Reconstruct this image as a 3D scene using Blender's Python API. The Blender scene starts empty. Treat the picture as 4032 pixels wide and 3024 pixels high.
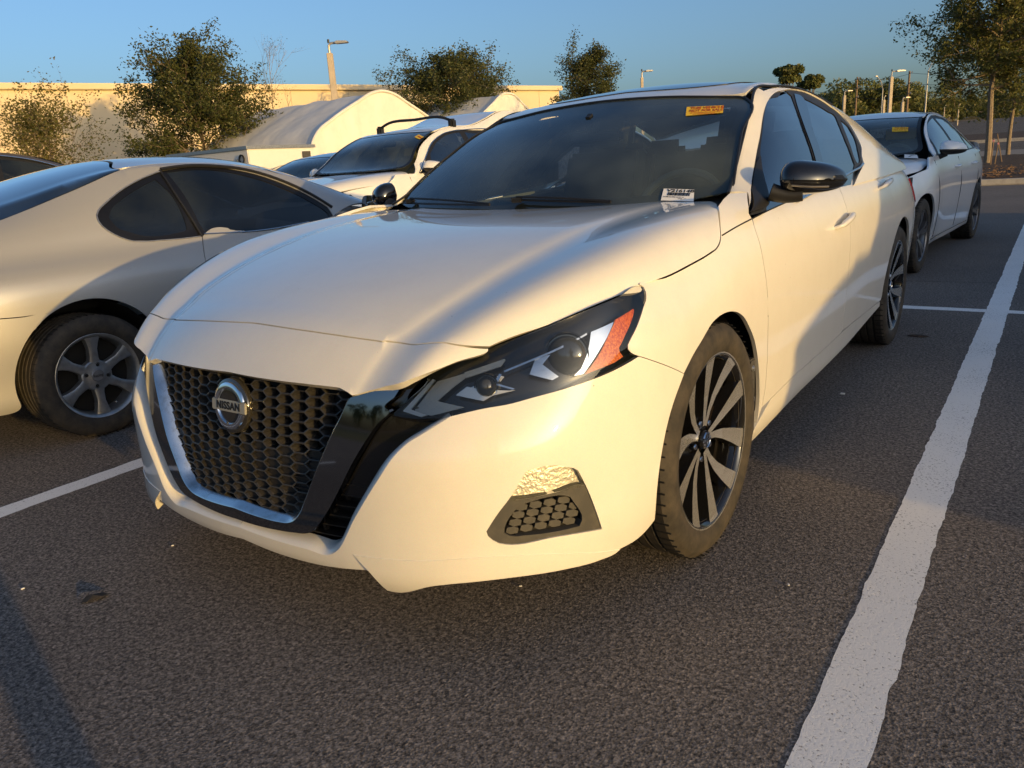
import bpy, bmesh, math, random
import numpy as np
from mathutils import Vector, Matrix
from mathutils.bvhtree import BVHTree
from mathutils.geometry import delaunay_2d_cdt
S = bpy.context.scene
COL = S.collection
R_ = math.radians

# ---------------------------------------------------------------- camera
CP = np.array([1.6702, -1.9996, 1.1158]); YAW, PITCH, ROLL, FPX = .6274, .2724, -.0632, 3054.16
PW, PH = 4032., 3024.
_f = np.array([-math.sin(YAW)*math.cos(PITCH), math.cos(YAW)*math.cos(PITCH), -math.sin(PITCH)])
_r = np.array([math.cos(YAW), math.sin(YAW), 0.]); _u = np.cross(_r, _f)
_r2 = math.cos(ROLL)*_r+math.sin(ROLL)*_u; _u2 = -math.sin(ROLL)*_r+math.cos(ROLL)*_u
cd = bpy.data.cameras.new('camera'); cam = bpy.data.objects.new('camera', cd); COL.objects.link(cam)
cd.sensor_width = 36; cd.lens = FPX/PW*36; cd.clip_end = 3000; cd.clip_start = .02
M = Matrix.Identity(4)
for i in range(3):
    M[i][0] = _r2[i]; M[i][1] = _u2[i]; M[i][2] = -_f[i]; M[i][3] = CP[i]
cam.matrix_world = M
S.camera = cam

# ---------------------------------------------------------------- sky, sun, exposure
SUN_DIR = np.array([-.973, .23, -.088]); SUN_DIR /= np.linalg.norm(SUN_DIR)      # direction the light travels
SUN_EL = math.asin(-SUN_DIR[2]); SUN_AZ = math.atan2(-SUN_DIR[0], -SUN_DIR[1])   # clockwise from +Y
W = bpy.data.worlds.new('World'); S.world = W; W.use_nodes = True
_nt = W.node_tree; _bg = _nt.nodes['Background']
_sky = _nt.nodes.new('ShaderNodeTexSky'); _sky.sky_type = 'NISHITA'; _sky.sun_disc = False
_sky.sun_elevation = SUN_EL; _sky.sun_rotation = SUN_AZ
_sky.air_density = .72; _sky.dust_density = 3.4; _sky.ozone_density = 2.3; _sky.altitude = 0
_nt.links.new(_sky.outputs[0], _bg.inputs[0]); _bg.inputs[1].default_value = .15
_sl = bpy.data.lights.new('sun', 'SUN'); _sl.energy = 2.0; _sl.color = (1.0, .63, .19); _sl.angle = R_(.6)
sun = bpy.data.objects.new('sun', _sl); COL.objects.link(sun)
sun.rotation_euler = Vector(SUN_DIR).to_track_quat('-Z', 'Y').to_euler()
S.view_settings.view_transform = 'Standard'; S.view_settings.look = 'None'
S.view_settings.exposure = 1.08; S.view_settings.gamma = 1
S.view_settings.use_curve_mapping = False
S.cycles.max_bounces = 10; S.cycles.transparent_max_bounces = 24
S.cycles.caustics_reflective = False; S.cycles.caustics_refractive = False

def pix_ray(px, py):
    return _f+_r2*((px-PW/2)/FPX)+_u2*((PH/2-py)/FPX)
def at(px, py, ax, v):
    """point on the sight line of a measured photo pixel at coordinate ax = v"""
    d = pix_ray(px, py); t = (v-CP[ax])/d[ax]; return CP+d*t
def proj(P):
    d = np.asarray(P, float)-CP; zz = d@_f
    return np.array([PW/2+FPX*(d@_r2)/zz, PH/2-FPX*(d@_u2)/zz])

# ---------------------------------------------------------------- materials
def mat(name, col, rough=.5, metal=0, coat=0, spec=.5, coat_rough=.03, bump=None, var=None, emit=None, sheen=0, flake=0, alpha=None, trans=0, ior=1.45):
    m = bpy.data.materials.new(name); m.use_nodes = True; nt = m.node_tree; b = nt.nodes['Principled BSDF']
    b.inputs['Base Color'].default_value = (*col, 1); b.inputs['Roughness'].default_value = rough
    b.inputs['Metallic'].default_value = metal; b.inputs['Coat Weight'].default_value = coat
    b.inputs['Coat Roughness'].default_value = coat_rough; b.inputs['Specular IOR Level'].default_value = spec
    b.inputs['Transmission Weight'].default_value = trans; b.inputs['IOR'].default_value = ior
    tc = nt.nodes.new('ShaderNodeTexCoord')
    if var:   # (scale, other colour, low, high)
        n = nt.nodes.new('ShaderNodeTexNoise'); n.inputs['Scale'].default_value = var[0]; n.inputs['Detail'].default_value = 6
        n.inputs['Roughness'].default_value = .65
        r = nt.nodes.new('ShaderNodeMapRange'); r.inputs[1].default_value = var[2]; r.inputs[2].default_value = var[3]
        x = nt.nodes.new('ShaderNodeMix'); x.data_type = 'RGBA'
        x.inputs[6].default_value = (*col, 1); x.inputs[7].default_value = (*var[1], 1)
        nt.links.new(tc.outputs['Object'], n.inputs['Vector']); nt.links.new(n.outputs[0], r.inputs[0])
        nt.links.new(r.outputs[0], x.inputs[0]); nt.links.new(x.outputs[2], b.inputs['Base Color'])
    if bump:  # (scale, strength, distance)
        n = nt.nodes.new('ShaderNodeTexNoise'); n.inputs['Scale'].default_value = bump[0]; n.inputs['Detail'].default_value = 4
        q = nt.nodes.new('ShaderNodeBump'); q.inputs['Strength'].default_value = bump[1]; q.inputs['Distance'].default_value = bump[2]
        nt.links.new(tc.outputs['Object'], n.inputs['Vector']); nt.links.new(n.outputs[0], q.inputs['Height'])
        nt.links.new(q.outputs[0], b.inputs['Normal'])
    return m
def glass_mat(name, tint=(.5, .62, .62), opac=.0, dirt=.05, ior=1.5):
    """thin sheet glass: fresnel mirror over a tinted see-through pane"""
    m = bpy.data.materials.new(name); m.use_nodes = True; nt = m.node_tree; nt.nodes.clear()
    o = nt.nodes.new('ShaderNodeOutputMaterial'); t = nt.nodes.new('ShaderNodeBsdfTransparent'); t.inputs[0].default_value = (*tint, 1)
    g = nt.nodes.new('ShaderNodeBsdfGlossy'); g.inputs['Roughness'].default_value = .015
    f = nt.nodes.new('ShaderNodeFresnel'); f.inputs[0].default_value = ior
    k = nt.nodes.new('ShaderNodeMath'); k.operation = 'MULTIPLY_ADD'; k.inputs[1].default_value = 1.5; k.inputs[2].default_value = opac; k.use_clamp = True
    d = nt.nodes.new('ShaderNodeBsdfDiffuse'); d.inputs[0].default_value = (.42, .50, .45, 1)  # film of dust and dew; sunlit green haze is put into its colour
    n = nt.nodes.new('ShaderNodeTexNoise'); n.inputs['Scale'].default_value = 1.7; n.inputs['Detail'].default_value = 7
    tc = nt.nodes.new('ShaderNodeTexCoord'); nt.links.new(tc.outputs['Object'], n.inputs['Vector'])
    r = nt.nodes.new('ShaderNodeMapRange'); r.inputs[1].default_value = .42; r.inputs[2].default_value = .68; r.inputs[3].default_value = dirt*.3; r.inputs[4].default_value = dirt*1.9
    nt.links.new(n.outputs[0], r.inputs[0])
    a = nt.nodes.new('ShaderNodeMixShader'); b = nt.nodes.new('ShaderNodeMixShader')
    nt.links.new(r.outputs[0], a.inputs[0]); nt.links.new(t.outputs[0], a.inputs[1]); nt.links.new(d.outputs[0], a.inputs[2])
    nt.links.new(f.outputs[0], k.inputs[0]); nt.links.new(k.outputs[0], b.inputs[0])
    nt.links.new(a.outputs[0], b.inputs[1]); nt.links.new(g.outputs[0], b.inputs[2]); nt.links.new(b.outputs[0], o.inputs[0])
    return m
def paint(name, col, rough=.38, metal=0., fl=.0, coat=1., dust=.06):
    """clear-coated paint with faint pearl flake and a little road dust"""
    m = mat(name, col, rough, metal, coat, coat_rough=.035)
    nt = m.node_tree; b = nt.nodes['Principled BSDF']; tc = nt.nodes.new('ShaderNodeTexCoord')
    v = nt.nodes.new('ShaderNodeTexVoronoi'); v.inputs['Scale'].default_value = 1400
    nt.links.new(tc.outputs['Object'], v.inputs['Vector'])
    x = nt.nodes.new('ShaderNodeMix'); x.data_type = 'RGBA'; x.blend_type = 'MULTIPLY'
    x.inputs[6].default_value = (*col, 1); x.inputs[0].default_value = fl
    nt.links.new(v.outputs['Color'], x.inputs[7])
    n = nt.nodes.new('ShaderNodeTexNoise'); n.inputs['Scale'].default_value = 9; n.inputs['Detail'].default_value = 8; n.inputs['Roughness'].default_value = .7
    nt.links.new(tc.outputs['Object'], n.inputs['Vector'])
    r = nt.nodes.new('ShaderNodeMapRange'); r.inputs[1].default_value = .45; r.inputs[2].default_value = .8; r.inputs[4].default_value = dust*2
    nt.links.new(n.outputs[0], r.inputs[0])
    y = nt.nodes.new('ShaderNodeMix'); y.data_type = 'RGBA'; y.inputs[7].default_value = (.35, .30, .24, 1)
    nt.links.new(r.outputs[0], y.inputs[0]); nt.links.new(x.outputs[2], y.inputs[6]); nt.links.new(y.outputs[2], b.inputs['Base Color'])
    # specks of dirt
    s = nt.nodes.new('ShaderNodeTexVoronoi'); s.inputs['Scale'].default_value = 26; s.inputs['Randomness'].default_value = 1
    nt.links.new(tc.outputs['Object'], s.inputs['Vector'])
    c = nt.nodes.new('ShaderNodeMath'); c.operation = 'LESS_THAN'; c.inputs[1].default_value = .045
    nt.links.new(s.outputs['Distance'], c.inputs[0])
    sep = nt.nodes.new('ShaderNodeSeparateColor'); nt.links.new(s.outputs['Color'], sep.inputs[0])
    g = nt.nodes.new('ShaderNodeMath'); g.operation = 'GREATER_THAN'; g.inputs[1].default_value = .72
    nt.links.new(sep.outputs[0], g.inputs[0])
    gm = nt.nodes.new('ShaderNodeMath'); gm.operation = 'MULTIPLY'; nt.links.new(c.outputs[0], gm.inputs[0]); nt.links.new(g.outputs[0], gm.inputs[1])
    gm2 = nt.nodes.new('ShaderNodeMath'); gm2.operation = 'MULTIPLY'; gm2.inputs[1].default_value = .6; nt.links.new(gm.outputs[0], gm2.inputs[0])
    z = nt.nodes.new('ShaderNodeMix'); z.data_type = 'RGBA'; z.inputs[7].default_value = (.10, .08, .06, 1)
    nt.links.new(gm2.outputs[0], z.inputs[0]); nt.links.new(y.outputs[2], z.inputs[6]); nt.links.new(z.outputs[2], b.inputs['Base Color'])
    rr = nt.nodes.new('ShaderNodeMapRange'); rr.inputs[3].default_value = .012; rr.inputs[4].default_value = .045
    nt.links.new(n.outputs[0], rr.inputs[0]); nt.links.new(rr.outputs[0], b.inputs['Coat Roughness'])
    return m
MT = {}
MT['pearl'] = paint('pearl white paint', (.76, .735, .68), .48, fl=.14)
MT['white'] = paint('white paint', (.72, .71, .69))
MT['silver'] = paint('worn silver paint', (.42, .43, .44), .42, .55, .15, .8)
MT['navy'] = paint('navy paint', (.012, .016, .035), .3)
MT['black_paint'] = paint('black paint', (.012, .012, .013), .25, dust=.02)
MT['brown_paint'] = paint('grey brown paint', (.09, .08, .075), .35, .4)
MT['gloss_black'] = mat('gloss black plastic', (.008, .008, .009), .06, 0, .6)
MT['trim'] = mat('matt black trim', (.011, .011, .012), .5, bump=(900, .15, .001))
MT['grille'] = mat('satin black grille plastic', (.018, .017, .016), .36, var=(60, (.045, .039, .032), .5, .8))
MT['grille_edge'] = mat('lit grille rib edge', (.050, .048, .046), .30)  # light caught by the rib edges is put into this paler colour
MT['greyplastic'] = mat('grey textured plastic', (.055, .053, .05), .55, bump=(1500, .3, .001), var=(30, (.085, .078, .066), .45, .75))
MT['dark'] = mat('dark cavity', (.006, .006, .006), .8)
MT['darkchrome'] = mat('dark chrome', (.30, .31, .33), .045, 1)
MT['chrome'] = mat('chrome', (.78, .79, .80), .05, 1)
MT['satin'] = mat('satin chrome', (.62, .63, .64), .2, 1, var=(40, (.4, .38, .34), .5, .8))
MT['machined'] = mat('machined alloy', (.62, .61, .59), .27, .85)
MT['alloy'] = mat('silver alloy', (.40, .41, .42), .35, .8, var=(25, (.24, .23, .22), .45, .8))
MT['alloy_dark'] = mat('grey alloy', (.16, .16, .17), .35, .8)
MT['rubber'] = mat('tyre rubber', (.028, .026, .024), .75, spec=.3, var=(18, (.075, .062, .048), .35, .8), bump=(120, .2, .002))
MT['rotor'] = mat('brake steel', (.30, .27, .24), .4, .9, var=(30, (.25, .13, .07), .45, .7))
MT['glass'] = glass_mat('windscreen glass', (.84, .93, .91), .0, .11, 1.46)
MT['glass_dew'] = glass_mat('dewy rear glass', (.70, .85, .85), .0, .42, 1.46)
MT['glass_side'] = glass_mat('tinted side glass', (.16, .20, .21), .16, .02)
MT['glass_dark'] = glass_mat('dark tinted glass', (.025, .028, .032), .02, .03)
MT['glass_rear'] = glass_mat('blue tinted rear glass', (.02, .025, .03), .22, .04)
MT['lens'] = glass_mat('clear lens', (.95, .955, .95), .0, .012, 1.45)
MT['amber'] = mat('amber lens', (.36, .040, .001), .25, 0, .4, bump=(420, .7, .002), var=(200, (.62, .13, .004), .42, .6))
MT['amber_dull'] = mat('dull amber lens', (.55, .13, .02), .3, 0, .5)
MT['redlens'] = mat('red lens', (.35, .01, .012), .15, 0, .8)
MT['interior'] = mat('black cabin cloth', (.018, .018, .02), .75, bump=(400, .3, .002))
MT['dash'] = mat('dashboard vinyl', (.085, .09, .085), .6)
MT['seat'] = mat('charcoal leather', (.050, .050, .054), .5)
MT['tan'] = mat('beige cabin', (.38, .33, .26), .7)
MT['yellow'] = mat('yellow sticker', (.85, .52, .02), .55)
MT['paper'] = mat('white paper tag', (.78, .77, .75), .6)
MT['ink'] = mat('black ink', (.012, .012, .014), .6)
MT['redink'] = mat('red ink', (.40, .035, .01), .6)

# ---------------------------------------------------------------- object helpers
def tag(o, label=None, cat=None, group=None, kind=None):
    if label: o['label'] = label
    if cat: o['category'] = cat
    if group: o['group'] = group
    if kind: o['kind'] = kind
    return o
def thing(name, label, cat, loc=(0, 0, 0), rz=0, group=None):
    o = bpy.data.objects.new(name, None); COL.objects.link(o); o.location = loc; o.rotation_euler = (0, 0, rz)
    o.empty_display_size = .1
    return tag(o, label, cat, group)
def link(name, me, material=None, parent=None):
    o = bpy.data.objects.new(name, me); COL.objects.link(o)
    if material is not None and len(me.materials) == 0:
        for q in (material if isinstance(material, (list, tuple)) else [material]): me.materials.append(q)
    if parent is not None: o.parent = parent
    return o
def pydata(name, V, F, material=None, parent=None, smooth=False, ids=None):
    me = bpy.data.meshes.new(name); me.from_pydata([tuple(map(float, v)) for v in V], [], [tuple(map(int, f)) for f in F])
    if smooth: me.polygons.foreach_set('use_smooth', [True]*len(me.polygons))
    o = link(name, me, material, parent)
    if ids is not None: me.polygons.foreach_set('material_index', ids)
    me.update(); return o
class MB:
    """collects primitive shapes and links them as one mesh object"""
    def __init__(s): s.V = []; s.F = []; s.I = []
    def add(s, V, F, i=0):
        n = len(s.V); s.V += [tuple(v) for v in V]; s.F += [tuple(a+n for a in f) for f in F]; s.I += [i]*len(F); return s
    def box(s, c, d, i=0, rz=0, rot=None):
        c = np.array(c, float); d = np.array(d, float)/2
        P = np.array([(x, y, z) for x in (-1, 1) for y in (-1, 1) for z in (-1, 1)])*d
        if rot is not None: P = P@np.array(rot.to_3x3() if hasattr(rot, 'to_3x3') else rot).T
        elif rz: P = P@np.array([[math.cos(rz), math.sin(rz), 0], [-math.sin(rz), math.cos(rz), 0], [0, 0, 1]])
        return s.add(P+c, [(0, 1, 3, 2), (4, 6, 7, 5), (0, 4, 5, 1), (2, 3, 7, 6), (0, 2, 6, 4), (1, 5, 7, 3)], i)
    def prism(s, poly, h0, h1, ax=2, i=0):
        """poly: 2D points; extruded along ax from h0 to h1"""
        n = len(poly); o = [k for k in range(3) if k != ax]
        V = []
        for h in (h0, h1):
            for p in poly:
                v = [0, 0, 0]; v[o[0]] = p[0]; v[o[1]] = p[1]; v[ax] = h; V.append(v)
        F = [tuple(range(n))[::-1], tuple(range(n, 2*n))]+[(k, (k+1) % n, n+(k+1) % n, n+k) for k in range(n)]
        return s.add(V, F, i)
    def tube(s, pts, r, n=8, i=0, cap=True):
        pts = np.array(pts, float); m = len(pts); rr = np.full(m, r) if np.isscalar(r) else np.array(r, float)
        T = np.gradient(pts, axis=0); T /= np.linalg.norm(T, axis=1)[:, None]+1e-12
        a = np.array([0, 0, 1.]) if abs(T[0][2]) < .9 else np.array([1., 0, 0]); V = []
        N = np.cross(T[0], a); N /= np.linalg.norm(N)
        for k in range(m):
            N = N-T[k]*(N@T[k]); N /= np.linalg.norm(N)+1e-12; B = np.cross(T[k], N)
            for j in range(n):
                t = 2*math.pi*j/n; V.append(pts[k]+rr[k]*(math.cos(t)*N+math.sin(t)*B))
        F = [(k*n+j, k*n+(j+1) % n, (k+1)*n+(j+1) % n, (k+1)*n+j) for k in range(m-1) for j in range(n)]
        if cap: F += [tuple(range(n))[::-1], tuple(range((m-1)*n, m*n))]
        return s.add(V, F, i)
    def lathe(s, prof, n=48, ax=0, i=0, c=(0, 0, 0), close=False, a0=0, a1=2*math.pi):
        """prof: list of (radius, height along ax)"""
        o = [k for k in range(3) if k != ax]; V = []; full = abs(a1-a0-2*math.pi) < 1e-6
        N = n if full else n+1
        for k in range(N):
            t = a0+(a1-a0)*k/n
            for r, h in prof:
                v = list(c); v[o[0]] += r*math.cos(t); v[o[1]] += r*math.sin(t); v[ax] += h; V.append(v)
        m = len(prof); F = []
        for k in range(n):
            k2 = (k+1) % N
            for j in range(m-1): F.append((k*m+j, k2*m+j, k2*m+j+1, k*m+j+1))
        return s.add(V, F, i)
    def build(s, name, material, parent=None, smooth=False, bevel=0, weld=False, seg=2):
        me = bpy.data.meshes.new(name); me.from_pydata([tuple(map(float, v)) for v in s.V], [], s.F)
        mats = material if isinstance(material, (list, tuple)) else [material]
        for q in mats: me.materials.append(q)
        me.polygons.foreach_set('material_index', s.I)
        if weld or bevel or smooth:
            bm = bmesh.new(); bm.from_mesh(me)
            bmesh.ops.remove_doubles(bm, verts=bm.verts, dist=1e-5)
            bmesh.ops.recalc_face_normals(bm, faces=bm.faces)
            if bevel:
                ed = [e for e in bm.edges if len(e.link_faces) == 2 and e.calc_face_angle(0) > .5]
                bmesh.ops.bevel(bm, geom=ed, offset=bevel, segments=seg, affect='EDGES', clamp_overlap=True)
            bm.to_mesh(me); bm.free()
        if smooth or bevel:
            me.polygons.foreach_set('use_smooth', [True]*len(me.polygons))
            me.set_sharp_from_angle(angle=R_(smooth if isinstance(smooth, (int, float)) and smooth > 1 else 38))
        return link(name, me, None, parent)

# ---------------------------------------------------------------- spline surfaces
def herm(t, P, q):
    """non-uniform C1 cubic through rows of P at knots t, sampled at q"""
    t = np.asarray(t, float); P = np.asarray(P, float); h = np.diff(t); s = np.diff(P, axis=0)/h.reshape(-1, *[1]*(P.ndim-1))
    D = np.empty_like(P); D[0] = s[0]; D[-1] = s[-1]
    w = h.reshape(-1, *[1]*(P.ndim-1))
    if len(t) > 2:
        D[1:-1] = (s[:-1]*w[1:]+s[1:]*w[:-1])/(w[:-1]+w[1:])
        D[0] = 1.5*s[0]-.5*D[1]; D[-1] = 1.5*s[-1]-.5*D[-2]
    k = np.clip(np.searchsorted(t, q, side='right')-1, 0, len(t)-2); hh = h[k]; x = ((q-t[k])/hh)
    sh = (-1,)+(1,)*(P.ndim-1); x = x.reshape(sh); hh = hh.reshape(sh)
    return (P[k]*(2*x**3-3*x**2+1)+D[k]*hh*(x**3-2*x**2+x)+P[k+1]*(-2*x**3+3*x**2)+D[k+1]*hh*(x**3-x**2))
def curve(pts, h=.01, closed=False):
    P = np.asarray(pts, float)
    if len(P) < 3:
        n = max(2, int(np.linalg.norm(P[-1]-P[0])/h)+1); return P[0]+(P[-1]-P[0])*np.linspace(0, 1, n)[:, None]
    t = np.r_[0, np.cumsum(np.linalg.norm(np.diff(P, axis=0), axis=1)+1e-9)]
    return herm(t, P, np.linspace(0, t[-1], max(3, int(t[-1]/h)+1)))
def tab(T, x):
    T = np.asarray(T, float); 
    if T.shape[1] == 2: return np.interp(x, T[:, 0], T[:, 1])
    return np.array([np.interp(x, T[:, 0], T[:, k]) for k in range(1, T.shape[1])]).T
def stab(T, x):
    T = np.asarray(T, float); x = np.atleast_1d(np.asarray(x, float))
    r = herm(T[:, 0], T[:, 1:], np.clip(x, T[0, 0], T[-1, 0])); return r[:, 0] if T.shape[1] == 2 else r
class Surf:
    def __init__(s, K, du=10, dv=6, flip=False):
        K = np.asarray(K, float); nu, nv = K.shape[:2]
        s.tu = np.r_[0, np.cumsum(np.linalg.norm(np.diff(K, axis=0), axis=2).mean(1)+1e-4)]
        s.tv = np.r_[0, np.cumsum(np.linalg.norm(np.diff(K, axis=1), axis=2).mean(0)+1e-4)]
        qu = np.concatenate([np.linspace(a, b, du, endpoint=False) for a, b in zip(s.tu[:-1], s.tu[1:])]+[[s.tu[-1]]])
        qv = np.concatenate([np.linspace(a, b, dv, endpoint=False) for a, b in zip(s.tv[:-1], s.tv[1:])]+[[s.tv[-1]]])
        A = herm(s.tu, K, qu); A = herm(s.tv, A.transpose(1, 0, 2), qv).transpose(1, 0, 2)
        s.qu, s.qv, s.G = qu, qv, A
        gu = np.gradient(A, qu, axis=0); gv = np.gradient(A, qv, axis=1); N = np.cross(gu, gv); N /= np.linalg.norm(N, axis=2)[..., None]+1e-12
        s.N = -N if flip else N; s.gu, s.gv = gu, gv
        m, n = len(qu), len(qv); idx = np.arange(m*n).reshape(m, n)
        a, b, c, d = idx[:-1, :-1].ravel(), idx[1:, :-1].ravel(), idx[1:, 1:].ravel(), idx[:-1, 1:].ravel()
        s.T = np.concatenate([np.stack([a, b, c], 1), np.stack([a, c, d], 1)])
        V = A.reshape(-1, 3); s.bvh = BVHTree.FromPolygons([Vector(v) for v in V], s.T.tolist())
        uu, vv = np.meshgrid(qu, qv, indexing='ij'); s.UV = np.stack([uu.ravel(), vv.ravel()], 1); s.V = V
    def _b(s, A, uv):
        uv = np.atleast_2d(uv); i = np.clip(np.searchsorted(s.qu, uv[:, 0], side='right')-1, 0, len(s.qu)-2); j = np.clip(np.searchsorted(s.qv, uv[:, 1], side='right')-1, 0, len(s.qv)-2)
        x = ((uv[:, 0]-s.qu[i])/(s.qu[i+1]-s.qu[i]))[:, None]; y = ((uv[:, 1]-s.qv[j])/(s.qv[j+1]-s.qv[j]))[:, None]
        return A[i, j]*(1-x)*(1-y)+A[i+1, j]*x*(1-y)+A[i, j+1]*(1-x)*y+A[i+1, j+1]*x*y
    def P(s, uv): return s._b(s.G, uv)
    def Nn(s, uv):
        n = s._b(s.N, uv); return n/(np.linalg.norm(n, axis=1)[:, None]+1e-12)
    def cast(s, o, d):
        p, n, i, dist = s.bvh.ray_cast(Vector(o), Vector(d).normalized())
        if p is None:
            # nearest point to the ray: march to closest approach
            best = None
            for t in np.linspace(.3, 8, 200):
                q = np.array(o)+np.array(Vector(d).normalized())*t; r = s.bvh.find_nearest(Vector(q))
                if r[0] is not None and (best is None or r[3] < best[0]): best = (r[3], r[0], r[2])
            p, i = best[1], best[2]
        a, b, c = (s.V[k] for k in s.T[i]); M3 = np.array([b-a, c-a]).T
        w = np.linalg.lstsq(M3, np.array(p)-a, rcond=None)[0]; U = s.UV[s.T[i]]
        return U[0]+w[0]*(U[1]-U[0])+w[1]*(U[2]-U[0])
    def near(s, q):
        p, n, i, dist = s.bvh.find_nearest(Vector(q)); a, b, c = (s.V[k] for k in s.T[i]); M3 = np.array([b-a, c-a]).T
        w = np.linalg.lstsq(M3, np.array(p)-a, rcond=None)[0]; U = s.UV[s.T[i]]
        return U[0]+w[0]*(U[1]-U[0])+w[1]*(U[2]-U[0])
    def uv(s, q, fr=None):
        """q: ('p',px,py) photo sight line | ('s',y,z) from the right side | ('t',x,y) from above | ('f',x,z) from the front | ('u',u,v) | 3D point"""
        k = q[0]
        if k == 'p':
            o, d = CP, pix_ray(q[1], q[2])
            if fr is not None: o = np.array(fr.inverted()@Vector(o)); d = np.array(fr.inverted().to_3x3()@Vector(d))
            return s.cast(o, d)
        if k == 's': return s.cast((5, q[1], q[2]), (-1, 0, 0))
        if k == 't': return s.cast((q[1], q[2], 5), (0, 0, -1))
        if k == 'f': return s.cast((q[1], -6, q[2]), (0, 1, 0))
        if k == 'b': return s.cast((q[1], 8, q[2]), (0, -1, 0))
        if k == 'u': return np.array([q[1], q[2]])
        return s.near(q)
def inside(P, poly):
    x, y = P[:, 0][:, None], P[:, 1][:, None]; a = poly; b = np.roll(poly, -1, 0)
    c = ((a[:, 1] > y) != (b[:, 1] > y)) & (x < (b[:, 0]-a[:, 0])*(y-a[:, 1])/(b[:, 1]-a[:, 1]+1e-15)+a[:, 0])
    return c.sum(1) % 2 == 1
def loop_uv(sf, segs, h, fr=None):
    """segs: list of lists; each inner list is one smooth run; runs meet at corners"""
    U = [[sf.uv(q, fr) for q in sg] for sg in segs]; out = []
    for k, sg in enumerate(U):
        c = curve(sg+[U[(k+1) % len(U)][0]], h); out += list(c[:-1])
    return np.array(out)
def inset(sf, uv, g, sgn=1):
    P = sf.P(uv); T = np.roll(P, -1, 0)-np.roll(P, 1, 0); T /= np.linalg.norm(T, axis=1)[:, None]+1e-12
    n = sf.Nn(uv); gu, gv = sf._b(sf.gu, uv), sf._b(sf.gv, uv)
    area = np.sum(uv[:, 0]*np.roll(uv[:, 1], -1)-np.roll(uv[:, 0], -1)*uv[:, 1])
    nn = np.cross(gu, gv)
    I = np.cross(nn/(np.linalg.norm(nn, axis=1)[:, None]+1e-12), T)*(1 if area > 0 else -1)*sgn
    out = uv.copy()
    for k in range(len(uv)):
        M3 = np.stack([gu[k], gv[k]], 1); out[k] = uv[k]+np.linalg.lstsq(M3, g*I[k], rcond=None)[0]
    return out
def panel(name, sf, segs, material, parent, holes=(), gap=.0018, lip=.012, h=.03, hb=.012, off=0., fr=None, mirror=False, lipdir=None, uvloop=None, offf=None, thick=None, crown=None):
    """a sheet cut out of a spline surface with its edge folded in"""
    L = [loop_uv(sf, segs, hb, fr) if uvloop is None else uvloop]+[loop_uv(sf, q, hb, fr) for q in holes]
    if gap: L = [inset(sf, l, gap, 1 if k == 0 else -1) for k, l in enumerate(L)]
    pts = np.concatenate(L); lo, hi = L[0].min(0), L[0].max(0); n0 = len(pts)
    gx = np.arange(lo[0]+h/2, hi[0], h); gy = np.arange(lo[1]+h/2, hi[1], h)
    gx, gy = np.meshgrid(gx, gy); gx = gx+((np.arange(gx.shape[0]) % 2)*h/2)[:, None]
    Q = np.stack([gx.ravel(), gy.ravel()], 1)
    ok = inside(Q, L[0])
    for l in L[1:]: ok &= ~inside(Q, l)
    Q = Q[ok]
    if len(Q):
        A = np.concatenate([np.linspace(0, 1, 3)[:, None, None]*(np.roll(l, -1, 0)-l)[None]+l[None] for l in L], 1).reshape(-1, 2)
        keep = np.ones(len(Q), bool)
        for a in range(0, len(Q), 500):
            dd = ((Q[a:a+500, None]-A[None])**2).sum(2).min(1); keep[a:a+500] = dd > (h*.42)**2
        Q = Q[keep]
    allp = np.concatenate([pts, Q]) if len(Q) else pts
    E = []; k = 0
    for l in L: E += [(k+i, k+(i+1) % len(l)) for i in range(len(l))]; k += len(l)
    v2, e2, f2, ov, oe, of = delaunay_2d_cdt([Vector(p) for p in allp], E, [], 0, 1e-7)
    v2 = np.array([tuple(v) for v in v2]); f2 = np.array([f for f in f2 if len(f) == 3])
    cen = v2[f2].mean(1); ok = inside(cen, L[0])
    for l in L[1:]: ok &= ~inside(cen, l)
    f2 = f2[ok]
    N = sf.Nn(v2); P = sf.P(v2)
    if offf is not None: P = P+N*offf(P)[:, None]
    elif off: P = P+N*off
    if crown is not None: P = crown(P, N)
    # orient faces with the surface normal
    fn = np.cross(P[f2[:, 1]]-P[f2[:, 0]], P[f2[:, 2]]-P[f2[:, 0]]); fl = (fn*N[f2].mean(1)).sum(1) < 0
    f2[fl] = f2[fl][:, ::-1]
    V = list(P); F = [tuple(f) for f in f2]; nface = len(F); LN = [N[i] for f in F for i in f]
    if lip:
        # boundary half-edges of the face set
        cnt = {}
        for f in F:
            for a, b in ((f[0], f[1]), (f[1], f[2]), (f[2], f[0])): cnt[(a, b)] = 1
        bd = [(a, b) for (a, b) in cnt if (b, a) not in cnt]
        mp = {}
        def low(i):
            if i not in mp:
                d = -N[i] if lipdir is None else np.asarray(lipdir, float)
                mp[i] = (len(V), len(V)+1); V.append(P[i]); V.append(P[i]+d*lip)
            return mp[i]
        for a, b in bd:
            if mirror and abs(P[a][0]) < .006 and abs(P[b][0]) < .006: continue
            a0, a1 = low(a); b0, b1 = low(b); F.append((b0, a0, a1, b1))
            q = np.cross(np.asarray(V[a0])-V[b0], np.asarray(V[a1])-V[b0]); q /= np.linalg.norm(q)+1e-12; LN += [q]*4
    me = bpy.data.meshes.new(name)
    def mk(V, F, LN, nm):
        me = bpy.data.meshes.new(nm); me.from_pydata([tuple(map(float, v)) for v in V], [], [tuple(map(int, f)) for f in F])
        me.polygons.foreach_set('use_smooth', [True]*len(me.polygons)); me.update()
        me.normals_split_custom_set([tuple(map(float, n)) for n in LN]); return me
    o = link(name, mk(V, F, LN, name), material, parent)
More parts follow.
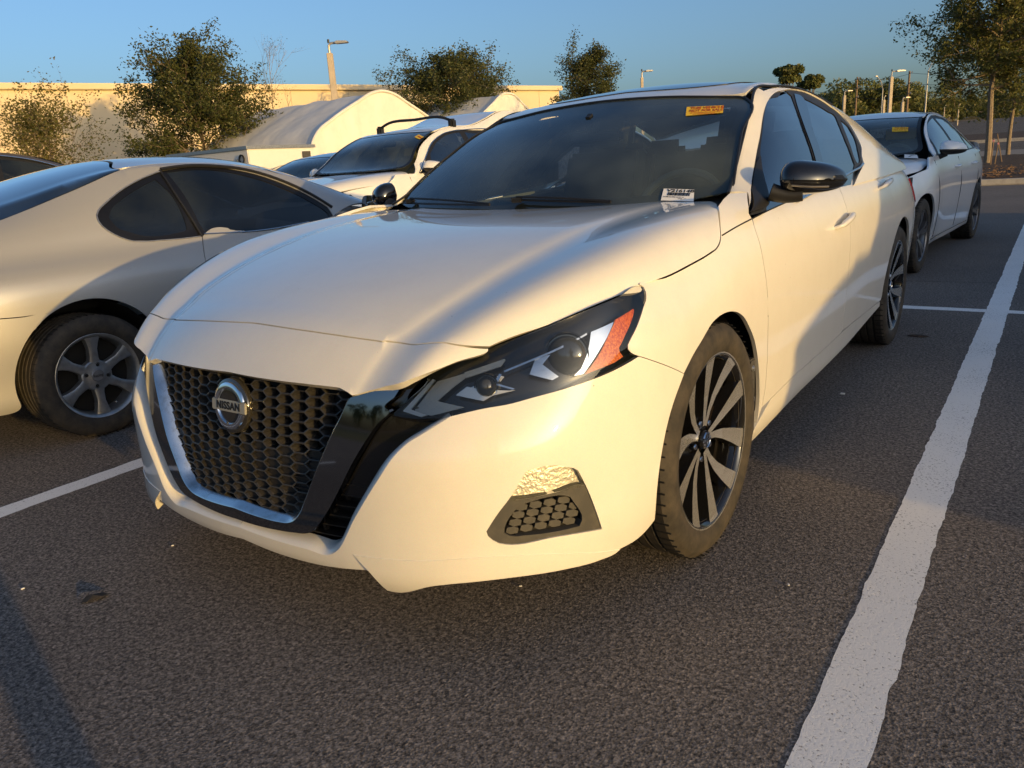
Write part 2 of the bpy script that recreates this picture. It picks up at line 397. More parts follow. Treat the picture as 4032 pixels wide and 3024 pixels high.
    if mirror:
        V2 = [np.array(v)*(-1, 1, 1) for v in V]; F2 = [f[::-1] for f in F]; L2 = []; k = 0
        for f in F: L2 += [np.array(n)*(-1, 1, 1) for n in LN[k:k+len(f)][::-1]]; k += len(f)
        o2 = link(name, mk(V2, F2, L2, name), material, parent)
        return o, o2
    return o
def mirror_copy(o, parent=None):
    me = o.data.copy(); n = len(me.vertices); a = np.empty(n*3); me.vertices.foreach_get('co', a); a[0::3] *= -1; me.vertices.foreach_set('co', a)
    me.flip_normals(); q = bpy.data.objects.new(o.name.split('.')[0], me); COL.objects.link(q); q.parent = parent or o.parent
    for k in ('label',):
        if k in o: q[k] = o[k]
    return q
def copy_tree(o, parent=None):
    c = o.copy(); COL.objects.link(c); c.parent = parent
    for ch in list(o.children): copy_tree(ch, c)
    return c
def text_mesh(s, size, material, name='lettering', parent=None, depth=.0006, align='CENTER', spacing=1., bold=0.):
    cu = bpy.data.curves.new(name, 'FONT'); cu.body = s; cu.size = size; cu.extrude = depth; cu.align_x = align; cu.align_y = 'CENTER'; cu.space_character = spacing; cu.offset = bold
    o = bpy.data.objects.new(name, cu); COL.objects.link(o)
    dg = bpy.context.evaluated_depsgraph_get(); me = bpy.data.meshes.new_from_object(o.evaluated_get(dg)); bpy.data.objects.remove(o); bpy.data.curves.remove(cu)
    return link(name, me, material, parent)
def frame_from(o, x, z):
    x = np.asarray(x, float)/np.linalg.norm(x); z = np.asarray(z, float); z = z-x*(z@x); z /= np.linalg.norm(z); y = np.cross(z, x)
    m = Matrix.Identity(4)
    for i in range(3): m[i][0] = x[i]; m[i][1] = y[i]; m[i][2] = z[i]; m[i][3] = o[i]
    return m
# ================================================================ ground, paint, kerbs
def nodes_asphalt(name, base, warm, fine=True):
    m = bpy.data.materials.new(name); m.use_nodes = True; nt = m.node_tree; b = nt.nodes['Principled BSDF']; L = nt.links.new; N = nt.nodes.new
    tc = N('ShaderNodeTexCoord')
    v = N('ShaderNodeTexVoronoi'); v.inputs['Scale'].default_value = 190; L(tc.outputs['Object'], v.inputs['Vector'])
    n1 = N('ShaderNodeTexNoise'); n1.inputs['Scale'].default_value = 85; n1.inputs['Detail'].default_value = 8; n1.inputs['Roughness'].default_value = .75; L(tc.outputs['Object'], n1.inputs['Vector'])
    n2 = N('ShaderNodeTexNoise'); n2.inputs['Scale'].default_value = .55; n2.inputs['Detail'].default_value = 6; L(tc.outputs['Object'], n2.inputs['Vector'])
    sp = N('ShaderNodeSeparateColor'); L(v.outputs['Color'], sp.inputs[0])
    r1 = N('ShaderNodeValToRGB'); e = r1.color_ramp.elements; e[0].position = .36; e[0].color = (*[c*.22 for c in base], 1); e[1].position = .66; e[1].color = (*[c*1.55 for c in warm], 1)
    x = e.new if False else None
    L(n1.outputs[0], r1.inputs[0])
    st = N('ShaderNodeValToRGB'); s = st.color_ramp.elements; s[0].position = .0; s[0].color = (.55, .55, .55, 1); s[1].position = 1; s[1].color = (1.5, 1.45, 1.4, 1)
    q = s.data if False else None
    L(sp.outputs[0], st.inputs[0])
    m1 = N('ShaderNodeMix'); m1.data_type = 'RGBA'; m1.blend_type = 'MULTIPLY'; m1.inputs[0].default_value = 1; L(r1.outputs[0], m1.inputs[6]); L(st.outputs[0], m1.inputs[7])
    bl = N('ShaderNodeValToRGB'); c = bl.color_ramp.elements; c[0].position = .3; c[0].color = (.82, .82, .84, 1); c[1].position = .7; c[1].color = (1.15, 1.13, 1.1, 1); L(n2.outputs[0], bl.inputs[0])
    m2 = N('ShaderNodeMix'); m2.data_type = 'RGBA'; m2.blend_type = 'MULTIPLY'; m2.inputs[0].default_value = 1; L(m1.outputs[2], m2.inputs[6]); L(bl.outputs[0], m2.inputs[7])
    L(m2.outputs[2], b.inputs['Base Color']); b.inputs['Roughness'].default_value = .92; b.inputs['Specular IOR Level'].default_value = .25
    mx = N('ShaderNodeMath'); mx.operation = 'ADD'; L(n1.outputs[0], mx.inputs[0]); L(v.outputs['Distance'], mx.inputs[1])
    bp = N('ShaderNodeBump'); bp.inputs['Strength'].default_value = .42; bp.inputs['Distance'].default_value = .004; L(mx.outputs[0], bp.inputs['Height']); L(bp.outputs[0], b.inputs['Normal'])
    return m
MT['asphalt'] = nodes_asphalt('asphalt', (.150, .141, .136), (.178, .160, .147))
MT['asphalt_old'] = nodes_asphalt('older asphalt', (.11, .10, .09), (.14, .12, .10))
def nodes_line():
    m = bpy.data.materials.new('road paint'); m.use_nodes = True; nt = m.node_tree; b = nt.nodes['Principled BSDF']; L = nt.links.new; N = nt.nodes.new; tc = N('ShaderNodeTexCoord')
    n = N('ShaderNodeTexNoise'); n.inputs['Scale'].default_value = 120; n.inputs['Detail'].default_value = 5; n.inputs['Roughness'].default_value = .7; L(tc.outputs['Object'], n.inputs['Vector'])
    n2 = N('ShaderNodeTexNoise'); n2.inputs['Scale'].default_value = 3; n2.inputs['Detail'].default_value = 3; L(tc.outputs['Object'], n2.inputs['Vector'])
    ad = N('ShaderNodeMath'); ad.operation = 'MULTIPLY_ADD'; ad.inputs[1].default_value = .22; L(n2.outputs[0], ad.inputs[0]); L(n.outputs[0], ad.inputs[2])
    r = N('ShaderNodeValToRGB'); e = r.color_ramp.elements; e[0].position = .44; e[0].color = (.085, .08, .078, 1); e[1].position = .53; e[1].color = (.80, .79, .77, 1); L(ad.outputs[0], r.inputs[0])
    L(r.outputs[0], b.inputs['Base Color']); b.inputs['Roughness'].default_value = .75
    bp = N('ShaderNodeBump'); bp.inputs['Strength'].default_value = .5; bp.inputs['Distance'].default_value = .003; L(n.outputs[0], bp.inputs['Height']); L(bp.outputs[0], b.inputs['Normal']); return m
MT['line'] = nodes_line()
def sheet(name, pts, z, material, kind='structure'):
    o = pydata(name, [(x, y, z) for x, y in pts], [tuple(range(len(pts)))], material); tag(o, kind=kind); return o
V = []; 
gx = [-900, -300, -60, -12, 12, 60, 300, 900]; gy = [-900, -200, -40, -8, 8, 40, 75]
V = [(x, y, 0) for y in gy for x in gx]; n = len(gx)
F = [(j*n+i, j*n+i+1, (j+1)*n+i+1, (j+1)*n+i) for j in range(len(gy)-1) for i in range(n-1)]
o = pydata('asphalt_lot', V, F, MT['asphalt']); tag(o, kind='structure')
prof = [(75, 0), (95, .55), (108, 1.35), (160, 4.0), (260, 6.0), (900, 7)]
o = pydata('rising_ground', [(x, y, z) for y, z in prof for x in (-900, 900)], [(2*k, 2*k+1, 2*k+3, 2*k+2) for k in range(len(prof)-1)], MT['asphalt_old']); tag(o, kind='structure')
rnd = random.Random(11)
def paint_line(p0, p1, w, name='parking_line', jit=.0026, z=.0012):
    p0, p1 = np.array(p0, float), np.array(p1, float); d = p1-p0; Ln = np.linalg.norm(d); d /= Ln; nrm = np.array([-d[1], d[0]]); n = int(Ln/.02); V = []
    a = b = 0
    for k in range(n+1):
        a = .75*a+rnd.gauss(0, jit*.55); b = .75*b+rnd.gauss(0, jit*.55); c = p0+d*Ln*k/n
        V += [(*(c+nrm*(w/2+a)), z), (*(c-nrm*(w/2+b)), z)]
    o = pydata(name, V, [(2*k, 2*k+1, 2*k+3, 2*k+2) for k in range(n)], MT['line']); tag(o, kind='structure'); return o
ty_ = math.tan(-.0139)
def lx(x0, y): return x0+ty_*y
for x0, ya, yb in ((1.397, -4.5, 11.5), (-1.465, -4.5, 11.5), (-4.33, -4.5, 11.5), (4.26, -4.5, 11.5)):
    paint_line((lx(x0, ya), ya), (lx(x0, yb), yb), .128 if x0 > 0 else .104)
paint_line((-4.2, 3.985), (lx(1.335, 4), 3.965), .11, z=.0022); paint_line((lx(1.46, 4), 3.963), (7.5, 3.87), .11, z=.0022)
# planted island with its kerb, pavement beyond
def kerb_box(name, pts, z0, z1, material):
    m = MB(); m.prism(pts, z0, z1, 2); o = m.build(name, material, bevel=.02); return tag(o, kind='structure')
MT['kerb'] = mat('kerb concrete', (.42, .40, .37), .8, var=(6, (.30, .28, .26), .4, .7), bump=(60, .3, .004))
MT['mulch'] = mat('dark mulch', (.045, .030, .022), .95, var=(14, (.11, .065, .04), .45, .75), bump=(40, 1, .03))
MT['mulch_dry'] = mat('dry mulch chip', (.17, .10, .055), .9)
k0 = (-1.6, 20.0); k1 = (6.5, 20.9)
kerb_box('kerb', [(-1.6, 19.9), (8, 20.8), (8, 21.05), (-1.6, 20.15)], 0, .14, MT['kerb'])
kerb_box('kerb', [(-1.85, 19.9), (-1.6, 19.9), (-3.9, 46), (-4.2, 46)], 0, .14, MT['kerb'])
kerb_box('kerb', [(-3.9, 45.8), (12, 45.8), (12, 46.05), (-3.9, 46.05)], 0, .14, MT['kerb'])
V = []; nx, ny = 40, 60
for j in range(ny+1):
    for i in range(nx+1):
        y = 20.1+25.7*j/ny; xa = -1.62-2.3*(y-20)/26; x = xa+(9-xa)*i/nx; y += .1*(x+1.6)*(1-j/ny); e = min(i, nx-i, j, ny-j)
        V.append((x, y, .11+(.05+.05*rnd.random() if e > 0 else 0)))
o = pydata('mulch_bed', V, [(j*(nx+1)+i, j*(nx+1)+i+1, (j+1)*(nx+1)+i+1, (j+1)*(nx+1)+i) for j in range(ny) for i in range(nx)], MT['mulch'], None, True); tag(o, kind='structure')
m = MB()
for k in range(1500):
    y = 20.3+abs(rnd.gauss(0, 3)); x = -1.6+rnd.random()*6
    m.box((x, y+.12*(x+1.6), .17+rnd.random()*.05), (.05+.06*rnd.random(), .02, .012), rot=Matrix.Rotation(rnd.random()*6, 3, 'Z')@Matrix.Rotation(rnd.gauss(0, .4), 3, 'X'))
o = m.build('mulch_chips', MT['mulch_dry']); tag(o, kind='stuff')
sheet('far_pavement', [(-40, 50), (40, 50), (40, 74), (-40, 74)], .006, mat('pale pavement', (.26, .22, .18), .9, var=(2, (.20, .17, .14), .4, .7), bump=(50, .3, .01)))
kerb_box('kerb', [(-60, 94), (60, 94), (60, 94.6), (-60, 94.6)], .45, .85, MT['kerb'])
o = pydata('mulch_bed', [(-60, 94.6, .70), (60, 94.6, .70), (60, 108.5, 1.50), (-60, 108.5, 1.50)], [(0, 1, 2, 3)], MT['mulch']); tag(o, kind='structure')
# ================================================================ big wall behind the lot
def along(px, depth): return CP+pix_ray(px, 700)*depth
A_, B_ = along(-900, 35.5), along(2215, 61.0)
A_[2] = B_[2] = 0; d_ = (B_-A_)/np.linalg.norm(B_-A_); n_ = np.array([d_[1], -d_[0], 0])
MT['stucco'] = mat('cream stucco', (.66, .55, .38), .85, var=(.35, (.60, .49, .33), .35, .7), bump=(30, .25, .01))
bld = thing('warehouse', 'long low cream stucco building behind the parking lot', 'building', tuple(A_))
Lw = np.linalg.norm(B_-A_); rotb = Matrix(((d_[0], -n_[0], 0), (d_[1], -n_[1], 0), (0, 0, 1)))
bld.rotation_euler = (0, 0, math.atan2(d_[1], d_[0]))
HW = 6.5
m = MB(); m.box((Lw/2, 10, HW/2), (Lw, 20, HW)); m.build('wall', MT['stucco'], bld)
m = MB(); m.box((Lw/2, 9.9, HW+.16), (Lw+.3, 20.4, .32)); m.build('parapet', MT['stucco'], bld, bevel=.03)
for k in range(12): m = MB(); m.box((Lw*(k+.5)/12, -.012, HW/2), (.03, .02, HW)); m.build('wall_joint', mat('joint', (.5, .42, .30), .9) if k == 0 else bpy.data.materials['joint'], bld)

m = MB(); P0, P1 = at(3545, 1106, 2, 0), at(4032, 1117, 2, 0); d = P1-P0; pts = [P0+d*t+np.array([0, rnd.gauss(0, .006), .001]) for t in np.linspace(-3, 3, 80)]
V = []
for p in pts: V += [p+(0, .008, 0), p-(0, .008, 0)]
o = pydata('pavement_seam', V, [(2*k, 2*k+1, 2*k+3, 2*k+2) for k in range(79)], mat('tar seam', (.018, .017, .017), .7)); tag(o, kind='structure')
# ================================================================ white sedan in front
VW = {'1': (480, 1340, .5063), '2': (1500, 1080, .5063), '3': (2400, 1100, .7235), '4': (1200, 1600, .633), 'G': (2688, 0, .6076), 'H': (2850, 280, .5063),
      'F': (1900, 1700, .683), 'N': (480, 1200, .2712), 'M': (480, 1600, .2712), 'R': (1000, 1600, .4342), 'W': (1500, 300, .678), 'K': (2800, 600, .557),
      'L': (3000, 800, .4665), 'T': (2500, 1350, .5123), 'J': (1700, 700, 1.0236), '5': (600, 700, 1.0236), 'A': (0, 0, .6076), 'B': (1344, 0, .6076), 'C': (0, 1008, .6076), 'X': (0, 0, 1.8228), 'D': (600, 450, .4973)}
def PX(v, *a):
    """measured outline points of the photo (pairs in a survey window) as sight lines"""
    ox, oy, s = VW[v]; return [('p', ox+a[i]*s, oy+a[i+1]*s) for i in range(0, len(a), 2)]

hero = thing('parked_car', 'white four-door sedan nearest the camera, with hexagon mesh grille and black mirrors', 'car')
# --- skirt surface: plan outline at several heights
PLAN = [(0, -.934), (.13, -.932), (.25, -.925), (.4, -.909), (.5, -.885), (.6, -.842), (.7, -.768), (.8, -.65), (.868, -.50), (.903, -.37), (.917, -.25), (.921, -.1), (.921, .1), (.92, .35), (.922, .7),
        (.925, 1.2), (.925, 1.7), (.922, 2.2), (.921, 2.6), (.916, 3.0), (.90, 3.3), (.86, 3.55), (.78, 3.72), (.6, 3.84), (.3, 3.91), (0, 3.93)]
ZR_ = [.14, .18, .22, .27, .34, .44, .52, .58, .63, .68, .73, .78, .83, .88, .93, .98, 1.03, 1.08]
def skirt_net(PLAN, ZR, dy, dxf, dxd, wcol, dtail=None):
    K = []
    for (x, y) in PLAN:
        col = []
        for z in ZR:
            w = tab(wcol, y) if y < .2 else 0
            b = np.clip((y+.35)/.7, 0, 1); b = b*b*(3-2*b)
            dx = tab(dxf, z)*(1-b)+tab(dxd, z)*b
            s = min(1., x/.5) if x < .5 else 1.
            ty = tab(dtail, z)*np.clip((y-3.2)/.5, 0, 1) if dtail else 0
            col.append((max(0, x-dx*s*(1-w)) if x > 0 else 0, y+tab(dy, z)*w-ty, z))
        K.append(col)
    return K
SK = Surf(skirt_net(PLAN, ZR_, [(.14, .07), (.18, .035), (.22, .008), (.27, 0), (.44, 0), (.52, .008), (.58, .04), (.63, .075), (.68, .11), (.73, .15), (.78, .19), (.83, .25), (.88, .32), (1.08, .6)],
                    [(.14, .05), (.22, .028), (.27, .016), (.34, .006), (.44, 0), (.6, 0), (.68, .006), (.73, .02), (.78, .042), (.83, .068), (.88, .10), (1.08, .3)],
                    [(.14, .065), (.18, .05), (.22, .035), (.27, .03), (.34, .024), (.44, .015), (.52, .008), (.6, .002), (.68, 0), (.73, .002), (.78, .009), (.83, .021), (.88, .038), (.93, .064), (.98, .115), (1.03, .19), (1.08, .28)],
                    [(-.95, 1), (-.80, .98), (-.74, .9), (-.63, .65), (-.49, .30), (-.37, .10), (-.25, 0), (.2, 0)],
                    [(.14, .1), (.3, 0), (.7, 0), (.98, .08)]), du=6, dv=5)
# --- bonnet / nose surface (full width)
cz = [(-.95, .57), (-.92, .625), (-.885, .683), (-.84, .738), (-.79, .776), (-.7, .812), (-.6, .846), (-.45, .886), (-.3, .917), (-.1, .944), (.1, .957), (.35, .963), (.7, .962)]
crx = [(-.95, .395), (-.867, .405), (-.745, .42), (-.608, .457), (-.456, .481), (-.29, .5), (-.1, .515), (.1, .53), (.35, .548), (.7, .575)]
crz = [(-.95, .55), (-.9, .612), (-.867, .6515), (-.82, .703), (-.78, .736), (-.745, .759), (-.682, .787), (-.608, .819), (-.516, .848), (-.456, .866), (-.29, .905), (-.1, .938), (.1, .957), (.35, .971), (.7, .975)]
edx = [(-.95, .49), (-.92, .51), (-.867, .55), (-.78, .60), (-.68, .66), (-.5, .765), (-.29, .862), (0, .884), (.2, .888), (.35, .888), (.7, .87)]
edz = [(-.95, .54), (-.92, .565), (-.867, .615), (-.78, .682), (-.68, .740), (-.5, .785), (-.29, .808), (0, .84), (.2, .857), (.35, .868), (.7, .89)]
RT = [(0, 0, 0, 0), (.03, -.08, .006, .36), (.1, -.22, .02, .80), (.22, -.16, .03, 1.05), (.4, .55, .03, .98), (.6, 1, .04, .6), (.8, .62, .12, .3), (.9, .34, .36, .15), (1, 0, 1, 0), (1.2, -.6, 2.6, 0)]   # t, share of ridge, of flank, of crease drop
cdr = [(-.95, .011), (-.75, .011), (-.5, .009), (-.3, .007), (0, .005), (.3, .002), (.7, .0)]
rdg = [(-.95, -.002), (-.75, 0), (-.58, .004), (-.37, .007), (-.1, .009), (.1, .008), (.43, .004), (.7, .002)]
K = []
for y in [-.95, -.91, -.87, -.83, -.79, -.75, -.7, -.63, -.55, -.45, -.35, -.22, -.1, .05, .2, .35, .5, .7]:
    c, zc, z0, xe, ze = (float(stab(t, y)[0]) for t in (crx, crz, cz, edx, edz)); col = []
    for f in (0, .3, .6, .85, .955, .985, 1): col.append((c*f, y, z0+(zc-z0)*f**2.2))
    dr = float(stab(rdg, y)[0])
    cd_ = float(stab(cdr, y)[0])
    for t, A, B, G in RT[1:]: col.append((c+(xe-c)*t, y, zc+A*dr+B*(ze-zc)-cd_*G))
    K.append([(-a, b, d) for a, b, d in col[:0:-1]]+col)
HD = Surf(K, du=5, dv=4)
# --- cabin surface (right half): belt -> roof rail -> roof centre
railx = [(.2, .80), (.5, .765), (.8, .690), (1.1, .620), (1.4, .585), (1.8, .575), (2.2, .597), (2.6, .63), (3.0, .665), (3.2, .69), (3.4, .72)]
railz = [(.2, .93), (.5, .975), (.8, 1.125), (1.1, 1.300), (1.25, 1.355), (1.45, 1.384), (1.65, 1.388), (2.1, 1.366), (2.35, 1.33), (2.6, 1.285), (2.8, 1.24), (3.0, 1.185), (3.2, 1.115), (3.4, 1.04)]
rofz = [(.2, .95), (.5, 1.02), (.8, 1.19), (1.1, 1.35), (1.25, 1.39), (1.45, 1.425), (1.8, 1.44), (2.2, 1.425), (2.6, 1.365), (3.0, 1.25), (3.4, 1.09)]
beltx = [(.2, .857), (.5, .858), (1.2, .862), (2.0, .858), (2.6, .855), (3.0, .845), (3.4, .83)]
K = []
for y in [.2, .5, .8, .95, 1.1, 1.25, 1.4, 1.6, 1.8, 2.0, 2.2, 2.4, 2.6, 2.8, 3.0, 3.2, 3.4]:
    rx, rz, cz_, bx = (float(stab(t, y)[0]) for t in (railx, railz, rofz, beltx)); bz = .925+.02*(y-.3)/2
    col = []
    for t in (0, .3, .6, .85): col.append((bx+(rx-bx)*t+.022*math.sin(math.pi*t), y, bz+(rz-bz)*t+.006*math.sin(math.pi*t)))
    col += [(rx, y, rz)]
    for t in (.12, .35, .65, 1): col.append((rx*(1-t), y, rz+(cz_-rz)*(1-(1-t)**2.2)))
    K.append(col)
CB = Surf(K, du=6, dv=4, flip=False)
K2 = [[(-a, b, c) for a, b, c in col[:-1]]+[col[-1]]+col[-2::-1] for col in K]
CBF = Surf(K2, du=6, dv=4)
if CBF.N[len(CBF.qu)//2, len(CBF.qv)//2][2] < 0: CBF.N = -CBF.N
if CB.N[len(CB.qu)//2, 2][0] < 0: CB.N = -CB.N
if SK.N[len(SK.qu)//2, 5][0] < 0: SK.N = -SK.N
if HD.N[8, len(HD.qv)//2][2] < 0: HD.N = -HD.N
# --- windscreen surface (full)
K = []
for x in [-.80, -.74, -.6, -.4, -.2, 0, .2, .4, .6, .74, .80]:
    a = abs(x)/.74; yb, zb = .36+.20*a**2.2, .925+.06*a**2; xt = x*.598/.74; yt, zt = 1.105+.053*a**2, 1.362-.039*a**2
    K.append([(x+(xt-x)*t, yb+(yt-yb)*t-.02*math.sin(math.pi*np.clip(t, 0, 1))*.6, zb+(zt-zb)*t+.02*math.sin(math.pi*np.clip(t, 0, 1))) for t in (-.1, 0, .2, .4, .6, .8, 1, 1.06)])
WS = Surf(K, du=5, dv=5)
if WS.N[len(WS.qu)//2, 5][2] < 0: WS.N = -WS.N
def full_loop(sf, segs, hb=.012):
    """mirror an open right-half path (centre to centre) into a closed loop on a full-width surface"""
    U = [[sf.uv(q) for q in sg] for sg in segs]; path = []
    for k, sg in enumerate(U):
        nxt = [U[k+1][0]] if k+1 < len(U) else []
        c = curve(sg+nxt, hb) if len(sg)+len(nxt) > 1 else np.array(sg); path += list(c[:-1] if nxt else c)
    path = np.array(path); Q = sf.P(path); i0 = next(k for k in range(len(Q)) if Q[k, 0] > .004); i1 = next(k for k in range(len(Q)-1, 0, -1) if Q[k, 0] > .004)
    A, B = Q[i0]*(0, 1, 1), Q[i1]*(0, 1, 1)
    if i0 > 0: A = Q[i0-1]+(Q[i0]-Q[i0-1])*(-Q[i0-1, 0]/(Q[i0, 0]-Q[i0-1, 0]+1e-9)); A[0] = 0
    if i1 < len(Q)-1: B = Q[i1+1]+(Q[i1]-Q[i1+1])*(-Q[i1+1, 0]/(Q[i1, 0]-Q[i1+1, 0]+1e-9)); B[0] = 0
    path = np.vstack([sf.near(A), path[i0:i1+1], sf.near(B)]); Q = sf.P(path)
    mir = np.array([sf.near(q*(-1, 1, 1)) for q in Q[1:-1][::-1]]); return np.concatenate([path, mir])

pearl = MT['pearl']
# bonnet
seam = PX('5', 330, 550, 400, 561, 500, 576, 700, 606, 880, 631)+PX('2', 300, 546, 600, 553)
SEAM0 = [('t', 0, -.792)]
hood_side = PX('J', 805, 415, 900, 383, 1000, 333, 1070, 292, 1098, 270, 1110, 243, 1109, 180, 1101, 108)
hood_segs = [PX('5', 300, 549, 415, 563, 500, 576, 700, 605),PX('5', 880, 631)+ PX('2', 70, 526, 300, 546, 600, 553), PX('2', 846, 570, 1200, 437, 1550, 297, 1850, 172, 2025, 92), hood_side, PX('J', 1099, 100), [('t', .74, .42), ('t', .5, .545), ('t', .25, .60), ('t', 0, .615)]]
panel('bonnet', HD, None, pearl, hero, uvloop=full_loop(HD, hood_segs), h=.035, gap=.0030, lip=.018)
nose_segs = [PX('1', 600, 202, 838, 252, 1000, 284, 1280, 325, 1450, 345), PX('1', 1690, 373), PX('1', 1785, 430, 1900, 402)+PX('2', 0, 886, 200, 832, 365, 772, 600, 682, 838, 580), PX('2', 836, 576, 600, 553, 300, 546, 70, 526), PX('5', 880, 631)+PX('5', 700, 605, 500, 576, 415, 563, 300, 549)]
panel('nose_panel', HD, None, pearl, hero, uvloop=full_loop(HD, nose_segs), h=.03, gap=.0015, lip=.02)
# front bumper cover
hl_low = PX('2', 2005, 640, 1800, 755, 1500, 870, 1200, 955, 1000, 1010, 800, 1045)
bump_in = PX('2', 545, 1105, 330, 1240)+PX('R', 1380, 345, 1310, 410, 1240, 490, 1190, 565, 1130, 660, 1050, 785, 960, 935, 895, 1050, 835, 1180, 785, 1275, 735, 1325, 665, 1350, 500, 1302, 200, 1217, 0, 1150)
bump_low = PX('R', 0, 1256, 300, 1360, 600, 1438, 800, 1468, 1020, 1484)
arch_f = PX('3', 245, 1310, 258, 1150, 275, 1000, 312, 800, 355, 650)
fend_seam = PX('3', 405, 515, 330, 480, 250, 450)
FOG = PX('F', 250, 230, 380, 195, 470, 200, 550, 222), PX('F', 552, 224, 595, 308, 660, 470), PX('F', 690, 562, 420, 608, 150, 652), PX('F', 95, 645, 25, 590), PX('F', 22, 575, 90, 470, 150, 392)
bumper_segs = [bump_in[:], [(0, -.934, .262)], [(0, -.934, .226)]+bump_low[1:-1], bump_low[-1:], PX('4', 545, 1095), PX('4', 800, 1085, 1200, 1048, 1600, 998, 1830, 945, 1950, 892, 2080, 815), arch_f, fend_seam, hl_low]
panel('bumper_cover', SK, bumper_segs, pearl, hero, holes=[list(FOG)], h=.03, gap=0, lip=.014, mirror=True)
_u = curve([SK.uv(q) for q in bump_in+[(0, -.934, .262)]], .012); _P = SK.P(_u); _N = SK.Nn(_u); _T = np.gradient(_P, axis=0); _T /= np.linalg.norm(_T, axis=1)[:, None]; _I = np.cross(_N, _T); _I *= np.sign(((np.array([0, -.9, .5])-_P)*_I).sum(1))[:, None]
_rows = [_P, _P+_I*.005-_N*.003, _P+_I*.011-_N*.010, _P+_I*.016-_N*.022, _P+_I*.018-_N*.04]; _n = len(_P)
o = pydata('bumper_return', np.vstack(_rows), [(r*_n+k, r*_n+k+1, (r+1)*_n+k+1, (r+1)*_n+k) for r in range(4) for k in range(_n-1)], pearl, hero, True); mirror_copy(o)
# lower lip ahead of the wheel, standing proud with a fin at its inner end
top_lip = [SK.uv(q) for q in PX('R', 905, 1345)+PX('4', 700, 960, 1150, 935, 1600, 915, 1850, 905, 1960, 888)]
topP = SK.P(np.array(top_lip))
def lipoff(P):
    d = np.min(np.linalg.norm(P[:, None]-curve(topP, .01)[None], axis=2), 1); return .0012+.20*np.clip(d, 0, .2)*np.clip((P[:, 1]*-1-.40)/.4, 0, 1)
panel('lip_spoiler', SK, [PX('R', 905, 1345), PX('R', 985, 1420, 1070, 1490), PX('R', 1235, 1612, 1290, 1622)+PX('4', 800, 1092, 1200, 1056, 1600, 1006, 1830, 953, 1950, 898), PX('4', 1960, 888, 1850, 905, 1600, 915, 1150, 935, 700, 960)], pearl, hero, gap=0, lip=.03, h=.025, offf=lipoff, mirror=True)
# front wing
arch = PX('3', 405, 515, 450, 425, 500, 340, 560, 240, 600, 202, 650, 179, 690, 180, 730, 207, 765, 270, 790, 340, 806, 430, 813, 510)
door_seam = PX('3', 828, 700, 846, 600, 856, 480, 862, 300, 862, 100)+PX('K', 405, 1150, 395, 950, 372, 790, 345, 650, 316, 560, 303, 520)
hl_rear = PX('2', 2025, 92), PX('2', 2042, 100, 2058, 140, 2060, 185, 2040, 250, 1980, 420, 1925, 530, 1912, 565, 1935, 605)
wing_segs = [fend_seam[::-1], arch, PX('3', 815, 545, 812, 700), PX('3', 803, 783), door_seam, PX('K', 290, 470), PX('G', 430, 1385, 423, 1300), PX('G', 420, 1247), PX('G', 300, 1252), PX('G', 262, 1288), hood_side[::-1], list(hl_rear[1]), PX('2', 2005, 640)]
panel('front_wing', SK, wing_segs, pearl, hero, h=.03, gap=.0018, mirror=True)
# doors and sill
belt_f = PX('G', 452, 1416, 560, 1362, 680, 1308)+PX('H', 905, 826)
d2_seam = PX('H', 905, 826)+PX('K', 930, 310, 965, 420, 985, 520, 985, 650, 975, 800, 960, 960)+PX('L', 690, 950, 677, 1080)
sill_top = PX('L', 677, 1090, 450, 1300, 250, 1478, 75, 1652)
panel('door', SK, [belt_f[:-1], d2_seam[:-1], sill_top, PX('3', 828, 700, 846, 600, 856, 480, 862, 300, 862, 100)+PX('K', 405, 1150, 395, 950, 372, 790, 345, 650, 316, 560, 303, 520)], pearl, hero, h=.035, gap=.0018, mirror=True)
arch_r0 = [('s', 2.825-.372*math.cos(a), .345+.372*math.sin(a)) for a in np.linspace(-.05, .75, 6)]
panel('door', SK, [d2_seam[::-1][0:1]+d2_seam[::-1][1:-1], PX('H', 905, 826), PX('H', 960, 797, 1090, 728), [('s', 2.12, .955), ('s', 2.36, .94), ('s', 2.54, .87), ('s', 2.59, .80), ('s', 2.57, .70)], arch_r0[::-1], [('s', 2.43, .315)]], pearl, hero, h=.035, gap=.0018, mirror=True)
panel('sill', SK, [PX('3', 803, 785), sill_top[::-1][0:], [('s', 2.43, .312)], [('s', 2.44, .285)], [('s', 1.7, .235), ('s', 1.0, .215), ('s', .40, .205)]], pearl, hero, h=.04, gap=.001, lip=.03, mirror=True)
# rear quarter and tail
arch_r = [('s', 2.825-.372*math.cos(a), .345+.372*math.sin(a)) for a in np.linspace(.75, math.pi-.1, 14)]
q_segs = [[('s', 2.57, .70), ('s', 2.59, .80), ('s', 2.54, .87), ('s', 2.36, .94)], [('s', 2.12, .955)], [('s', 3.0, .968), ('s', 3.3, .975)], [('s', 3.55, .975)], [('b', .70, .93), ('b', .35, .92)], [('b', 0, .92)], [('b', 0, .30)], [('b', .5, .30), ('s', 3.4, .30), ('s', 3.21, .30)], arch_r[::-1]]
panel('rear_quarter', SK, q_segs, pearl, hero, h=.05, gap=.001, mirror=True)
panel('tail_light', SK, [[('s', 3.38, .90), ('s', 3.6, .90)], [('b', .45, .89)], [('b', .5, .78)], [('s', 3.55, .74), ('s', 3.40, .80)]], MT['redlens'], hero, off=.006, h=.05, gap=0, mirror=True)
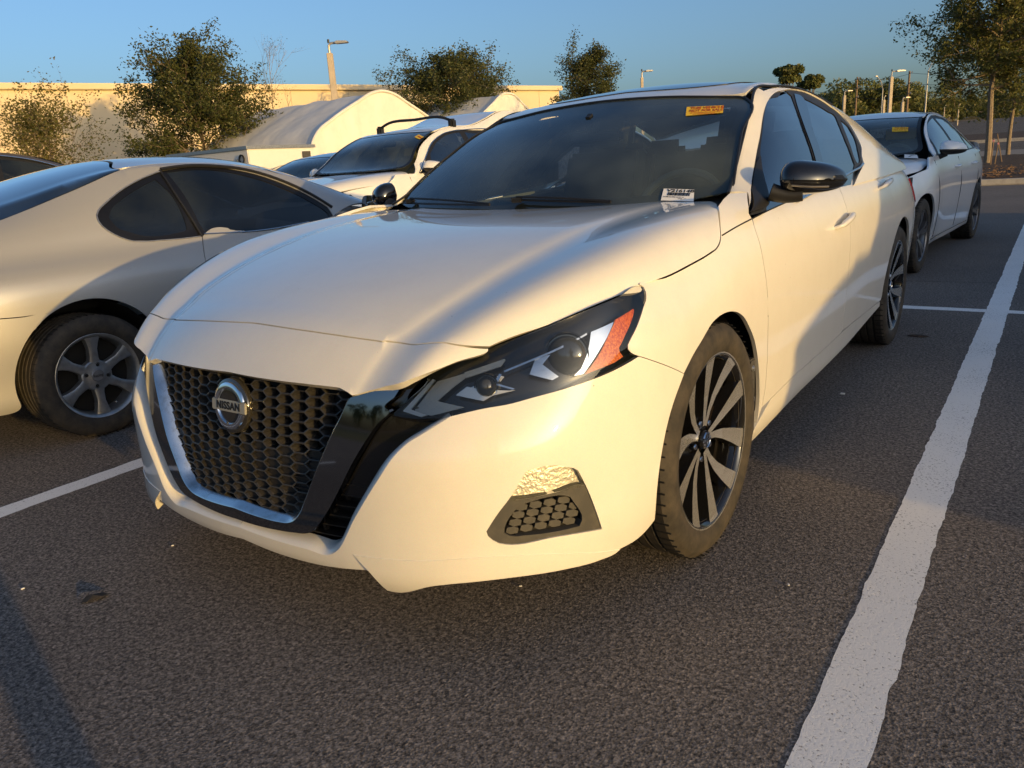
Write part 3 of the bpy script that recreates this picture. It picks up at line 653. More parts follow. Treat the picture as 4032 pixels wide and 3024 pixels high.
# boot lid
K = [[(x*s_, y, z-.03*s_**2) for s_ in (-1, -.6, -.3, 0, .3, .6, 1)] for y, z, x in ((3.1, 1.10, .72), (3.3, 1.035, .74), (3.5, 1.0, .72), (3.7, .975, .68), (3.86, .95, .60))]
BT = Surf(K); BT.N = BT.N*(1 if BT.N[5, 5][2] > 0 else -1)
panel('boot_lid', BT, [[('u', 0.001, 0.001)], [('u', BT.tu[-1], .001)], [('u', BT.tu[-1], BT.tv[-1])], [('u', .001, BT.tv[-1])]], pearl, hero, h=.06, gap=0)
# roof, pillars
ditch = PX('G', 300, 1243, 345, 1080, 390, 900, 415, 800, 445, 680, 462, 600, 480, 570)
rail = [('t', .612, 1.3), ('t', .60, 1.45), ('t', .582, 1.8), ('t', .588, 2.2), ('t', .61, 2.6), ('t', .64, 2.95)]
dlo = PX('H', 1092, 722, 1082, 690, 1062, 565, 1030, 500, 920, 340, 830, 268, 700, 186, 562, 141, 480, 145, 400, 168, 355, 215, 330, 262, 285, 490, 245, 700, 213, 930, 197, 1050)
panel('pillar_frame', CB, [ditch, rail, [('s', 3.36, 1.005)], [('s', 3.36, .958)], [('s', 2.8, .953), ('s', 2.2, .947)], [('s', 1.84, .943)], dlo, PX('G', 420, 1246)], pearl, hero, h=.035, gap=.001, lip=.012, mirror=True)
rail_in = [('t', .588, 1.45), ('t', .570, 1.8), ('t', .576, 2.15)]
roof_segs = [[('t', 0, 1.118), ('t', .3, 1.128), ('t', .5, 1.15)], [('t', .583, 1.172), ('t', .588, 1.3)]+rail_in, [('t', .575, 2.34)], [('t', .55, 2.42), ('t', .3, 2.46), ('t', 0, 2.47)]]
panel('roof', CBF, None, pearl, hero, uvloop=full_loop(CBF, roof_segs), h=.04, gap=0, lip=.012)
panel('sunroof', CBF, None, MT['gloss_black'], hero, uvloop=full_loop(CBF, [[('t', 0, 1.30), ('t', .40, 1.32)], [('t', .44, 1.36), ('t', .44, 2.05)], [('t', .40, 2.10), ('t', 0, 2.11)]]), off=.003, h=.05, gap=0, lip=.006)
rw = [[('t', 0, 2.48), ('t', .3, 2.47), ('t', .5, 2.44)], [('t', .555, 2.47), ('t', .585, 2.8), ('t', .60, 3.12)], [('t', .57, 3.17), ('t', 0, 3.22)]]
panel('rear_window', CBF, None, MT['glass_dew'], hero, uvloop=full_loop(CBF, rw), off=-.002, h=.05, gap=.001, lip=.004)
# windscreen with its black border
ws_top = [('t', 0, 1.10), ('t', .3, 1.11), ('t', .5, 1.13), ('t', .585, 1.152)]
ws_segs = [[('t', 0, .40), ('t', .3, .42), ('t', .55, .475)], [('t', .748, .58), ('t', .678, .86), ('t', .614, 1.12)], [('t', .585, 1.146), ('t', .5, 1.128), ('t', .3, 1.108), ('t', 0, 1.098)]]
ws_in = [[('t', 0, .455), ('t', .3, .475), ('t', .55, .53)], [('t', .70, .61), ('t', .635, .85), ('t', .578, 1.07)], [('t', .55, 1.098), ('t', .3, 1.075), ('t', 0, 1.065)]]
uo, ui = full_loop(WS, ws_segs), full_loop(WS, ws_in)
panel('windscreen', WS, None, MT['glass'], hero, uvloop=uo, h=.035, gap=0, lip=.004)
def ring(name, sf, outer, inner, material, parent, off):
    n = 220
    def rs(l):
        P = sf.P(np.vstack([l, l[:1]])); t = np.r_[0, np.cumsum(np.linalg.norm(np.diff(P, axis=0), axis=1))]
        q = np.linspace(0, t[-1], n, endpoint=False); P = np.array([np.interp(q, t, P[:, k]) for k in range(3)]).T
        N = np.array([sf.Nn(sf.near(p))[0] for p in P]); return P+N*off
    A, B = rs(outer), rs(inner); V = list(A)+list(B); F = [(k, (k+1) % n, n+(k+1) % n, n+k) for k in range(n)]
    return pydata(name, V, F, material, parent, True)
ring('glass_border', WS, uo, ui, MT['trim'], hero, -.004)
# cowl below the glass
cw = MB()
ys = [(-.76, .60, .955), (-.6, .52, .945), (-.4, .46, .935), (-.2, .43, .930), (0, .42, .928), (.2, .43, .930), (.4, .46, .935), (.6, .52, .945), (.76, .60, .955)]
P = curve(ys, .05); n = len(P); V = [p+(0, -.10, -.005) for p in P]+[p+(0, .08, .035) for p in P]
cw.add(V, [(k, k+1, n+k+1, n+k) for k in range(n-1)]); cw.build('cowl', MT['trim'], hero, True)
# dark gasket along the pillar and roof edge
g = MB()
gp = [CB.P(CB.uv(q))[0]+(0, 0, .002) for q in PX('G', 296, 1255)+ditch]+[CB.P(CB.uv(q))[0]+(0, 0, .002) for q in [('t', .594, 1.45), ('t', .576, 1.8), ('t', .582, 2.2), ('t', .60, 2.45)]]
g.tube(curve(np.array(gp), .03), .0055, 6); mirror_copy(g.build('roof_gasket', MT['trim'], hero, True))
wg = MB(); wp = WS.P(uo)+WS.Nn(uo)*.002; wp = wp[(wp[:, 2] > 1.0)]
wp = wp[np.argsort(np.arctan2(wp[:, 0], wp[:, 2]-1.0))]; wg.tube(wp[::3], .005, 6); wg.build('windscreen_seal', MT['trim'], hero, True)
# side glazing
dlo_loop = [dlo, PX('G', 420, 1246)[:1], PX('G', 440, 1395), belt_f[:-1], PX('H', 905, 828, 960, 797)]
panel('window_frame', CB, dlo_loop, MT['trim'], hero, off=-.006, h=.05, gap=0, lip=.004, mirror=True, holes=[
    [PX('H', 345, 228, 370, 205, 430, 190, 535, 184), PX('H', 537, 186, 640, 460, 712, 680), PX('H', 770, 870, 345, 1070), PX('H', 300, 800, 292, 640, 310, 450)],
    [PX('H', 612, 196, 700, 238, 820, 308, 876, 346), PX('H', 880, 352, 950, 520, 1025, 712), PX('H', 1028, 722, 830, 842), PX('H', 780, 690, 700, 440)],
    [PX('H', 914, 372, 975, 425, 1022, 505), PX('H', 1050, 600, 1066, 700), PX('H', 1050, 712, 1042, 700), PX('H', 1000, 590, 950, 460)]])
for nm, sg in (('side_window', [PX('H', 340, 222, 370, 200, 430, 185, 540, 180), PX('H', 540, 182, 645, 460, 716, 680), PX('H', 775, 880, 345, 1080), PX('H', 295, 800, 288, 640, 305, 450)]),
               ('side_window', [PX('H', 608, 190, 700, 232, 822, 302, 880, 342), PX('H', 884, 350, 955, 520, 1030, 714), PX('H', 1030, 726, 830, 848), PX('H', 775, 690, 696, 440)]),
               ('quarter_window', [PX('H', 910, 366, 978, 420, 1026, 500), PX('H', 1054, 600, 1070, 704), PX('H', 1050, 716, 1040, 706), PX('H', 996, 592, 946, 462)])):
    panel(nm, CB, sg, MT['glass_side'], hero, off=-.009, h=.05, gap=0, lip=.003, mirror=True)
# B-pillar cover, belt strip
panel('pillar_cover', CB, [PX('H', 552, 172, 606, 190), PX('H', 690, 440, 772, 690), PX('H', 790, 830), PX('H', 745, 850, 720, 690, 640, 450)], MT['gloss_black'], hero, off=-.002, h=.05, gap=0, lip=.004, mirror=True)
panel('mirror_sail', CB, [PX('H', 203, 1095), PX('H', 215, 930, 265, 690), PX('H', 285, 660, 300, 780, 345, 960, 352, 1020)], MT['trim'], hero, off=.003, h=.04, gap=0, lip=.006, mirror=True)
bl = MB(); bp = [SK.P(SK.uv(q))[0] for q in PX('G', 255, 1526, 340, 1475, 452, 1416, 560, 1362, 680, 1308)]
bl.tube(curve(bp, .02), [.0022]*len(curve(bp, .02)), 6); o = bl.build('belt_seam', MT['dark'], hero, True); mirror_copy(o)
bl = MB(); bp = [CB.P(CB.uv(q))[0]+(.003, 0, 0) for q in PX('H', 560, 1015, 760, 905, 905, 828, 1000, 777, 1060, 742, 1080, 720)]
bl.tube(curve(bp, .02), .006, 6); o = bl.build('belt_strip', MT['satin'], hero, True); mirror_copy(o)
# ---------------------------------------------------------------- front fascia: V trim, grille, lamps
def fas_y(x, z):
    a = abs(x); y0 = tab([(.15, -.90), (.22, -.92), (.34, -.929), (.45, -.926), (.55, -.912), (.66, -.888), (.75, -.85)], z)
    return y0+.26*a**2+.9*max(0, a-.38)**2
K = [[(x, fas_y(x, z), z) for z in (.15, .22, .28, .34, .40, .46, .52, .58, .64, .70, .76)] for x in (0, .08, .16, .24, .32, .38, .44, .5, .56, .64)]
FA = Surf(K, du=5, dv=4)
if FA.N[5, 5][1] > 0: FA.N = -FA.N
FAf = Surf([[(-p[0], p[1], p[2]) for p in c] for c in K[:0:-1]]+K, du=5, dv=4)
if FAf.N[5, 5][1] > 0: FAf.N = -FAf.N
# the V: outer edge, inner edge (right half, centre to tip)
v_out = PX('M', 1000, 1275, 1200, 1372, 1590, 1550)+PX('R', 0, 1043, 200, 1092, 400, 1123, 500, 1130, 560, 1112, 600, 1070, 680, 960, 800, 740, 930, 480, 1050, 280, 1140, 150, 1245, 30)+PX('1', 2060, 520, 2130, 445)
v_tip = PX('1', 2160, 400, 2185, 352)
v_top = PX('1', 2185, 345, 2000, 392, 1800, 445)
v_in = PX('1', 1788, 450)+PX('R', 830, 60, 750, 220, 640, 470, 560, 670, 490, 850, 445, 960, 405, 1010, 345, 1035, 240, 1025, 100, 990, 0, 958)+PX('M', 1700, 1452, 1300, 1300, 1100, 1220)
# full_loop closes through the centre: build as half band instead
def open_path(sf, pts, hb=.008):
    return curve([sf.uv(q) for q in pts], hb)
def clip_x(sf, P):
    Q = sf.P(P); return P[Q[:, 0] > 0]
def half_band(name, sf, outer, tip, top, inner, material, off, lip, gap=0, h=.02):
    a = clip_x(sf, open_path(sf, outer)); b = clip_x(sf, open_path(sf, inner))
    pa = sf.P(a[:1])[0]*(0, 1, 1); pb = sf.P(b[-1:])[0]*(0, 1, 1)
    t = open_path(sf, tip); u = open_path(sf, top)
    l = np.vstack([sf.near(pa), a, t, u[1:], b[1:], sf.near(pb)])
    c = np.linspace(0, 1, 8)[1:-1, None]; l = np.vstack([l, l[-1]+(l[0]-l[-1])*c])
    return panel(name, sf, None, material, hero, uvloop=l, off=off, lip=lip, gap=gap, h=h, mirror=True, lipdir=(0, 1, 0)), a, b
MT['v_paint'] = mat('smoked chrome', (.27, .27, .275), .06, 1)
(vt, vt2), va, vb = half_band('v_trim', FAf, v_out, v_tip, v_top, v_in, MT['v_paint'], .012, .02)
# satin inner wall of the V, stepping back to the mesh
Q = FAf.P(vb)+FAf.Nn(vb)*.012; Q = np.vstack([Q, Q[-1]*(0, 1, 1)])
def inward(Q, d):
    T = np.gradient(Q, axis=0); T /= np.linalg.norm(T, axis=1)[:, None]+1e-9; I = np.stack([T[:, 2]*-1, T[:, 0]*0, T[:, 0]], 1)
    c = np.array([.05, -.9, .52]); s = np.sign(((c-Q)*I).sum(1)); s = np.where(np.abs(((c-Q)*I).sum(1)) < 1e-6, 1, s); return Q+I*s[:, None]*d
rows = [Q]+[inward(Q, d)+(0, y, 0) for d, y in ((.004, .002), (.016, .030), (.020, .046))]
n = len(Q); V = np.vstack(rows); F = [(r*n+k, r*n+k+1, (r+1)*n+k+1, (r+1)*n+k) for r in range(3) for k in range(n-1)]
o = pydata('v_inner_wall', V, F, MT['satin'], hero, True); mirror_copy(o)
# mesh backing and cells
rim = rows[-1]; rim = rim[np.argsort(np.arange(len(rim)))]
poly_xz = np.vstack([rim[:, [0, 2]], (rim*(-1, 1, 1))[::-1][:, [0, 2]]])
def grille_y(x, z): return fas_y(x, z)-.012+.026
topz = float(rim[0, 2])
hex0 = [(math.cos(R_(60*k)), math.sin(R_(60*k))) for k in range(6)]
CW, CH = .0312, .0124     # half width, half height (to the flat edge)
def hexring(sx, sz, y, dx=0, dz=0): return [(a*sx+dx, y, b*sz/.8660254+dz) for a, b in hex0]
def cell_mesh(kind):
    m = MB(); A = hexring(CW, CH, .006); B = hexring(CW-.0004, CH-.0003, 0); 
    V = A+B; F = [(k, (k+1) % 6, 6+(k+1) % 6, 6+k) for k in range(6)]
    B2 = hexring(CW-.0029, CH-.0020, .0006); V = V+B2; F += [(6+k, 6+(k+1) % 6, 12+(k+1) % 6, 12+k) for k in range(6)]
    if kind == 0:
        C = [(x*(.90 if x > 0 else .40)+.001, .022, z*.84) for x, _, z in B2]; C = [(x if abs(z) < .001 or x > 0 else x*1.0, y, z) for x, y, z in C]; F += [(12+k, 12+(k+1) % 6, 18+(k+1) % 6, 18+k) for k in range(6)]; V = V+C
    elif kind == 1:
        C = hexring(CW-.0045, CH-.0034, .0075); F += [(12+k, 12+(k+1) % 6, 18+(k+1) % 6, 18+k) for k in range(6)]+[tuple(range(18, 24))]; V = V+C
    else:
        C = hexring(CW*.74, CH*.78, .012, .001); C = [(x, y+.40*(x-.001), z) for x, y, z in C]
        F += [(12+k, 12+(k+1) % 6, 18+(k+1) % 6, 18+k) for k in range(6)]+[tuple(range(18, 24))]; V = V+C
    me = bpy.data.meshes.new('grille_cell'); me.from_pydata([tuple(v) for v in V], [], [f[::-1] for f in F]); me.materials.append(MT['grille']); me.materials.append(MT['grille_edge']); me.polygons.foreach_set('material_index', [1 if k < 12 else 0 for k in range(len(F))]); return me
cells = [cell_mesh(k) for k in range(3)]
grl = pydata('grille', [(x, grille_y(x, z)+.03, z) for x in np.linspace(-.42, .42, 15) for z in np.linspace(.30, .68, 8)], [(i*8+j, (i+1)*8+j, (i+1)*8+j+1, i*8+j+1) for i in range(14) for j in range(7)], MT['dark'], hero)
rnd = random.Random(4)
EMB = np.array([0, 0, .583]); EMB[1] = -.899
cand = []
for i in range(-10, 11):
    x = i*CW*1.5*.985
    for j in range(-1, 18):
        z = .318+j*CH*2+(CH if i % 2 else 0)
        if inside(np.array([[x*1.0, z]]), poly_xz)[0] or inside(np.array([[x*.97, z+.006]]), poly_xz)[0]:
            if math.hypot(x, z-EMB[2]) < .05: continue
            cand.append((x, z))
for x, z in cand[:298]:
    k = 0 if z > .485+.012*math.sin(x*9) else (1 if z > .40 else 2)
    o = link('grille_cell', cells[k], None, grl); e = .004
    dx = (grille_y(x+e, z)-grille_y(x-e, z))/(2*e); dz = (grille_y(x, z+e)-grille_y(x, z-e))/(2*e)
    X = Vector((1, dx, 0)).normalized(); Z = Vector((0, dz, 1)).normalized(); Y = Z.cross(X).normalized(); Z = X.cross(Y)
    o.matrix_local = Matrix(((X[0], Y[0], Z[0], x), (X[1], Y[1], Z[1], grille_y(x, z)), (X[2], Y[2], Z[2], z), (0, 0, 0, 1)))
print('cells', len(cand))
# round emblem
bd = thing('badge', None, None); bd.parent = hero; tilt = math.atan((fas_y(0, .65)-fas_y(0, .5))/.15)
bd.location = EMB; bd.rotation_euler = (-tilt*.8, 0, 0); bd.scale = (1.1, 1.1, 1.1)
m = MB(); m.lathe([(.0001, -.006), (.03, -.0056), (.055, -.0038), (.0625, -.001), (.0645, .003), (.0645, .012)], 48, 1); m.build('badge_disc', mat('smoked badge plastic', (.025, .023, .019), .08, 0, 1, var=(90, (.10, .09, .06), .62, .75)), bd, True)
m = MB(); m.lathe([(.039, -.0045), (.0415, -.0088), (.0495, -.0090), (.0540, -.0068), (.0555, -.003)], 48, 1, a0=R_(16), a1=R_(164)); m.build('badge_ring', MT['chrome'], bd, True)
m = MB(); m.lathe([(.039, -.0045), (.0415, -.0088), (.0495, -.0090), (.0540, -.0068), (.0555, -.003)], 48, 1, a0=R_(196), a1=R_(344)); m.build('badge_ring', MT['chrome'], bd, True)
m = MB(); m.box((0, -.0055, 0), (.124, .006, .027)); m.build('badge_bar', mat('badge bar', (.46, .45, .40), .35, .5), bd, bevel=.002)
t = text_mesh('NISSAN', .0245, MT['ink'], 'lettering', bd, .0008, spacing=1.06, bold=.0006); t.location = (0, -.0088, .0); t.rotation_euler = (R_(90), 0, 0)
# gloss black cheeks outside the V, and the slatted lower intake
SKo = SK
cheek = [PX('1', 2190, 345, 2130, 460, 2060, 535)+PX('R', 1250, 40, 1145, 160, 1055, 290, 935, 490, 800, 750, 765, 812), PX('R', 780, 812, 1010, 836), PX('R', 1060, 780, 1130, 665, 1240, 495, 1385, 340)+PX('2', 545, 1105, 420, 1135), PX('2', 250, 1125, 120, 1095, 95, 1085), PX('2', 150, 1030, 320, 830, 350, 785), PX('2', 345, 783, 150, 835)]
panel('black_cheek', FA, [[('p', 480+x*.5063, 1340+y*.5063) for x, y in ((2195, 340), (2130, 455), (2060, 530))]+PX('R', 1250, 40, 1145, 160, 1055, 290, 935, 490, 800, 750, 765, 812), PX('R', 780, 815, 1030, 840), PX('R', 1080, 780, 1150, 665, 1260, 495, 1400, 345)+PX('2', 545, 1112), PX('2', 550, 1085, 250, 1030, 200, 1000), PX('2', 330, 790)], MT['gloss_black'], hero, off=-.016, h=.025, gap=0, lip=.01, mirror=True)
panel('intake_back', FAf, [[('f', -.50, .20), ('f', 0, .24), ('f', .50, .20)], [('f', .62, .50)], [('f', .5, .56), ('f', 0, .5), ('f', -.5, .56)], [('f', -.62, .50)]], MT['dark'], hero, off=-.055, h=.05, gap=0, lip=.0)
for z in (.262, .290, .318, .346, .374, .402, .430):
    for s_ in ((1,) if z < .3 else (1, -1)):
        x0, x1 = (-.44, .44) if z < .3 else (.20, .44+.04*(z-.3)/.1)
        P = [(s_*x, fas_y(x, z)+.028, z) for x in np.linspace(x0, x1, 13)]
        m = MB(); n = len(P); V = []
        for p in P: V += [(p[0], p[1]-.012, p[2]+.003), (p[0], p[1]-.012, p[2]), (p[0], p[1]+.02, p[2]-.004), (p[0], p[1]+.02, p[2]+.004)]
        m.add(V, [(4*k+a, 4*k+(a+1) % 4, 4*k+4+(a+1) % 4, 4*k+4+a) for k in range(n-1) for a in range(4)]+[(0, 1, 2, 3), (4*n-4, 4*n-3, 4*n-2, 4*n-1)])
        m.build('intake_slat', MT['grille'], hero, False)
for x, z in ((-.26, .275), (-.13, .272), (.02, .272), (.16, .275), (.27, .30), (.31, .345), (.35, .39)):
    m = MB(); m.box((x, fas_y(x, z)+.034, z+.004), (.009, .016, .020)); m.build('intake_rib', MT['grille'], hero, bevel=.002)
# headlamp
def sub(poly, off, material, parent, nm, lip=.004, mirror=True, h=.02, surf=None):
    return panel(nm, surf or SK, poly, material, parent, off=off, h=h, gap=0, lip=lip, mirror=mirror)
HL = [PX('2', 80, 1092, 200, 985, 372, 783), PX('2', 372, 781, 600, 682, 855, 574, 1200, 440, 1550, 299, 1850, 174, 2027, 93), PX('2', 2042, 100, 2058, 140, 2060, 185, 2040, 250, 1980, 420, 1925, 530, 1912, 565, 1935, 605, 2005, 640), PX('2', 2003, 644, 1800, 758, 1500, 874, 1200, 958, 1000, 1014, 800, 1049, 545, 1108), PX('2', 400, 1118, 250, 1122)]
hls = []
for s_ in (1, -1): q = thing('headlight', None, None); q.parent = hero; hls.append(q)
def lamp(nm, poly, off, material, lip=.004, h=.02):
    if poly is not HL: poly = [[q] for sg in poly for q in sg]
    a, b = sub(poly, off, material, None, nm, lip, True, h); a.parent, b.parent = hls; return a
MT['lamp_black'] = mat('lamp housing', (.012, .012, .013), .18, 0, .3)
MT['drl'] = mat('frosted light guide', (.78, .78, .74), .35, 0, .6, bump=(600, .4, .001))
MT['drl_clear'] = mat('ribbed reflector', (.46, .47, .44), .3, .15, .6, bump=(350, .6, .002))
MT['reflector'] = mat('lamp reflector', (.80, .79, .74), .22, .55)
lamp('lamp_housing', HL, -.040, MT['lamp_black'], lip=-.036, h=.03)
lamp('light_guide', [PX('2', 392, 803, 160, 1050), PX('2', 160, 1056, 300, 1100), PX('2', 352, 1086, 222, 1042), PX('2', 222, 1036, 412, 812)], -.010, MT['drl'])
lamp('light_guide', [PX('2', 418, 812, 240, 1032), PX('2', 240, 1042, 368, 1082), PX('2', 640, 1018), PX('2', 420, 968, 560, 850), PX('2', 640, 790), PX('2', 660, 742)], -.020, MT['drl_clear'])
lamp('light_guide', [PX('2', 640, 745, 960, 640), PX('2', 968, 650, 930, 700), PX('2', 650, 790)], -.016, MT['drl_clear'])
lamp('lamp_reflector', [PX('2', 570, 925, 660, 858), PX('2', 770, 880, 1000, 893), PX('2', 1050, 890, 870, 930, 795, 972)], -.018, MT['reflector'])
lamp('lamp_reflector', [PX('2', 680, 858, 860, 770), PX('2', 930, 760, 960, 770), PX('2', 900, 850, 930, 890), PX('2', 770, 885)], -.030, MT['reflector'])
lamp('lamp_trim', [PX('2', 955, 738, 1615, 447), PX('2', 1618, 462, 960, 752)], -.012, MT['satin'], h=.01)
for poly in ([PX('2', 1205, 640, 1325, 612), PX('2', 1262, 690), PX('2', 1395, 790), PX('2', 1345, 818, 1160, 768)], [PX('2', 870, 842, 920, 760), PX('2', 940, 765), PX('2', 905, 838), PX('2', 1045, 880), PX('2', 1030, 890)]):
    lamp('lamp_trim', poly, -.014, MT['satin'], h=.012)
lamp('lamp_blade', [PX('2', 1650, 440, 1838, 358), PX('2', 1735, 560, 1590, 772), PX('2', 1520, 786), PX('2', 1575, 730, 1625, 600)], -.012, MT['chrome'])
am = lamp('amber_reflector', [PX('2', 1842, 345, 1985, 258), PX('2', 1992, 270, 1985, 310, 1920, 470, 1872, 570, 1880, 605, 1905, 640), PX('2', 1840, 685, 1600, 778), PX('2', 1640, 730, 1740, 570)], -.010, MT['amber'])
lamp('headlight_lens', HL, -.001, MT['lens'], lip=.006, h=.02)
for k, s_ in enumerate((1, -1)):
    for (px, py, r, d) in ((1430, 640, .045, .05), (800, 880, .024, .03)):
        c = SK.P(SK.uv(PX('2', px, py)[0]))[0]; n = SK.Nn(SK.uv(PX('2', px, py)[0]))[0]
        n = n*.4+np.array([.25, -.97, .0])*.6; n /= np.linalg.norm(n); c = c-n*d*.75
        m = MB(); m.lathe([(.0001, .022)]+[(r*math.sin(R_(a)), .022*math.cos(R_(a))) for a in range(10, 91, 10)]+[(r*1.06, 0), (r*1.12, -.006), (r*1.15, .004), (r*1.2, -.02)], 32, 2)
        o = m.build('projector_lens', mat('projector glass', (.05, .055, .06), .03, .2, 1), None, True); fr_ = frame_from(c, np.cross((0, 0, 1), n), n)
        if s_ < 0:
            for v in o.data.vertices: v.co = fr_@v.co; v.co.x *= -1
            o.data.flip_normals()
        else: o.matrix_local = fr_
        o.parent = hls[k]
# fog lamp pod
for s_ in (1,):
    pods = []
    for q in (1, -1): e = thing('fog_lamp', None, None); e.parent = hero; pods.append(e)
    def pod(nm, poly, off, material, lip=.004, h=.02, holes=()):
        a, b = panel(nm, SK, poly, material, None, off=off, h=h, gap=0, lip=lip, mirror=True, holes=holes); a.parent, b.parent = pods; return a
    lens = [PX('F', 253, 231, 380, 197, 470, 201, 550, 223), PX('F', 551, 226, 594, 306), PX('F', 500, 330, 400, 357, 155, 388)]
    mesh = [PX('F', 215, 430, 500, 376), PX('F', 512, 380, 522, 395, 570, 540), PX('F', 565, 548, 250, 602, 160, 606), PX('F', 128, 590, 128, 572)]
    pod('fog_bezel', [PX('F', 150, 392, 400, 358, 595, 308), PX('F', 598, 310, 660, 470, 691, 562), PX('F', 685, 566, 420, 610, 150, 653), PX('F', 95, 645, 25, 590), PX('F', 22, 572, 90, 470)], -.004, MT['greyplastic'], lip=.03, holes=[mesh])
    pod('fog_reflector', lens, -.018, mat('fog reflector', (.72, .71, .68), .30, .45, bump=(110, .9, .004)), lip=-.016)
    pod('fog_lens', lens, -.002, MT['lens'], lip=.004)
    pod('fog_mesh_back', mesh, -.030, MT['dark'], lip=-.02)
    cs = []
    U0 = [SK.uv(q) for q in PX('F', 150, 580)][0]
    for i in range(5):
        for j in range(4):
            px = 178+i*84+j*18+(0); py = 582-j*45-i*14-(0 if i % 2 else 0)
            if px > 560 or py < 385: continue
            hx = [('p', VW['F'][0]+(px+a*39-b*7)*.683, VW['F'][1]+(py-a*8-b*19)*.683) for a, b in ((-1, -.2), (-.45, -1), (.62, -1), (1, .2), (.45, 1), (-.62, 1))]
            pod('mesh_cell', [[q] for q in hx], -.012, MT['greyplastic'], lip=.012, h=.05)
# ---------------------------------------------------------------- wheels
def tyre_mesh(R, rr, w, grooves=4, blocks=64):
    """tyre about the local X axis, outer face at +X"""
    h = w/2; prof = [(rr-.012, h*.80), (rr+.004, h*.90), (rr+.010, h*.97), (rr+(R-rr)*.45, h*1.03), (rr+(R-rr)*.75, h*1.0), (R-.014, h*.95), (R-.004, h*.86)]
    tread = []; n = grooves
    for k in range(n+1):
        a = h*.82-(2*h*.82)*k/(n+1)*1.0; b = h*.82-(2*h*.82)*(k+1)/(n+1)
        g = .005
        tread += [(R, a-(g if k else 0)), (R, b+(g if k < n else 0))]
        if k < n: tread += [(R-.008, b+g*.6), (R-.008, b-g*.6)]
    full = prof+tread+[(r, -x) for r, x in prof[::-1]]
    m = MB(); m.lathe(full, 72, 0); me = m.build('tyre', MT['rubber'], None, 40)
    d = me.data; V = np.empty(len(d.vertices)*3); d.vertices.foreach_get('co', V); V = V.reshape(-1, 3)
    # contact patch
    V[:, 2] = np.maximum(V[:, 2], -R+.006); d.vertices.foreach_set('co', V.ravel())
    # sipes cut across the tread as shallow blocks
    bm = MB()
    for k in range(blocks):
        t = 2*math.pi*k/blocks
        for a, b in ((h*.55, h*.93), (-h*.93, -h*.55)):
            c = (a+b)/2; rot = Matrix.Rotation(-t, 3, 'X')
            p = Vector((c, 0, R+.0005)); p.rotate(rot); bm.box(p, (b-a, .004, .003), rot=rot)
    s = bm.build('tread_sipes', MT['dark'], me)
    s['kind'] = 'stuff'
    return me
def flatspoke(pts_in, pts_out, x0, x1, material_face, m, thick=.02):
    pass
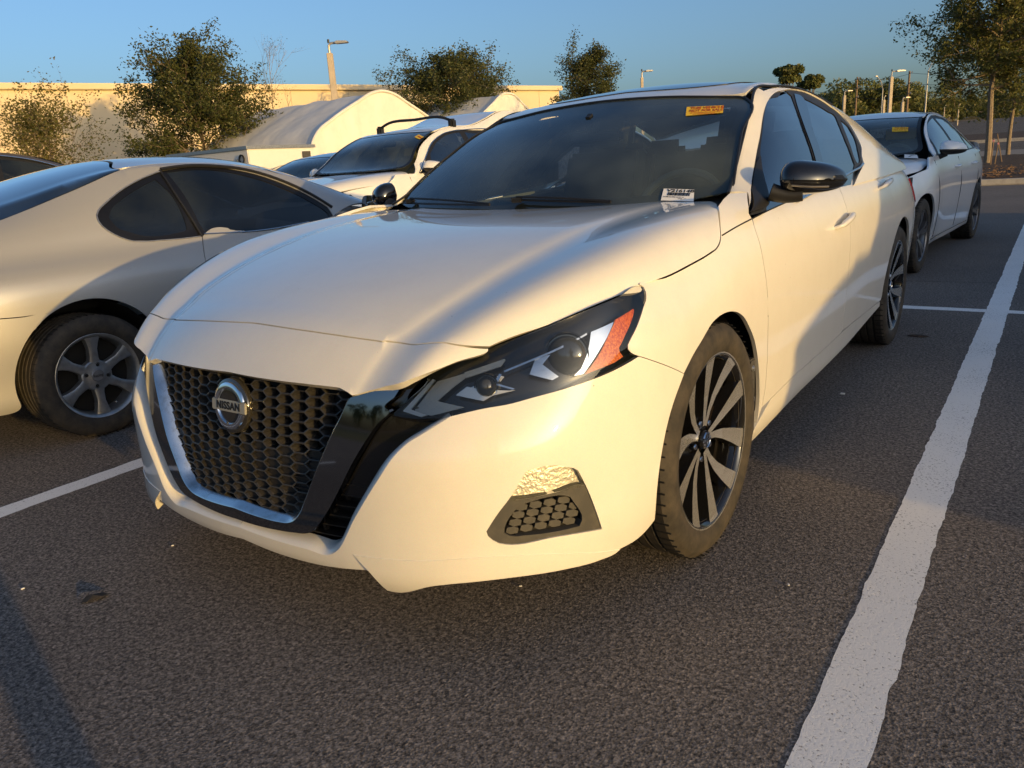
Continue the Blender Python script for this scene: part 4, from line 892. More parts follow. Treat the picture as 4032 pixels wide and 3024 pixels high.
def wheel_hero(side):
    w = thing('wheel', None, None)
    ty = tyre_mesh(.3345, .247, .225); ty.parent = w
    m = MB(); m.lathe([(.253, .098), (.2545, .103), (.250, .106), (.243, .101), (.236, .092), (.232, .06), (.226, -.02), (.224, -.09), (.240, -.1)], 72, 0); m.build('rim', MT['gloss_black'], w, 40)
    m = MB(); m.lathe([(.2475, .1045), (.2545, .1065), (.2555, .1035), (.2535, .099)], 72, 0); m.build('rim_flange', MT['machined'], w, True)
    # ten tapering blades in five pairs, machined faces over black backs
    for k in range(5):
        for s_ in (-1, 1):
            a0 = R_(72*k+14)
            P = []
            for r, ang, hw in ((.040, 5.5, .0085), (.085, 7.5, .0105), (.13, 10.0, .0155), (.185, 13.2, .022), (.236, 15.6, .029), (.246, 15.8, .030)):
                a = a0+s_*R_(ang*1.12+2.2)
                P.append((r, a, hw))
            V = []; n = len(P); xs = [.072, .074, .079, .089, .100, .1035]
            for (r, a, hw), x in zip(P, xs):
                c = np.array([0, r*math.sin(a), r*math.cos(a)]); t = np.array([0, math.cos(a), -math.sin(a)])
                V += [c+t*hw+(x, 0, 0), c-t*hw+(x, 0, 0)]
            m = MB(); m.add(V, [(2*i, 2*i+1, 2*i+3, 2*i+2) for i in range(n-1)]); 
            V2 = []
            for i, v in enumerate(V): V2.append(np.array(v)-(.0005, 0, 0))
            for (r, a, hw), x in zip(P, xs):
                c = np.array([0, r*math.sin(a), r*math.cos(a)]); t = np.array([0, math.cos(a), -math.sin(a)])
                V2 += [c+t*(hw+.004)+(x-.034, 0, 0), c-t*(hw+.004)+(x-.034, 0, 0)]
            q = 2*n; F2 = [(2*i, q+2*i, q+2*i+2, 2*i+2) for i in range(n-1)]+[(2*i+1, 2*i+3, q+2*i+3, q+2*i+1) for i in range(n-1)]+[(q+2*i, q+2*i+1, q+2*i+3, q+2*i+2) for i in range(n-1)]
            b = MB(); b.add(V2, F2); sp = b.build('spoke', MT['gloss_black'], w, 30); f = m.build('spoke_face', MT['machined'], sp, False)
    m = MB(); m.lathe([(.0001, .060), (.05, .060), (.066, .056), (.075, .04), (.09, .03)], 40, 0); m.build('hub', MT['gloss_black'], w, True)
    for k in range(5):
        a = R_(72*k+50); m = MB(); m.lathe([(.0001, .074), (.008, .074), (.010, .070), (.010, .05)], 10, 0, c=(0, .057*math.sin(a), .057*math.cos(a))); m.build('lug_nut', MT['chrome'], w, True)
    m = MB(); m.lathe([(.0001, .083), (.018, .0825), (.026, .080), (.0285, .074), (.0285, .06)], 32, 0); cp = m.build('hub_cap', MT['gloss_black'], w, True)
    m = MB(); m.lathe([(.019, .0835), (.0205, .0855), (.0235, .0845), (.025, .081)], 32, 0); m.build('cap_ring', MT['chrome'], cp, True)
    m = MB(); m.box((.0850, 0, 0), (.002, .046, .009)); m.build('cap_bar', MT['chrome'], cp)
    m = MB(); m.lathe([(.07, .012), (.152, .012), (.152, -.012), (.07, -.012)], 48, 0); m.build('brake_disc', MT['rotor'], w, 30)
    m = MB(); m.box((.02, .10, .06), (.05, .07, .13)); m.build('brake_caliper', mat('rusty caliper', (.16, .10, .05), .6, .5), w, bevel=.01)
    return w
WH = wheel_hero(1)
def put_wheel(src, parent, x, y, z, flip=False, steer=0, roll=0, first=False):
    o = src if first else copy_tree(src)
    o.parent = parent; o.location = (x, y, z); o.rotation_mode = 'XYZ'
    M_ = Matrix.Rotation(steer+(math.pi if flip else 0), 4, 'Z')@Matrix.Rotation(roll, 4, 'X')
    o.rotation_euler = M_.to_euler(); return o
put_wheel(WH, hero, .810, 0, .3345, first=True, steer=R_(-.3))
put_wheel(WH, hero, .795, 2.825, .3345, roll=R_(31))
put_wheel(WH, hero, -.810, 0, .3345, True); put_wheel(WH, hero, -.795, 2.825, .3345, True)
# wheel-arch liners, mud flap, underbody
for y0 in (0, 2.825):
    for s_ in (1, -1):
        m = MB(); n = 20
        prof = [(-.02, -.395), (1, -.395)]
        V = []
        for k in range(n+1):
            a = math.pi*(-.08+1.16*k/n); c, s2 = math.cos(a), math.sin(a)
            V += [(s_*.872, y0+.372*c, .33+.372*s2), (s_*.60, y0+.372*c, .33+.372*s2)]
        m.add(V, [(2*k, 2*k+1, 2*k+3, 2*k+2) for k in range(n)]); m.add([V[2*k+1] for k in range(n+1)]+[(s_*.6, y0, .3)], [(k, k+1, n+1) for k in range(n)])
        m.build('arch_liner', MT['trim'], hero, True)
m = MB(); m.box((0, 1.4, .24), (1.2, 4.2, .10)); m.box((0, -.55, .25), (1.25, .3, .06)); m.build('underbody', MT['dark'], hero)
for s_ in (1, -1):
    m = MB(); m.prism([(.325, .49), (.372, .49), (.378, .25), (.352, .215), (.338, .30)], .80, .905, 0) if s_ > 0 else m.prism([(.325, .49), (.372, .49), (.378, .25), (.352, .215), (.338, .30)], -.905, -.80, 0)
    f = m.build('mud_flap', MT['greyplastic'], hero, bevel=.004)
    for z in (.46, .36):
        b = MB(); b.lathe([(.0001, .006), (.008, .005), (.010, 0)], 10, 0, c=(.905*s_ if s_ > 0 else .905*s_, .352, z)); b.build('flap_screw', MT['alloy'], f, True)
# ---------------------------------------------------------------- mirrors, handles, wipers, stickers, cabin
def mirror_unit(parent, c, L, hu, hd, depth, cap_mat, base_mat, name='wing_mirror', lens=True, tilt=0.):
    """c: inboard end of the split line; L: length outboard (+x)"""
    out = []
    for s_ in (1, -1):
        q = thing(name, None, None); q.parent = parent
        def shell(lo, hi, mtl, nm, grow=0):
            ns, na = 22, 16; V = []
            for i in range(ns):
                t = i/(ns-1); e = math.sin(math.pi*np.clip(.5*(t*.88+.12)/.5, 0, 1)) if False else None
                prof = (1-abs(2*t-1)**3.2)**.5 if 0 < t < 1 else 0
                up = hu*(prof*(1.08-.42*t))+1e-4; dn = hd*(prof*(1.0-.38*t))+1e-4; dp = depth*prof*(1-.25*t)+1e-4
                for k in range(na):
                    a = lo+(hi-lo)*k/(na-1)
                    z = (up if a > 0 else dn)*math.sin(a); y = -dp*max(math.cos(a), 0)**.75
                    V.append((s_*(c[0]+L*t), c[1]+y*(1+grow)+.10*t*t, c[2]+z*(1+grow)-.012*t+tilt*t))
            F = [(i*na+k, i*na+k+1, (i+1)*na+k+1, (i+1)*na+k) for i in range(ns-1) for k in range(na-1)]
            return pydata(nm, V, F if s_ > 0 else [f[::-1] for f in F], mtl, q, True)
        shell(R_(3), R_(90), cap_mat, 'mirror_cap', .02); shell(R_(-90), R_(1), base_mat, 'mirror_base')
        m = MB(); V = []
        n = 20
        for i in range(n):
            t = i/(n-1); prof = (1-abs(2*t-1)**3.2)**.5 if 0 < t < 1 else 0
            V += [(s_*(c[0]+L*t), c[1]+.10*t*t+.001, c[2]+hu*prof*(1.08-.42*t)-.012*t+tilt*t), (s_*(c[0]+L*t), c[1]+.10*t*t+.001, c[2]-hd*prof*(1-.38*t)-.012*t+tilt*t)]
        m.add(V, [(2*k, 2*k+1, 2*k+3, 2*k+2) for k in range(n-1)]); m.build('mirror_glass', MT['darkchrome'], q)
        out.append(q)
    return out
MC = at(3033, 736, 1, .72)
mus = mirror_unit(hero, (.872, .70, 1.022), .186, .066, .056, .10, MT['gloss_black'], MT['gloss_black'])
for s_, q in zip((1, -1), mus):
    m = MB(); P = [(.855, .64, .985), (.90, .655, .972), (.95, .67, .972)]
    m.tube(curve(np.array(P)*(s_, 1, 1), .01), np.linspace(.030, .022, len(curve(P, .01))), 10); m.build('mirror_arm', MT['trim'], q, True)
    m = MB(); V = []
    P = curve([(.93, .614, 1.004), (.98, .622, .998), (1.03, .668, .994)], .01)
    m.tube(P*(s_, 1, 1), .0035, 6); m.build('mirror_repeater', mat('clear repeater', (.16, .14, .11), .15, .3, 1), q, True)
def handle(v, x0, y0, x1, y1, parent, surf, mtl, r=.013, out=.030, fr=None):
    A, B = surf.uv(PX(v, x0, y0)[0], fr), surf.uv(PX(v, x1, y1)[0], fr); n = surf.Nn(A)[0]
    a, b = surf.P(A)[0], surf.P(B)[0]; P = [a-n*.004, a+n*out*.7+(b-a)*.04, a+n*out+(b-a)*.25, a+n*out+(b-a)*.75, a+n*out*.7+(b-a)*.96, b-n*.004]; P = curve(P, .008)
    m = MB(); m.tube(P, r*np.clip(np.sin(np.linspace(.25, math.pi-.25, len(P)))*1.25, .6, 1), 10); o = m.build('door_handle', mtl, parent, True)
    m = MB(); c = a+(b-a)*.52+n*.002; L = np.linalg.norm(b-a); N2 = np.cross(n, (b-a)/L)
    m.add([c+n*.002*0+(b-a)*.42*math.cos(t)+N2*.028*math.sin(t) for t in np.linspace(0, 2*math.pi, 24, endpoint=False)], [tuple(range(24))]); 
    return o
for args in (('G', 985, 1478, 1070, 1392), ('G', 1272, 1224, 1322, 1176)):
    o = handle(*args, hero, SK, pearl); mirror_copy(o)
# wipers
def ws_pt(px, py, off=.012):
    u = WS.uv(('p', px, py)); return WS.P(u)[0]+WS.Nn(u)[0]*off
def W_(x, y): return VW['W'][0]+x*.678, VW['W'][1]+y*.678
for pts, base in (([(790, 735), (1000, 742), (1340, 752)], (800, 745)), ([(150, 752), (400, 760), (640, 764)], (185, 748))):
    P = [ws_pt(*W_(*p), .014) for p in pts]; m = MB(); m.tube(curve(P, .03), .0045, 6)
    w_ = m.build('wiper_blade', MT['trim'], hero, True)
    b = ws_pt(*W_(*base), .02); m = MB(); m.box(b, (.05, .035, .018), rz=.3); m.build('wiper_pivot', MT['trim'], w_, bevel=.008)
    m = MB(); m.tube(curve([b+(0, 0, .012), (b+P[-1])/2+(0, -.01, .012), P[-1]+(0, 0, .004)], .03), .0045, 6); m.build('wiper_arm', MT['trim'], w_, True)
def sticker(name, surf, corners, material, parent, off, lines, label=None, fr=None):
    """corners: tl, tr, br, bl on the photo; lines: (text, cx, cy, height, material) in unit square"""
    P = [surf.P(surf.uv(q, fr))[0]+surf.Nn(surf.uv(q, fr))[0]*off for q in corners]
    tl, tr, br, bl = P; V = []; n = 7
    for j in range(2):
        for i in range(n):
            t = i/(n-1); a = tl+(tr-tl)*t; b = bl+(br-bl)*t; V.append(a if j == 0 else b)
    o = pydata(name, V, [(i, n+i, n+i+1, i+1) for i in range(n-1)], material, parent)
    if label: o['label'] = label
    W_ = np.linalg.norm(tr-tl); H_ = np.linalg.norm(tl-bl); X = (tr-tl)/W_; Y = (tl-bl); Y = Y-X*(Y@X); Y /= np.linalg.norm(Y); N = np.cross(X, Y)
    for (tx, cx, cy, hh, mm) in lines:
        c = bl+X*W_*cx+Y*H_*cy+N*.0012
        if tx == '|||':
            m = MB(); r = random.Random(3); x = -.5
            while x < .5:
                w = r.choice((.006, .010, .016)); m.box((x*W_*.72, 0, 0), (w*W_, H_*hh, .0003)); x += w+r.choice((.008, .012, .02))
            t = m.build('barcode', mm, o); t['kind'] = 'stuff'
        else: t = text_mesh(tx, H_*hh, mm, 'lettering', o, .0002, bold=.0006 if hh > .2 else 0)
        if tx != '|||':
            xs = [v.co.x for v in t.data.vertices]; wd = max(xs)-min(xs); k = min(1.6, .90*W_/wd) if hh > .2 else min(1, .8*W_/wd)
        else: k = 1
        t.matrix_local = Matrix(((X[0]*k, Y[0], N[0], c[0]), (X[1]*k, Y[1], N[1], c[1]), (X[2]*k, Y[2], N[2], c[2]), (0, 0, 0, 1)))
    return o
sticker('windscreen_sticker', WS, PX('W', 1776, 183, 1990, 173, 1986, 217, 1770, 235), MT['yellow'], hero, .003, [('THIS VEHICLE', .5, .79, .34, MT['redink']), ('NOT FOR SALE', .5, .49, .34, MT['redink']), ('SEE YOUR DEALER FOR VEHICLES HELD', .5, .26, .13, MT['redink']), ('IN PREPARATION', .5, .11, .13, MT['redink'])], 'yellow sticker with red capitals')
sticker('stock_tag', WS, PX('W', 1643, 658, 1820, 664, 1816, 733, 1626, 727), MT['paper'], hero, .004, [('V21614B', .52, .82, .30, MT['ink']), ('|||', .5, .55, .27, MT['ink']), ('1N4BL4CV0LN210116', .36, .30, .12, MT['ink']), ('PEARL WHITE TRI', .76, .19, .10, MT['ink']), ('28 XN 32000', .78, .08, .10, MT['ink'])], 'white paper tag with a bar code')
# cabin: dashboard, wheel, seats, mirror, lining
def cabin(parent, xw, ydash, zdash, yseat, zseat, yrear, mt_dash, mt_seat, x_drv=.36, hz=1.18, rear=True, zfloor=.42, steer=True):
    m = MB(); n = 13; V = []
    prof = [(-.10, -.05), (0, .0), (.18, .012), (.34, .0), (.42, -.05), (.44, -.2), (.38, -.45)]
    for i in range(n):
        x = -xw+2*xw*i/(n-1)
        for y, z in prof: V.append((x, ydash+y+.10*(abs(x)/xw)**2, zdash+z-.03*(abs(x)/xw)**3+(.028*math.exp(-((x-x_drv)/.17)**2) if y in (.18, .34) else 0)))
    k = len(prof); m.add(V, [(i*k+j, (i+1)*k+j, (i+1)*k+j+1, i*k+j+1) for i in range(n-1) for j in range(k-1)]); m.build('dashboard', mt_dash, parent, True)
    if steer:
        m = MB(); P = [(.185*math.cos(t), .185*math.sin(t), 0) for t in np.linspace(0, 2*math.pi, 33)]; m.tube(P, .016, 8, cap=False)
        m.box((0, 0, -.02), (.16, .10, .05)); m.box((-.11, 0, -.012), (.14, .03, .015)); m.box((.11, 0, -.012), (.14, .03, .015)); m.box((0, -.1, -.012), (.03, .14, .015))
        o = m.build('steering_wheel', mt_dash, parent, True); o.location = (x_drv, ydash+.60, zdash-.035); o.rotation_euler = (R_(62), 0, 0)
    def seat(x, y, w=.50, hrest=True, nm='seat'):
        m = MB(); m.box((x, y-.22, zseat-.05), (w, .52, .18)); s = m.build(nm, mt_seat, parent, bevel=.05, seg=3)
        m = MB(); rot = Matrix.Rotation(R_(-20), 3, 'X'); m.box((x, y+.12, zseat+.30), (w, .16, .62), rot=rot); m.build('backrest', mt_seat, s, bevel=.06, seg=3)
        if hrest: m = MB(); m.box((x, y+.22, zseat+.64), (.26, .11, .19), rot=rot); m.build('headrest', mt_seat, s, bevel=.045, seg=3)
    seat(x_drv, yseat); seat(-x_drv, yseat)
    if rear:
        m = MB(); m.box((0, yrear-.2, zseat-.02), (1.2, .5, .18)); s = m.build('rear_seat', mt_seat, parent, bevel=.05)
        m = MB(); m.box((0, yrear+.12, zseat+.28), (1.2, .16, .55), rot=Matrix.Rotation(R_(-24), 3, 'X')); m.build('backrest', mt_seat, s, bevel=.05)
        for x in (-.38, 0, .38): m = MB(); m.box((x, yrear+.24, zseat+.54), (.25, .10, .15)); m.build('headrest', mt_seat, s, bevel=.04)
    m = MB(); m.box((0, (ydash+yrear)/2+.3, zfloor), (2*xw, yrear-ydash+1.0, .04)); m.build('cabin_floor', MT['interior'], parent)
cabin(hero, .72, .44, .925, 1.62, .60, 2.32, MT['dash'], MT['seat'], hz=1.2)
m = MB(); m.box((0, 0, 0), (.235, .035, .065)); o = m.build('rearview_mirror', MT['trim'], hero, bevel=.018, seg=3); o.location = (.01, 1.0, 1.212); o.rotation_euler = (R_(-8), 0, R_(14))
m = MB(); m.box((0, .985, 1.262), (.04, .05, .09), rot=Matrix.Rotation(R_(30), 3, 'X')); m.build('mirror_mount', MT['trim'], hero, bevel=.01)
panel('headliner', CBF, None, MT['interior'], hero, uvloop=full_loop(CBF, roof_segs), off=-.03, h=.06, gap=.004, lip=0)
panel('pillar_lining', CB, [ditch, rail, [('s', 3.3, .99)], [('s', 3.3, .955), ('s', 3.1, .955)], dlo, PX('G', 420, 1246)], MT['interior'], hero, off=-.02, h=.05, gap=.003, lip=0, mirror=True)
for sg in ([belt_f[:-1], d2_seam[:-1], sill_top, PX('3', 828, 700, 846, 600, 856, 480, 862, 300, 862, 100)+PX('K', 405, 1150, 395, 950, 372, 790, 345, 650, 316, 560, 303, 520)],):
    panel('door_lining', SK, sg, MT['interior'], hero, off=-.05, h=.08, gap=.004, lip=0, mirror=True)
m = MB(); m.add([(-.78, 2.75, .93), (.78, 2.75, .93), (.72, 3.3, 1.02), (-.72, 3.3, 1.02)], [(0, 1, 2, 3)]); m.box((.0, 2.0, .7), (.02, .02, .02)); m.build('parcel_shelf', MT['interior'], hero)
m = MB(); m.box((0, .38, .62), (1.5, .03, .62)); m.build('bulkhead', MT['dark'], hero)
m = MB(); m.box((0, -.60, .52), (1.1, .02, .40)); m.build('radiator', MT['dark'], hero)
for s_ in (1, -1):
    m = MB(); m.box((s_*.80, 2.05, .66), (.02, 1.3, .60)); m.box((s_*.83, 3.3, .6), (.02, .5, .6)); m.build('side_lining', MT['interior'], hero)
# ================================================================ the other vehicles
def wheel_simple(R, rr, w, n, face, back, twin=False, hw0=.022, hw1=.03, sag=.03, cap=None, taper=1.):
    q = thing('wheel', None, None); tyre_mesh(R, rr-.006, w, 3, 48).parent = q; h = w/2
    m = MB(); m.lathe([(rr+.001, h*.86), (rr+.003, h*.92), (rr-.003, h*.93), (rr-.012, h*.84), (rr-.02, h*.5), (rr-.028, -h*.8)], 56, 0); m.build('rim', face, q, 40)
    for k in range(n):
        for s_ in ((-1, 1) if twin else (0,)):
            a0 = 2*math.pi*k/n; V = []; st = ((.04, .55), (.07, .6), (rr*.6, .75), (rr-.012, .82)); P = []
            for j, (r, xx) in enumerate(st):
                t = (r-.04)/(rr-.052); a = a0+s_*R_(5+5.*t); hw = hw0+(hw1-hw0)*t**taper
                c = np.array([0, r*math.sin(a), r*math.cos(a)]); tt = np.array([0, math.cos(a), -math.sin(a)]); x = h*.88-sag*(1-t)**2
                P.append((c+tt*hw+(x, 0, 0), c-tt*hw+(x, 0, 0), c+tt*(hw+.004)+(x-.03, 0, 0), c-tt*(hw+.004)+(x-.03, 0, 0)))
            V = [v for p in P for v in p]; F = []
            for j in range(3): a, b = 4*j, 4*j+4; F += [(a, a+1, b+1, b), (a, b, b+2, a+2), (a+1, a+3, b+3, b+1), (a+2, b+2, b+3, a+3)]
            mb = MB(); mb.add(V, F); mb.build('spoke', face, q, 30)
    m = MB(); m.lathe([(.0001, h*.86-sag+.012), (.026, h*.86-sag+.012), (.030, h*.86-sag+.006), (.06, h*.86-sag), (.072, h*.86-sag-.03)], 36, 0); m.build('hub', face, q, True)
    for k in range(5):
        a = 2*math.pi*k/5+.3; m = MB(); m.lathe([(.0001, h*.86-sag+.001), (.008, h*.86-sag), (.011, h*.86-sag+.0015), (.012, h*.86-sag-.02)], 8, 0, c=(0, .045*math.sin(a), .045*math.cos(a))); m.build('lug_nut', MT['dark'], q, True)
    m = MB(); m.lathe([(.05, 0), (rr*.72, 0), (rr*.72, -.02), (.05, -.02)], 40, 0); m.build('brake_disc', MT['rotor'], q, 30)
    m = MB(); m.lathe([(.0001, -h*.5), (rr-.02, -h*.5)], 32, 0); m.build('wheel_well_cover', MT['dark'], q)
    return q
def seam_line(parent, surf, pts, r=.0026, mirror=True, name='panel_seam', material=None, off=.0006):
    P = np.array([surf.P(surf.uv(q))[0]+surf.Nn(surf.uv(q))[0]*off for q in pts]); m = MB(); c = curve(P, .05); m.tube(c, r, 5); o = m.build(name, material or MT['dark'], parent, True)
    if mirror: mirror_copy(o)
    return o
def generic_car(name, label, cat, loc, rz, g, paintm, glassm, side_glass, wheel, group=None, inner=None, seatm=None, rails=False, detail=True, steer=True):
    car = thing(name, label, cat, loc, rz, group)
    fo, wb, ro, hw, R = g['fo'], g['wb'], g['ro'], g['hw'], g['R']; y1 = wb+ro; bz = g['belt']
    PL = [(0, -fo), (.3*hw, -fo+.012), (.55*hw, -fo+.07), (.74*hw, -fo+.18), (.87*hw, -fo+.34), (.95*hw, -fo+.53), (.985*hw, -fo+.72), (hw, -.05), (hw, wb*.3), (hw, wb*.7), (hw, wb), (.985*hw, y1-.72), (.95*hw, y1-.48), (.86*hw, y1-.22), (.6*hw, y1-.07), (.3*hw, y1-.02), (0, y1)]
    ZZ = [.17, .22, .30, .42, .55, .66, .76, bz-.12, bz-.05, bz, bz+.05, bz+.11]; sc = bz/.93
    ZZ = sorted(set(round(z, 3) for z in ZZ))
    K = skirt_net(PL, ZZ, [(.14, .09), (.24, .0), (.5, 0), (.62*sc, .03), (.75*sc, .12), (.9*sc, .25), (1.2, .5)], [(.14, .06), (.24, .02), (.5, 0), (.68*sc, .0), (.8*sc, .04), (.93*sc, .10), (1.2, .25)],
                  [(.14, .07), (.22, .04), (.4, .015), (.6, 0), (bz-.22, .0), (bz-.12, .012), (bz-.04, .035), (bz, .05), (bz+.06, .075), (bz+.2, .14)], [(-fo, 1), (-fo+.2, .9), (-fo+.5, .3), (-fo+.75, 0), (.2, 0)], [(.14, .1), (.3, 0), (.7, 0), (1.2, .2)])
    sk = Surf(K, du=5, dv=4)
    if sk.N[len(sk.qu)//2, 4][0] < 0: sk.N = -sk.N
    # cabin
    cy, cz = g['cowl']; ty, tz = g['wstop']; py, pz = g['peak']; ey, ez = g['roofend']; dy, dz = g['deck']; bx = hw*.945
    rxt, rxm = g.get('rx', (hw*.665, hw*.63)); rzt = tz-.03
    tx = [(cy-.25, bx*.96), (cy+.1, bx*.90), ((cy+ty)/2, (bx*.86+rxt)/2), (ty, rxt), (py, rxm), (ey, rxm+.01), ((ey+dy)/2, rxm+.045), (dy, rxm+.09), (dy+.25, rxm+.12)]
    tzr = [(cy-.25, cz-.04), (cy+.1, cz+.02), ((cy+ty)/2, (cz+rzt)/2+.03), (ty, rzt), (py, pz-.045), (ey, ez-.035), ((ey+dy)/2, (ez+dz)/2+.0), (dy, dz-.015), (dy+.25, dz-.05)]
    tzc = [(cy-.25, cz-.02), (cy+.1, cz+.06), ((cy+ty)/2, (cz+tz)/2+.07), (ty, tz), (py, pz), (ey, ez), ((ey+dy)/2, (ez+dz)/2+.06), (dy, dz+.02), (dy+.25, dz-.02)]
    K = []
    for y in np.r_[np.linspace(cy-.2, ty, 6), np.linspace(ty, ey, 7)[1:], np.linspace(ey, dy+.2, 6)[1:]]:
        rx, rz_, c0 = float(stab(tx, y)[0]), float(stab(tzr, y)[0]), float(stab(tzc, y)[0]); b0 = min(bz-.004, rz_-.01); col = []
        bb = bx-.03*np.clip((y-wb)/1., 0, 1)
        for t in (0, .3, .6, .85): col.append((bb+(rx-bb)*t+.02*math.sin(math.pi*t), y, b0+(rz_-b0)*t+.008*math.sin(math.pi*t)))
        col.append((rx, y, rz_))
        for t in (.12, .35, .65, 1): col.append((rx*(1-t), y, rz_+(c0-rz_)*(1-(1-t)**2.2)))
        K.append(col)
    cb = Surf(K, du=5, dv=4); cf = Surf([[(-a, b, c) for a, b, c in col[:-1]]+[col[-1]]+col[-2::-1] for col in K], du=5, dv=4)
    if cb.N[len(cb.qu)//2, 2][0] < 0: cb.N = -cb.N
    if cf.N[len(cf.qu)//2, len(cf.qv)//2][2] < 0: cf.N = -cf.N
    # bonnet
    zf = g['hoodf']; K = []; hez = lambda y: (zf-.085)+(bz-.045-zf+.085)*np.clip((y+fo)/(cy+fo), 0, 1)**.8
    for y in np.linspace(-fo+.05, cy+.12, 10):
        t = (y+fo)/(cy+fo); zc = zf+(cz-.02-zf)*(1-(1-np.clip(t, 0, 1))**1.8); xe = hw*(.62+.31*np.clip(t*1.5, 0, 1)**.8); ze = hez(y)
        if t < .06: zc -= .04
        col = [(0, y, zc), (xe*.3, y, zc-.004), (xe*.55, y, zc-.006), (xe*.66, y, zc-.004), (xe*.82, y, zc-.012), (xe*.94, y, zc+(ze-zc)*.45), (xe, y, ze)]
        K.append([(-a, b, c) for a, b, c in col[:0:-1]]+col)
    hd = Surf(K, du=5, dv=4)
    if hd.N[4, len(hd.qv)//2][2] < 0: hd.N = -hd.N
    xh = lambda y: hw*(.62+.31*np.clip((y+fo)/(cy+fo)*1.5, 0, 1)**.8)*.985
    panel('bonnet', hd, None, paintm, car, uvloop=full_loop_s(hd, [[('t', 0, -fo+.10), ('t', .3*hw, -fo+.12), ('t', xh(-fo+.2)*.9, -fo+.22)], [('t', xh(y), y) for y in np.linspace(-fo+.3, cy-.02, 6)], [('t', .6*hw, cy+.05), ('t', .3*hw, cy+.085), ('t', 0, cy+.09)]]), h=.07, gap=.003)
    # body sides with arch cut-outs
    ar = R+.045
    def archpts(yc, a0, a1, n=12): return [('s', yc-ar*math.cos(a), R+.0+ar*math.sin(a)) for a in np.linspace(a0, a1, n)]
    zs = .20; a0 = math.asin((zs+.0-R)/ar)
    top = [('s', y, bz+.02) for y in np.linspace(cy-.25, dy, 5)][::-1]
    zt = lambda y: hez(y)+.022
    side = [[(0.001, -fo, .22), (.4*hw, -fo+.03, .21)]+[('s', -ar-.12, .2)], archpts(0, a0, math.pi-a0), [('s', ar+.02, zs), ('s', wb/2, .19), ('s', wb-ar-.02, zs)], archpts(wb, a0, math.pi-a0), [('s', wb+ar+.1, .24)], [('b', .4*hw, .28), ('b', 0.001, .28)], [('b', 0.001, dz-.04), ('b', .5*hw, dz-.04)], [('s', y1-.4, dz-.03)]+top[:-1], [top[-1]]+[('s', y, zt(y)) for y in np.linspace(cy-.4, -fo+.55, 4)], [('f', .62*hw, zf-.085), ('f', .3*hw, zf-.07), ('f', 0.001, zf-.065)]]
    panel('body_side', sk, side, paintm, car, h=.07, hb=.02, gap=0, lip=.015, mirror=True)
    V = []; 
    for y, z in ((dy-.08, dz+.01), (dy+(y1-dy)*.5, dz-.005), (y1-.14, dz-.03), (y1-.03, dz-.09)): V += [(x*hw*.84, y-.1*abs(x)**3, z-.02*x*x) for x in np.linspace(-1, 1, 9)]
    pydata('boot_lid', V, [(j*9+i, (j+1)*9+i, (j+1)*9+i+1, j*9+i+1)[::-1] for j in range(3) for i in range(8)], paintm, car, True)
    # windscreen, roof, rear glass on the cabin surface
    rl = lambda y, k=.97: float(stab(tx, y)[0])*k
    ys = np.linspace(cy+.06, ty, 5); 
    wsl = [[('t', 0, cy+.04-.14), ('t', .45*hw, cy+.0-.05), ('t', rl(cy+.1, .93), cy+.10)], [('t', rl(y, .955), y) for y in ys[1:-1]], [('t', rl(ty, .95), ty)], [('t', .4*hw, ty-.035), ('t', 0, ty-.05)]]
    panel('windscreen', cf, None, glassm, car, uvloop=full_loop_s(cf, wsl), h=.08, gap=0, lip=.004)
    uo_ = full_loop_s(cf, wsl); ctr = uo_.mean(0); ring('glass_border', cf, uo_, ctr+(uo_-ctr)*np.array([.93, .95]), MT['trim'], car, .002)
    rfl = [[('t', 0, ty-.045), ('t', .4*hw, ty-.03), ('t', rl(ty, .96), ty+.01)], [('t', rl(y, .965), y) for y in np.linspace(ty+.15, ey-.05, 5)], [('t', rl(ey, .95), ey), ('t', .4*hw, ey+.03), ('t', 0, ey+.04)]]
    panel('roof', cf, None, paintm, car, uvloop=full_loop_s(cf, rfl), h=.09, gap=0)
    panel('rear_window', cf, None, glassm, car, uvloop=full_loop_s(cf, [[('t', 0, ey+.05), ('t', .4*hw, ey+.04), ('t', rl(ey+.06, .93), ey+.05)], [('t', rl((ey+dy)/2, .93), (ey+dy)/2), ('t', rl(dy-.05, .93), dy-.08)], [('t', .4*hw, dy-.02), ('t', 0, dy)]]), h=.1, gap=0, lip=.003)
    if inner is not None: panel('headliner', cf, None, inner, car, uvloop=full_loop_s(cf, rfl), off=-.04, h=.12, gap=.01, lip=0)
    rzz = lambda y: float(stab(tzr, y)[0])
    frame = [[('s', cy+.02, bz+.005)], [('s', y, rzz(y)-.004) for y in np.linspace(cy+.15, ty, 4)]+[('s', y, rzz(y)-.002) for y in np.linspace(ty+.15, ey, 5)]+[('s', y, rzz(y)-.004) for y in np.linspace(ey+.12, dy-.02, 4)], [('s', dy+.05, bz+.01)]]
    dl = g['dlo']
    panel('pillar_frame', cb, frame+[[('s', dy-.2, bz+.002), ('s', wb/2, bz+.0)]], paintm, car, h=.08, gap=0, holes=[[[('s', *q) for q in sg] for sg in dl]], lip=.01, mirror=True)
    panel('window_frame', cb, [[('s', *q) for q in sg] for sg in dl], MT['trim'], car, off=-.008, h=.09, gap=0, lip=.003, mirror=True, holes=[[[('s', *q)] for q in pn] for pn in g['panes']])
    for pn in g['panes']: panel('side_window', cb, [[('s', *q)] for q in pn], side_glass, car, off=-.009, h=.12, gap=0, lip=.003, mirror=True)
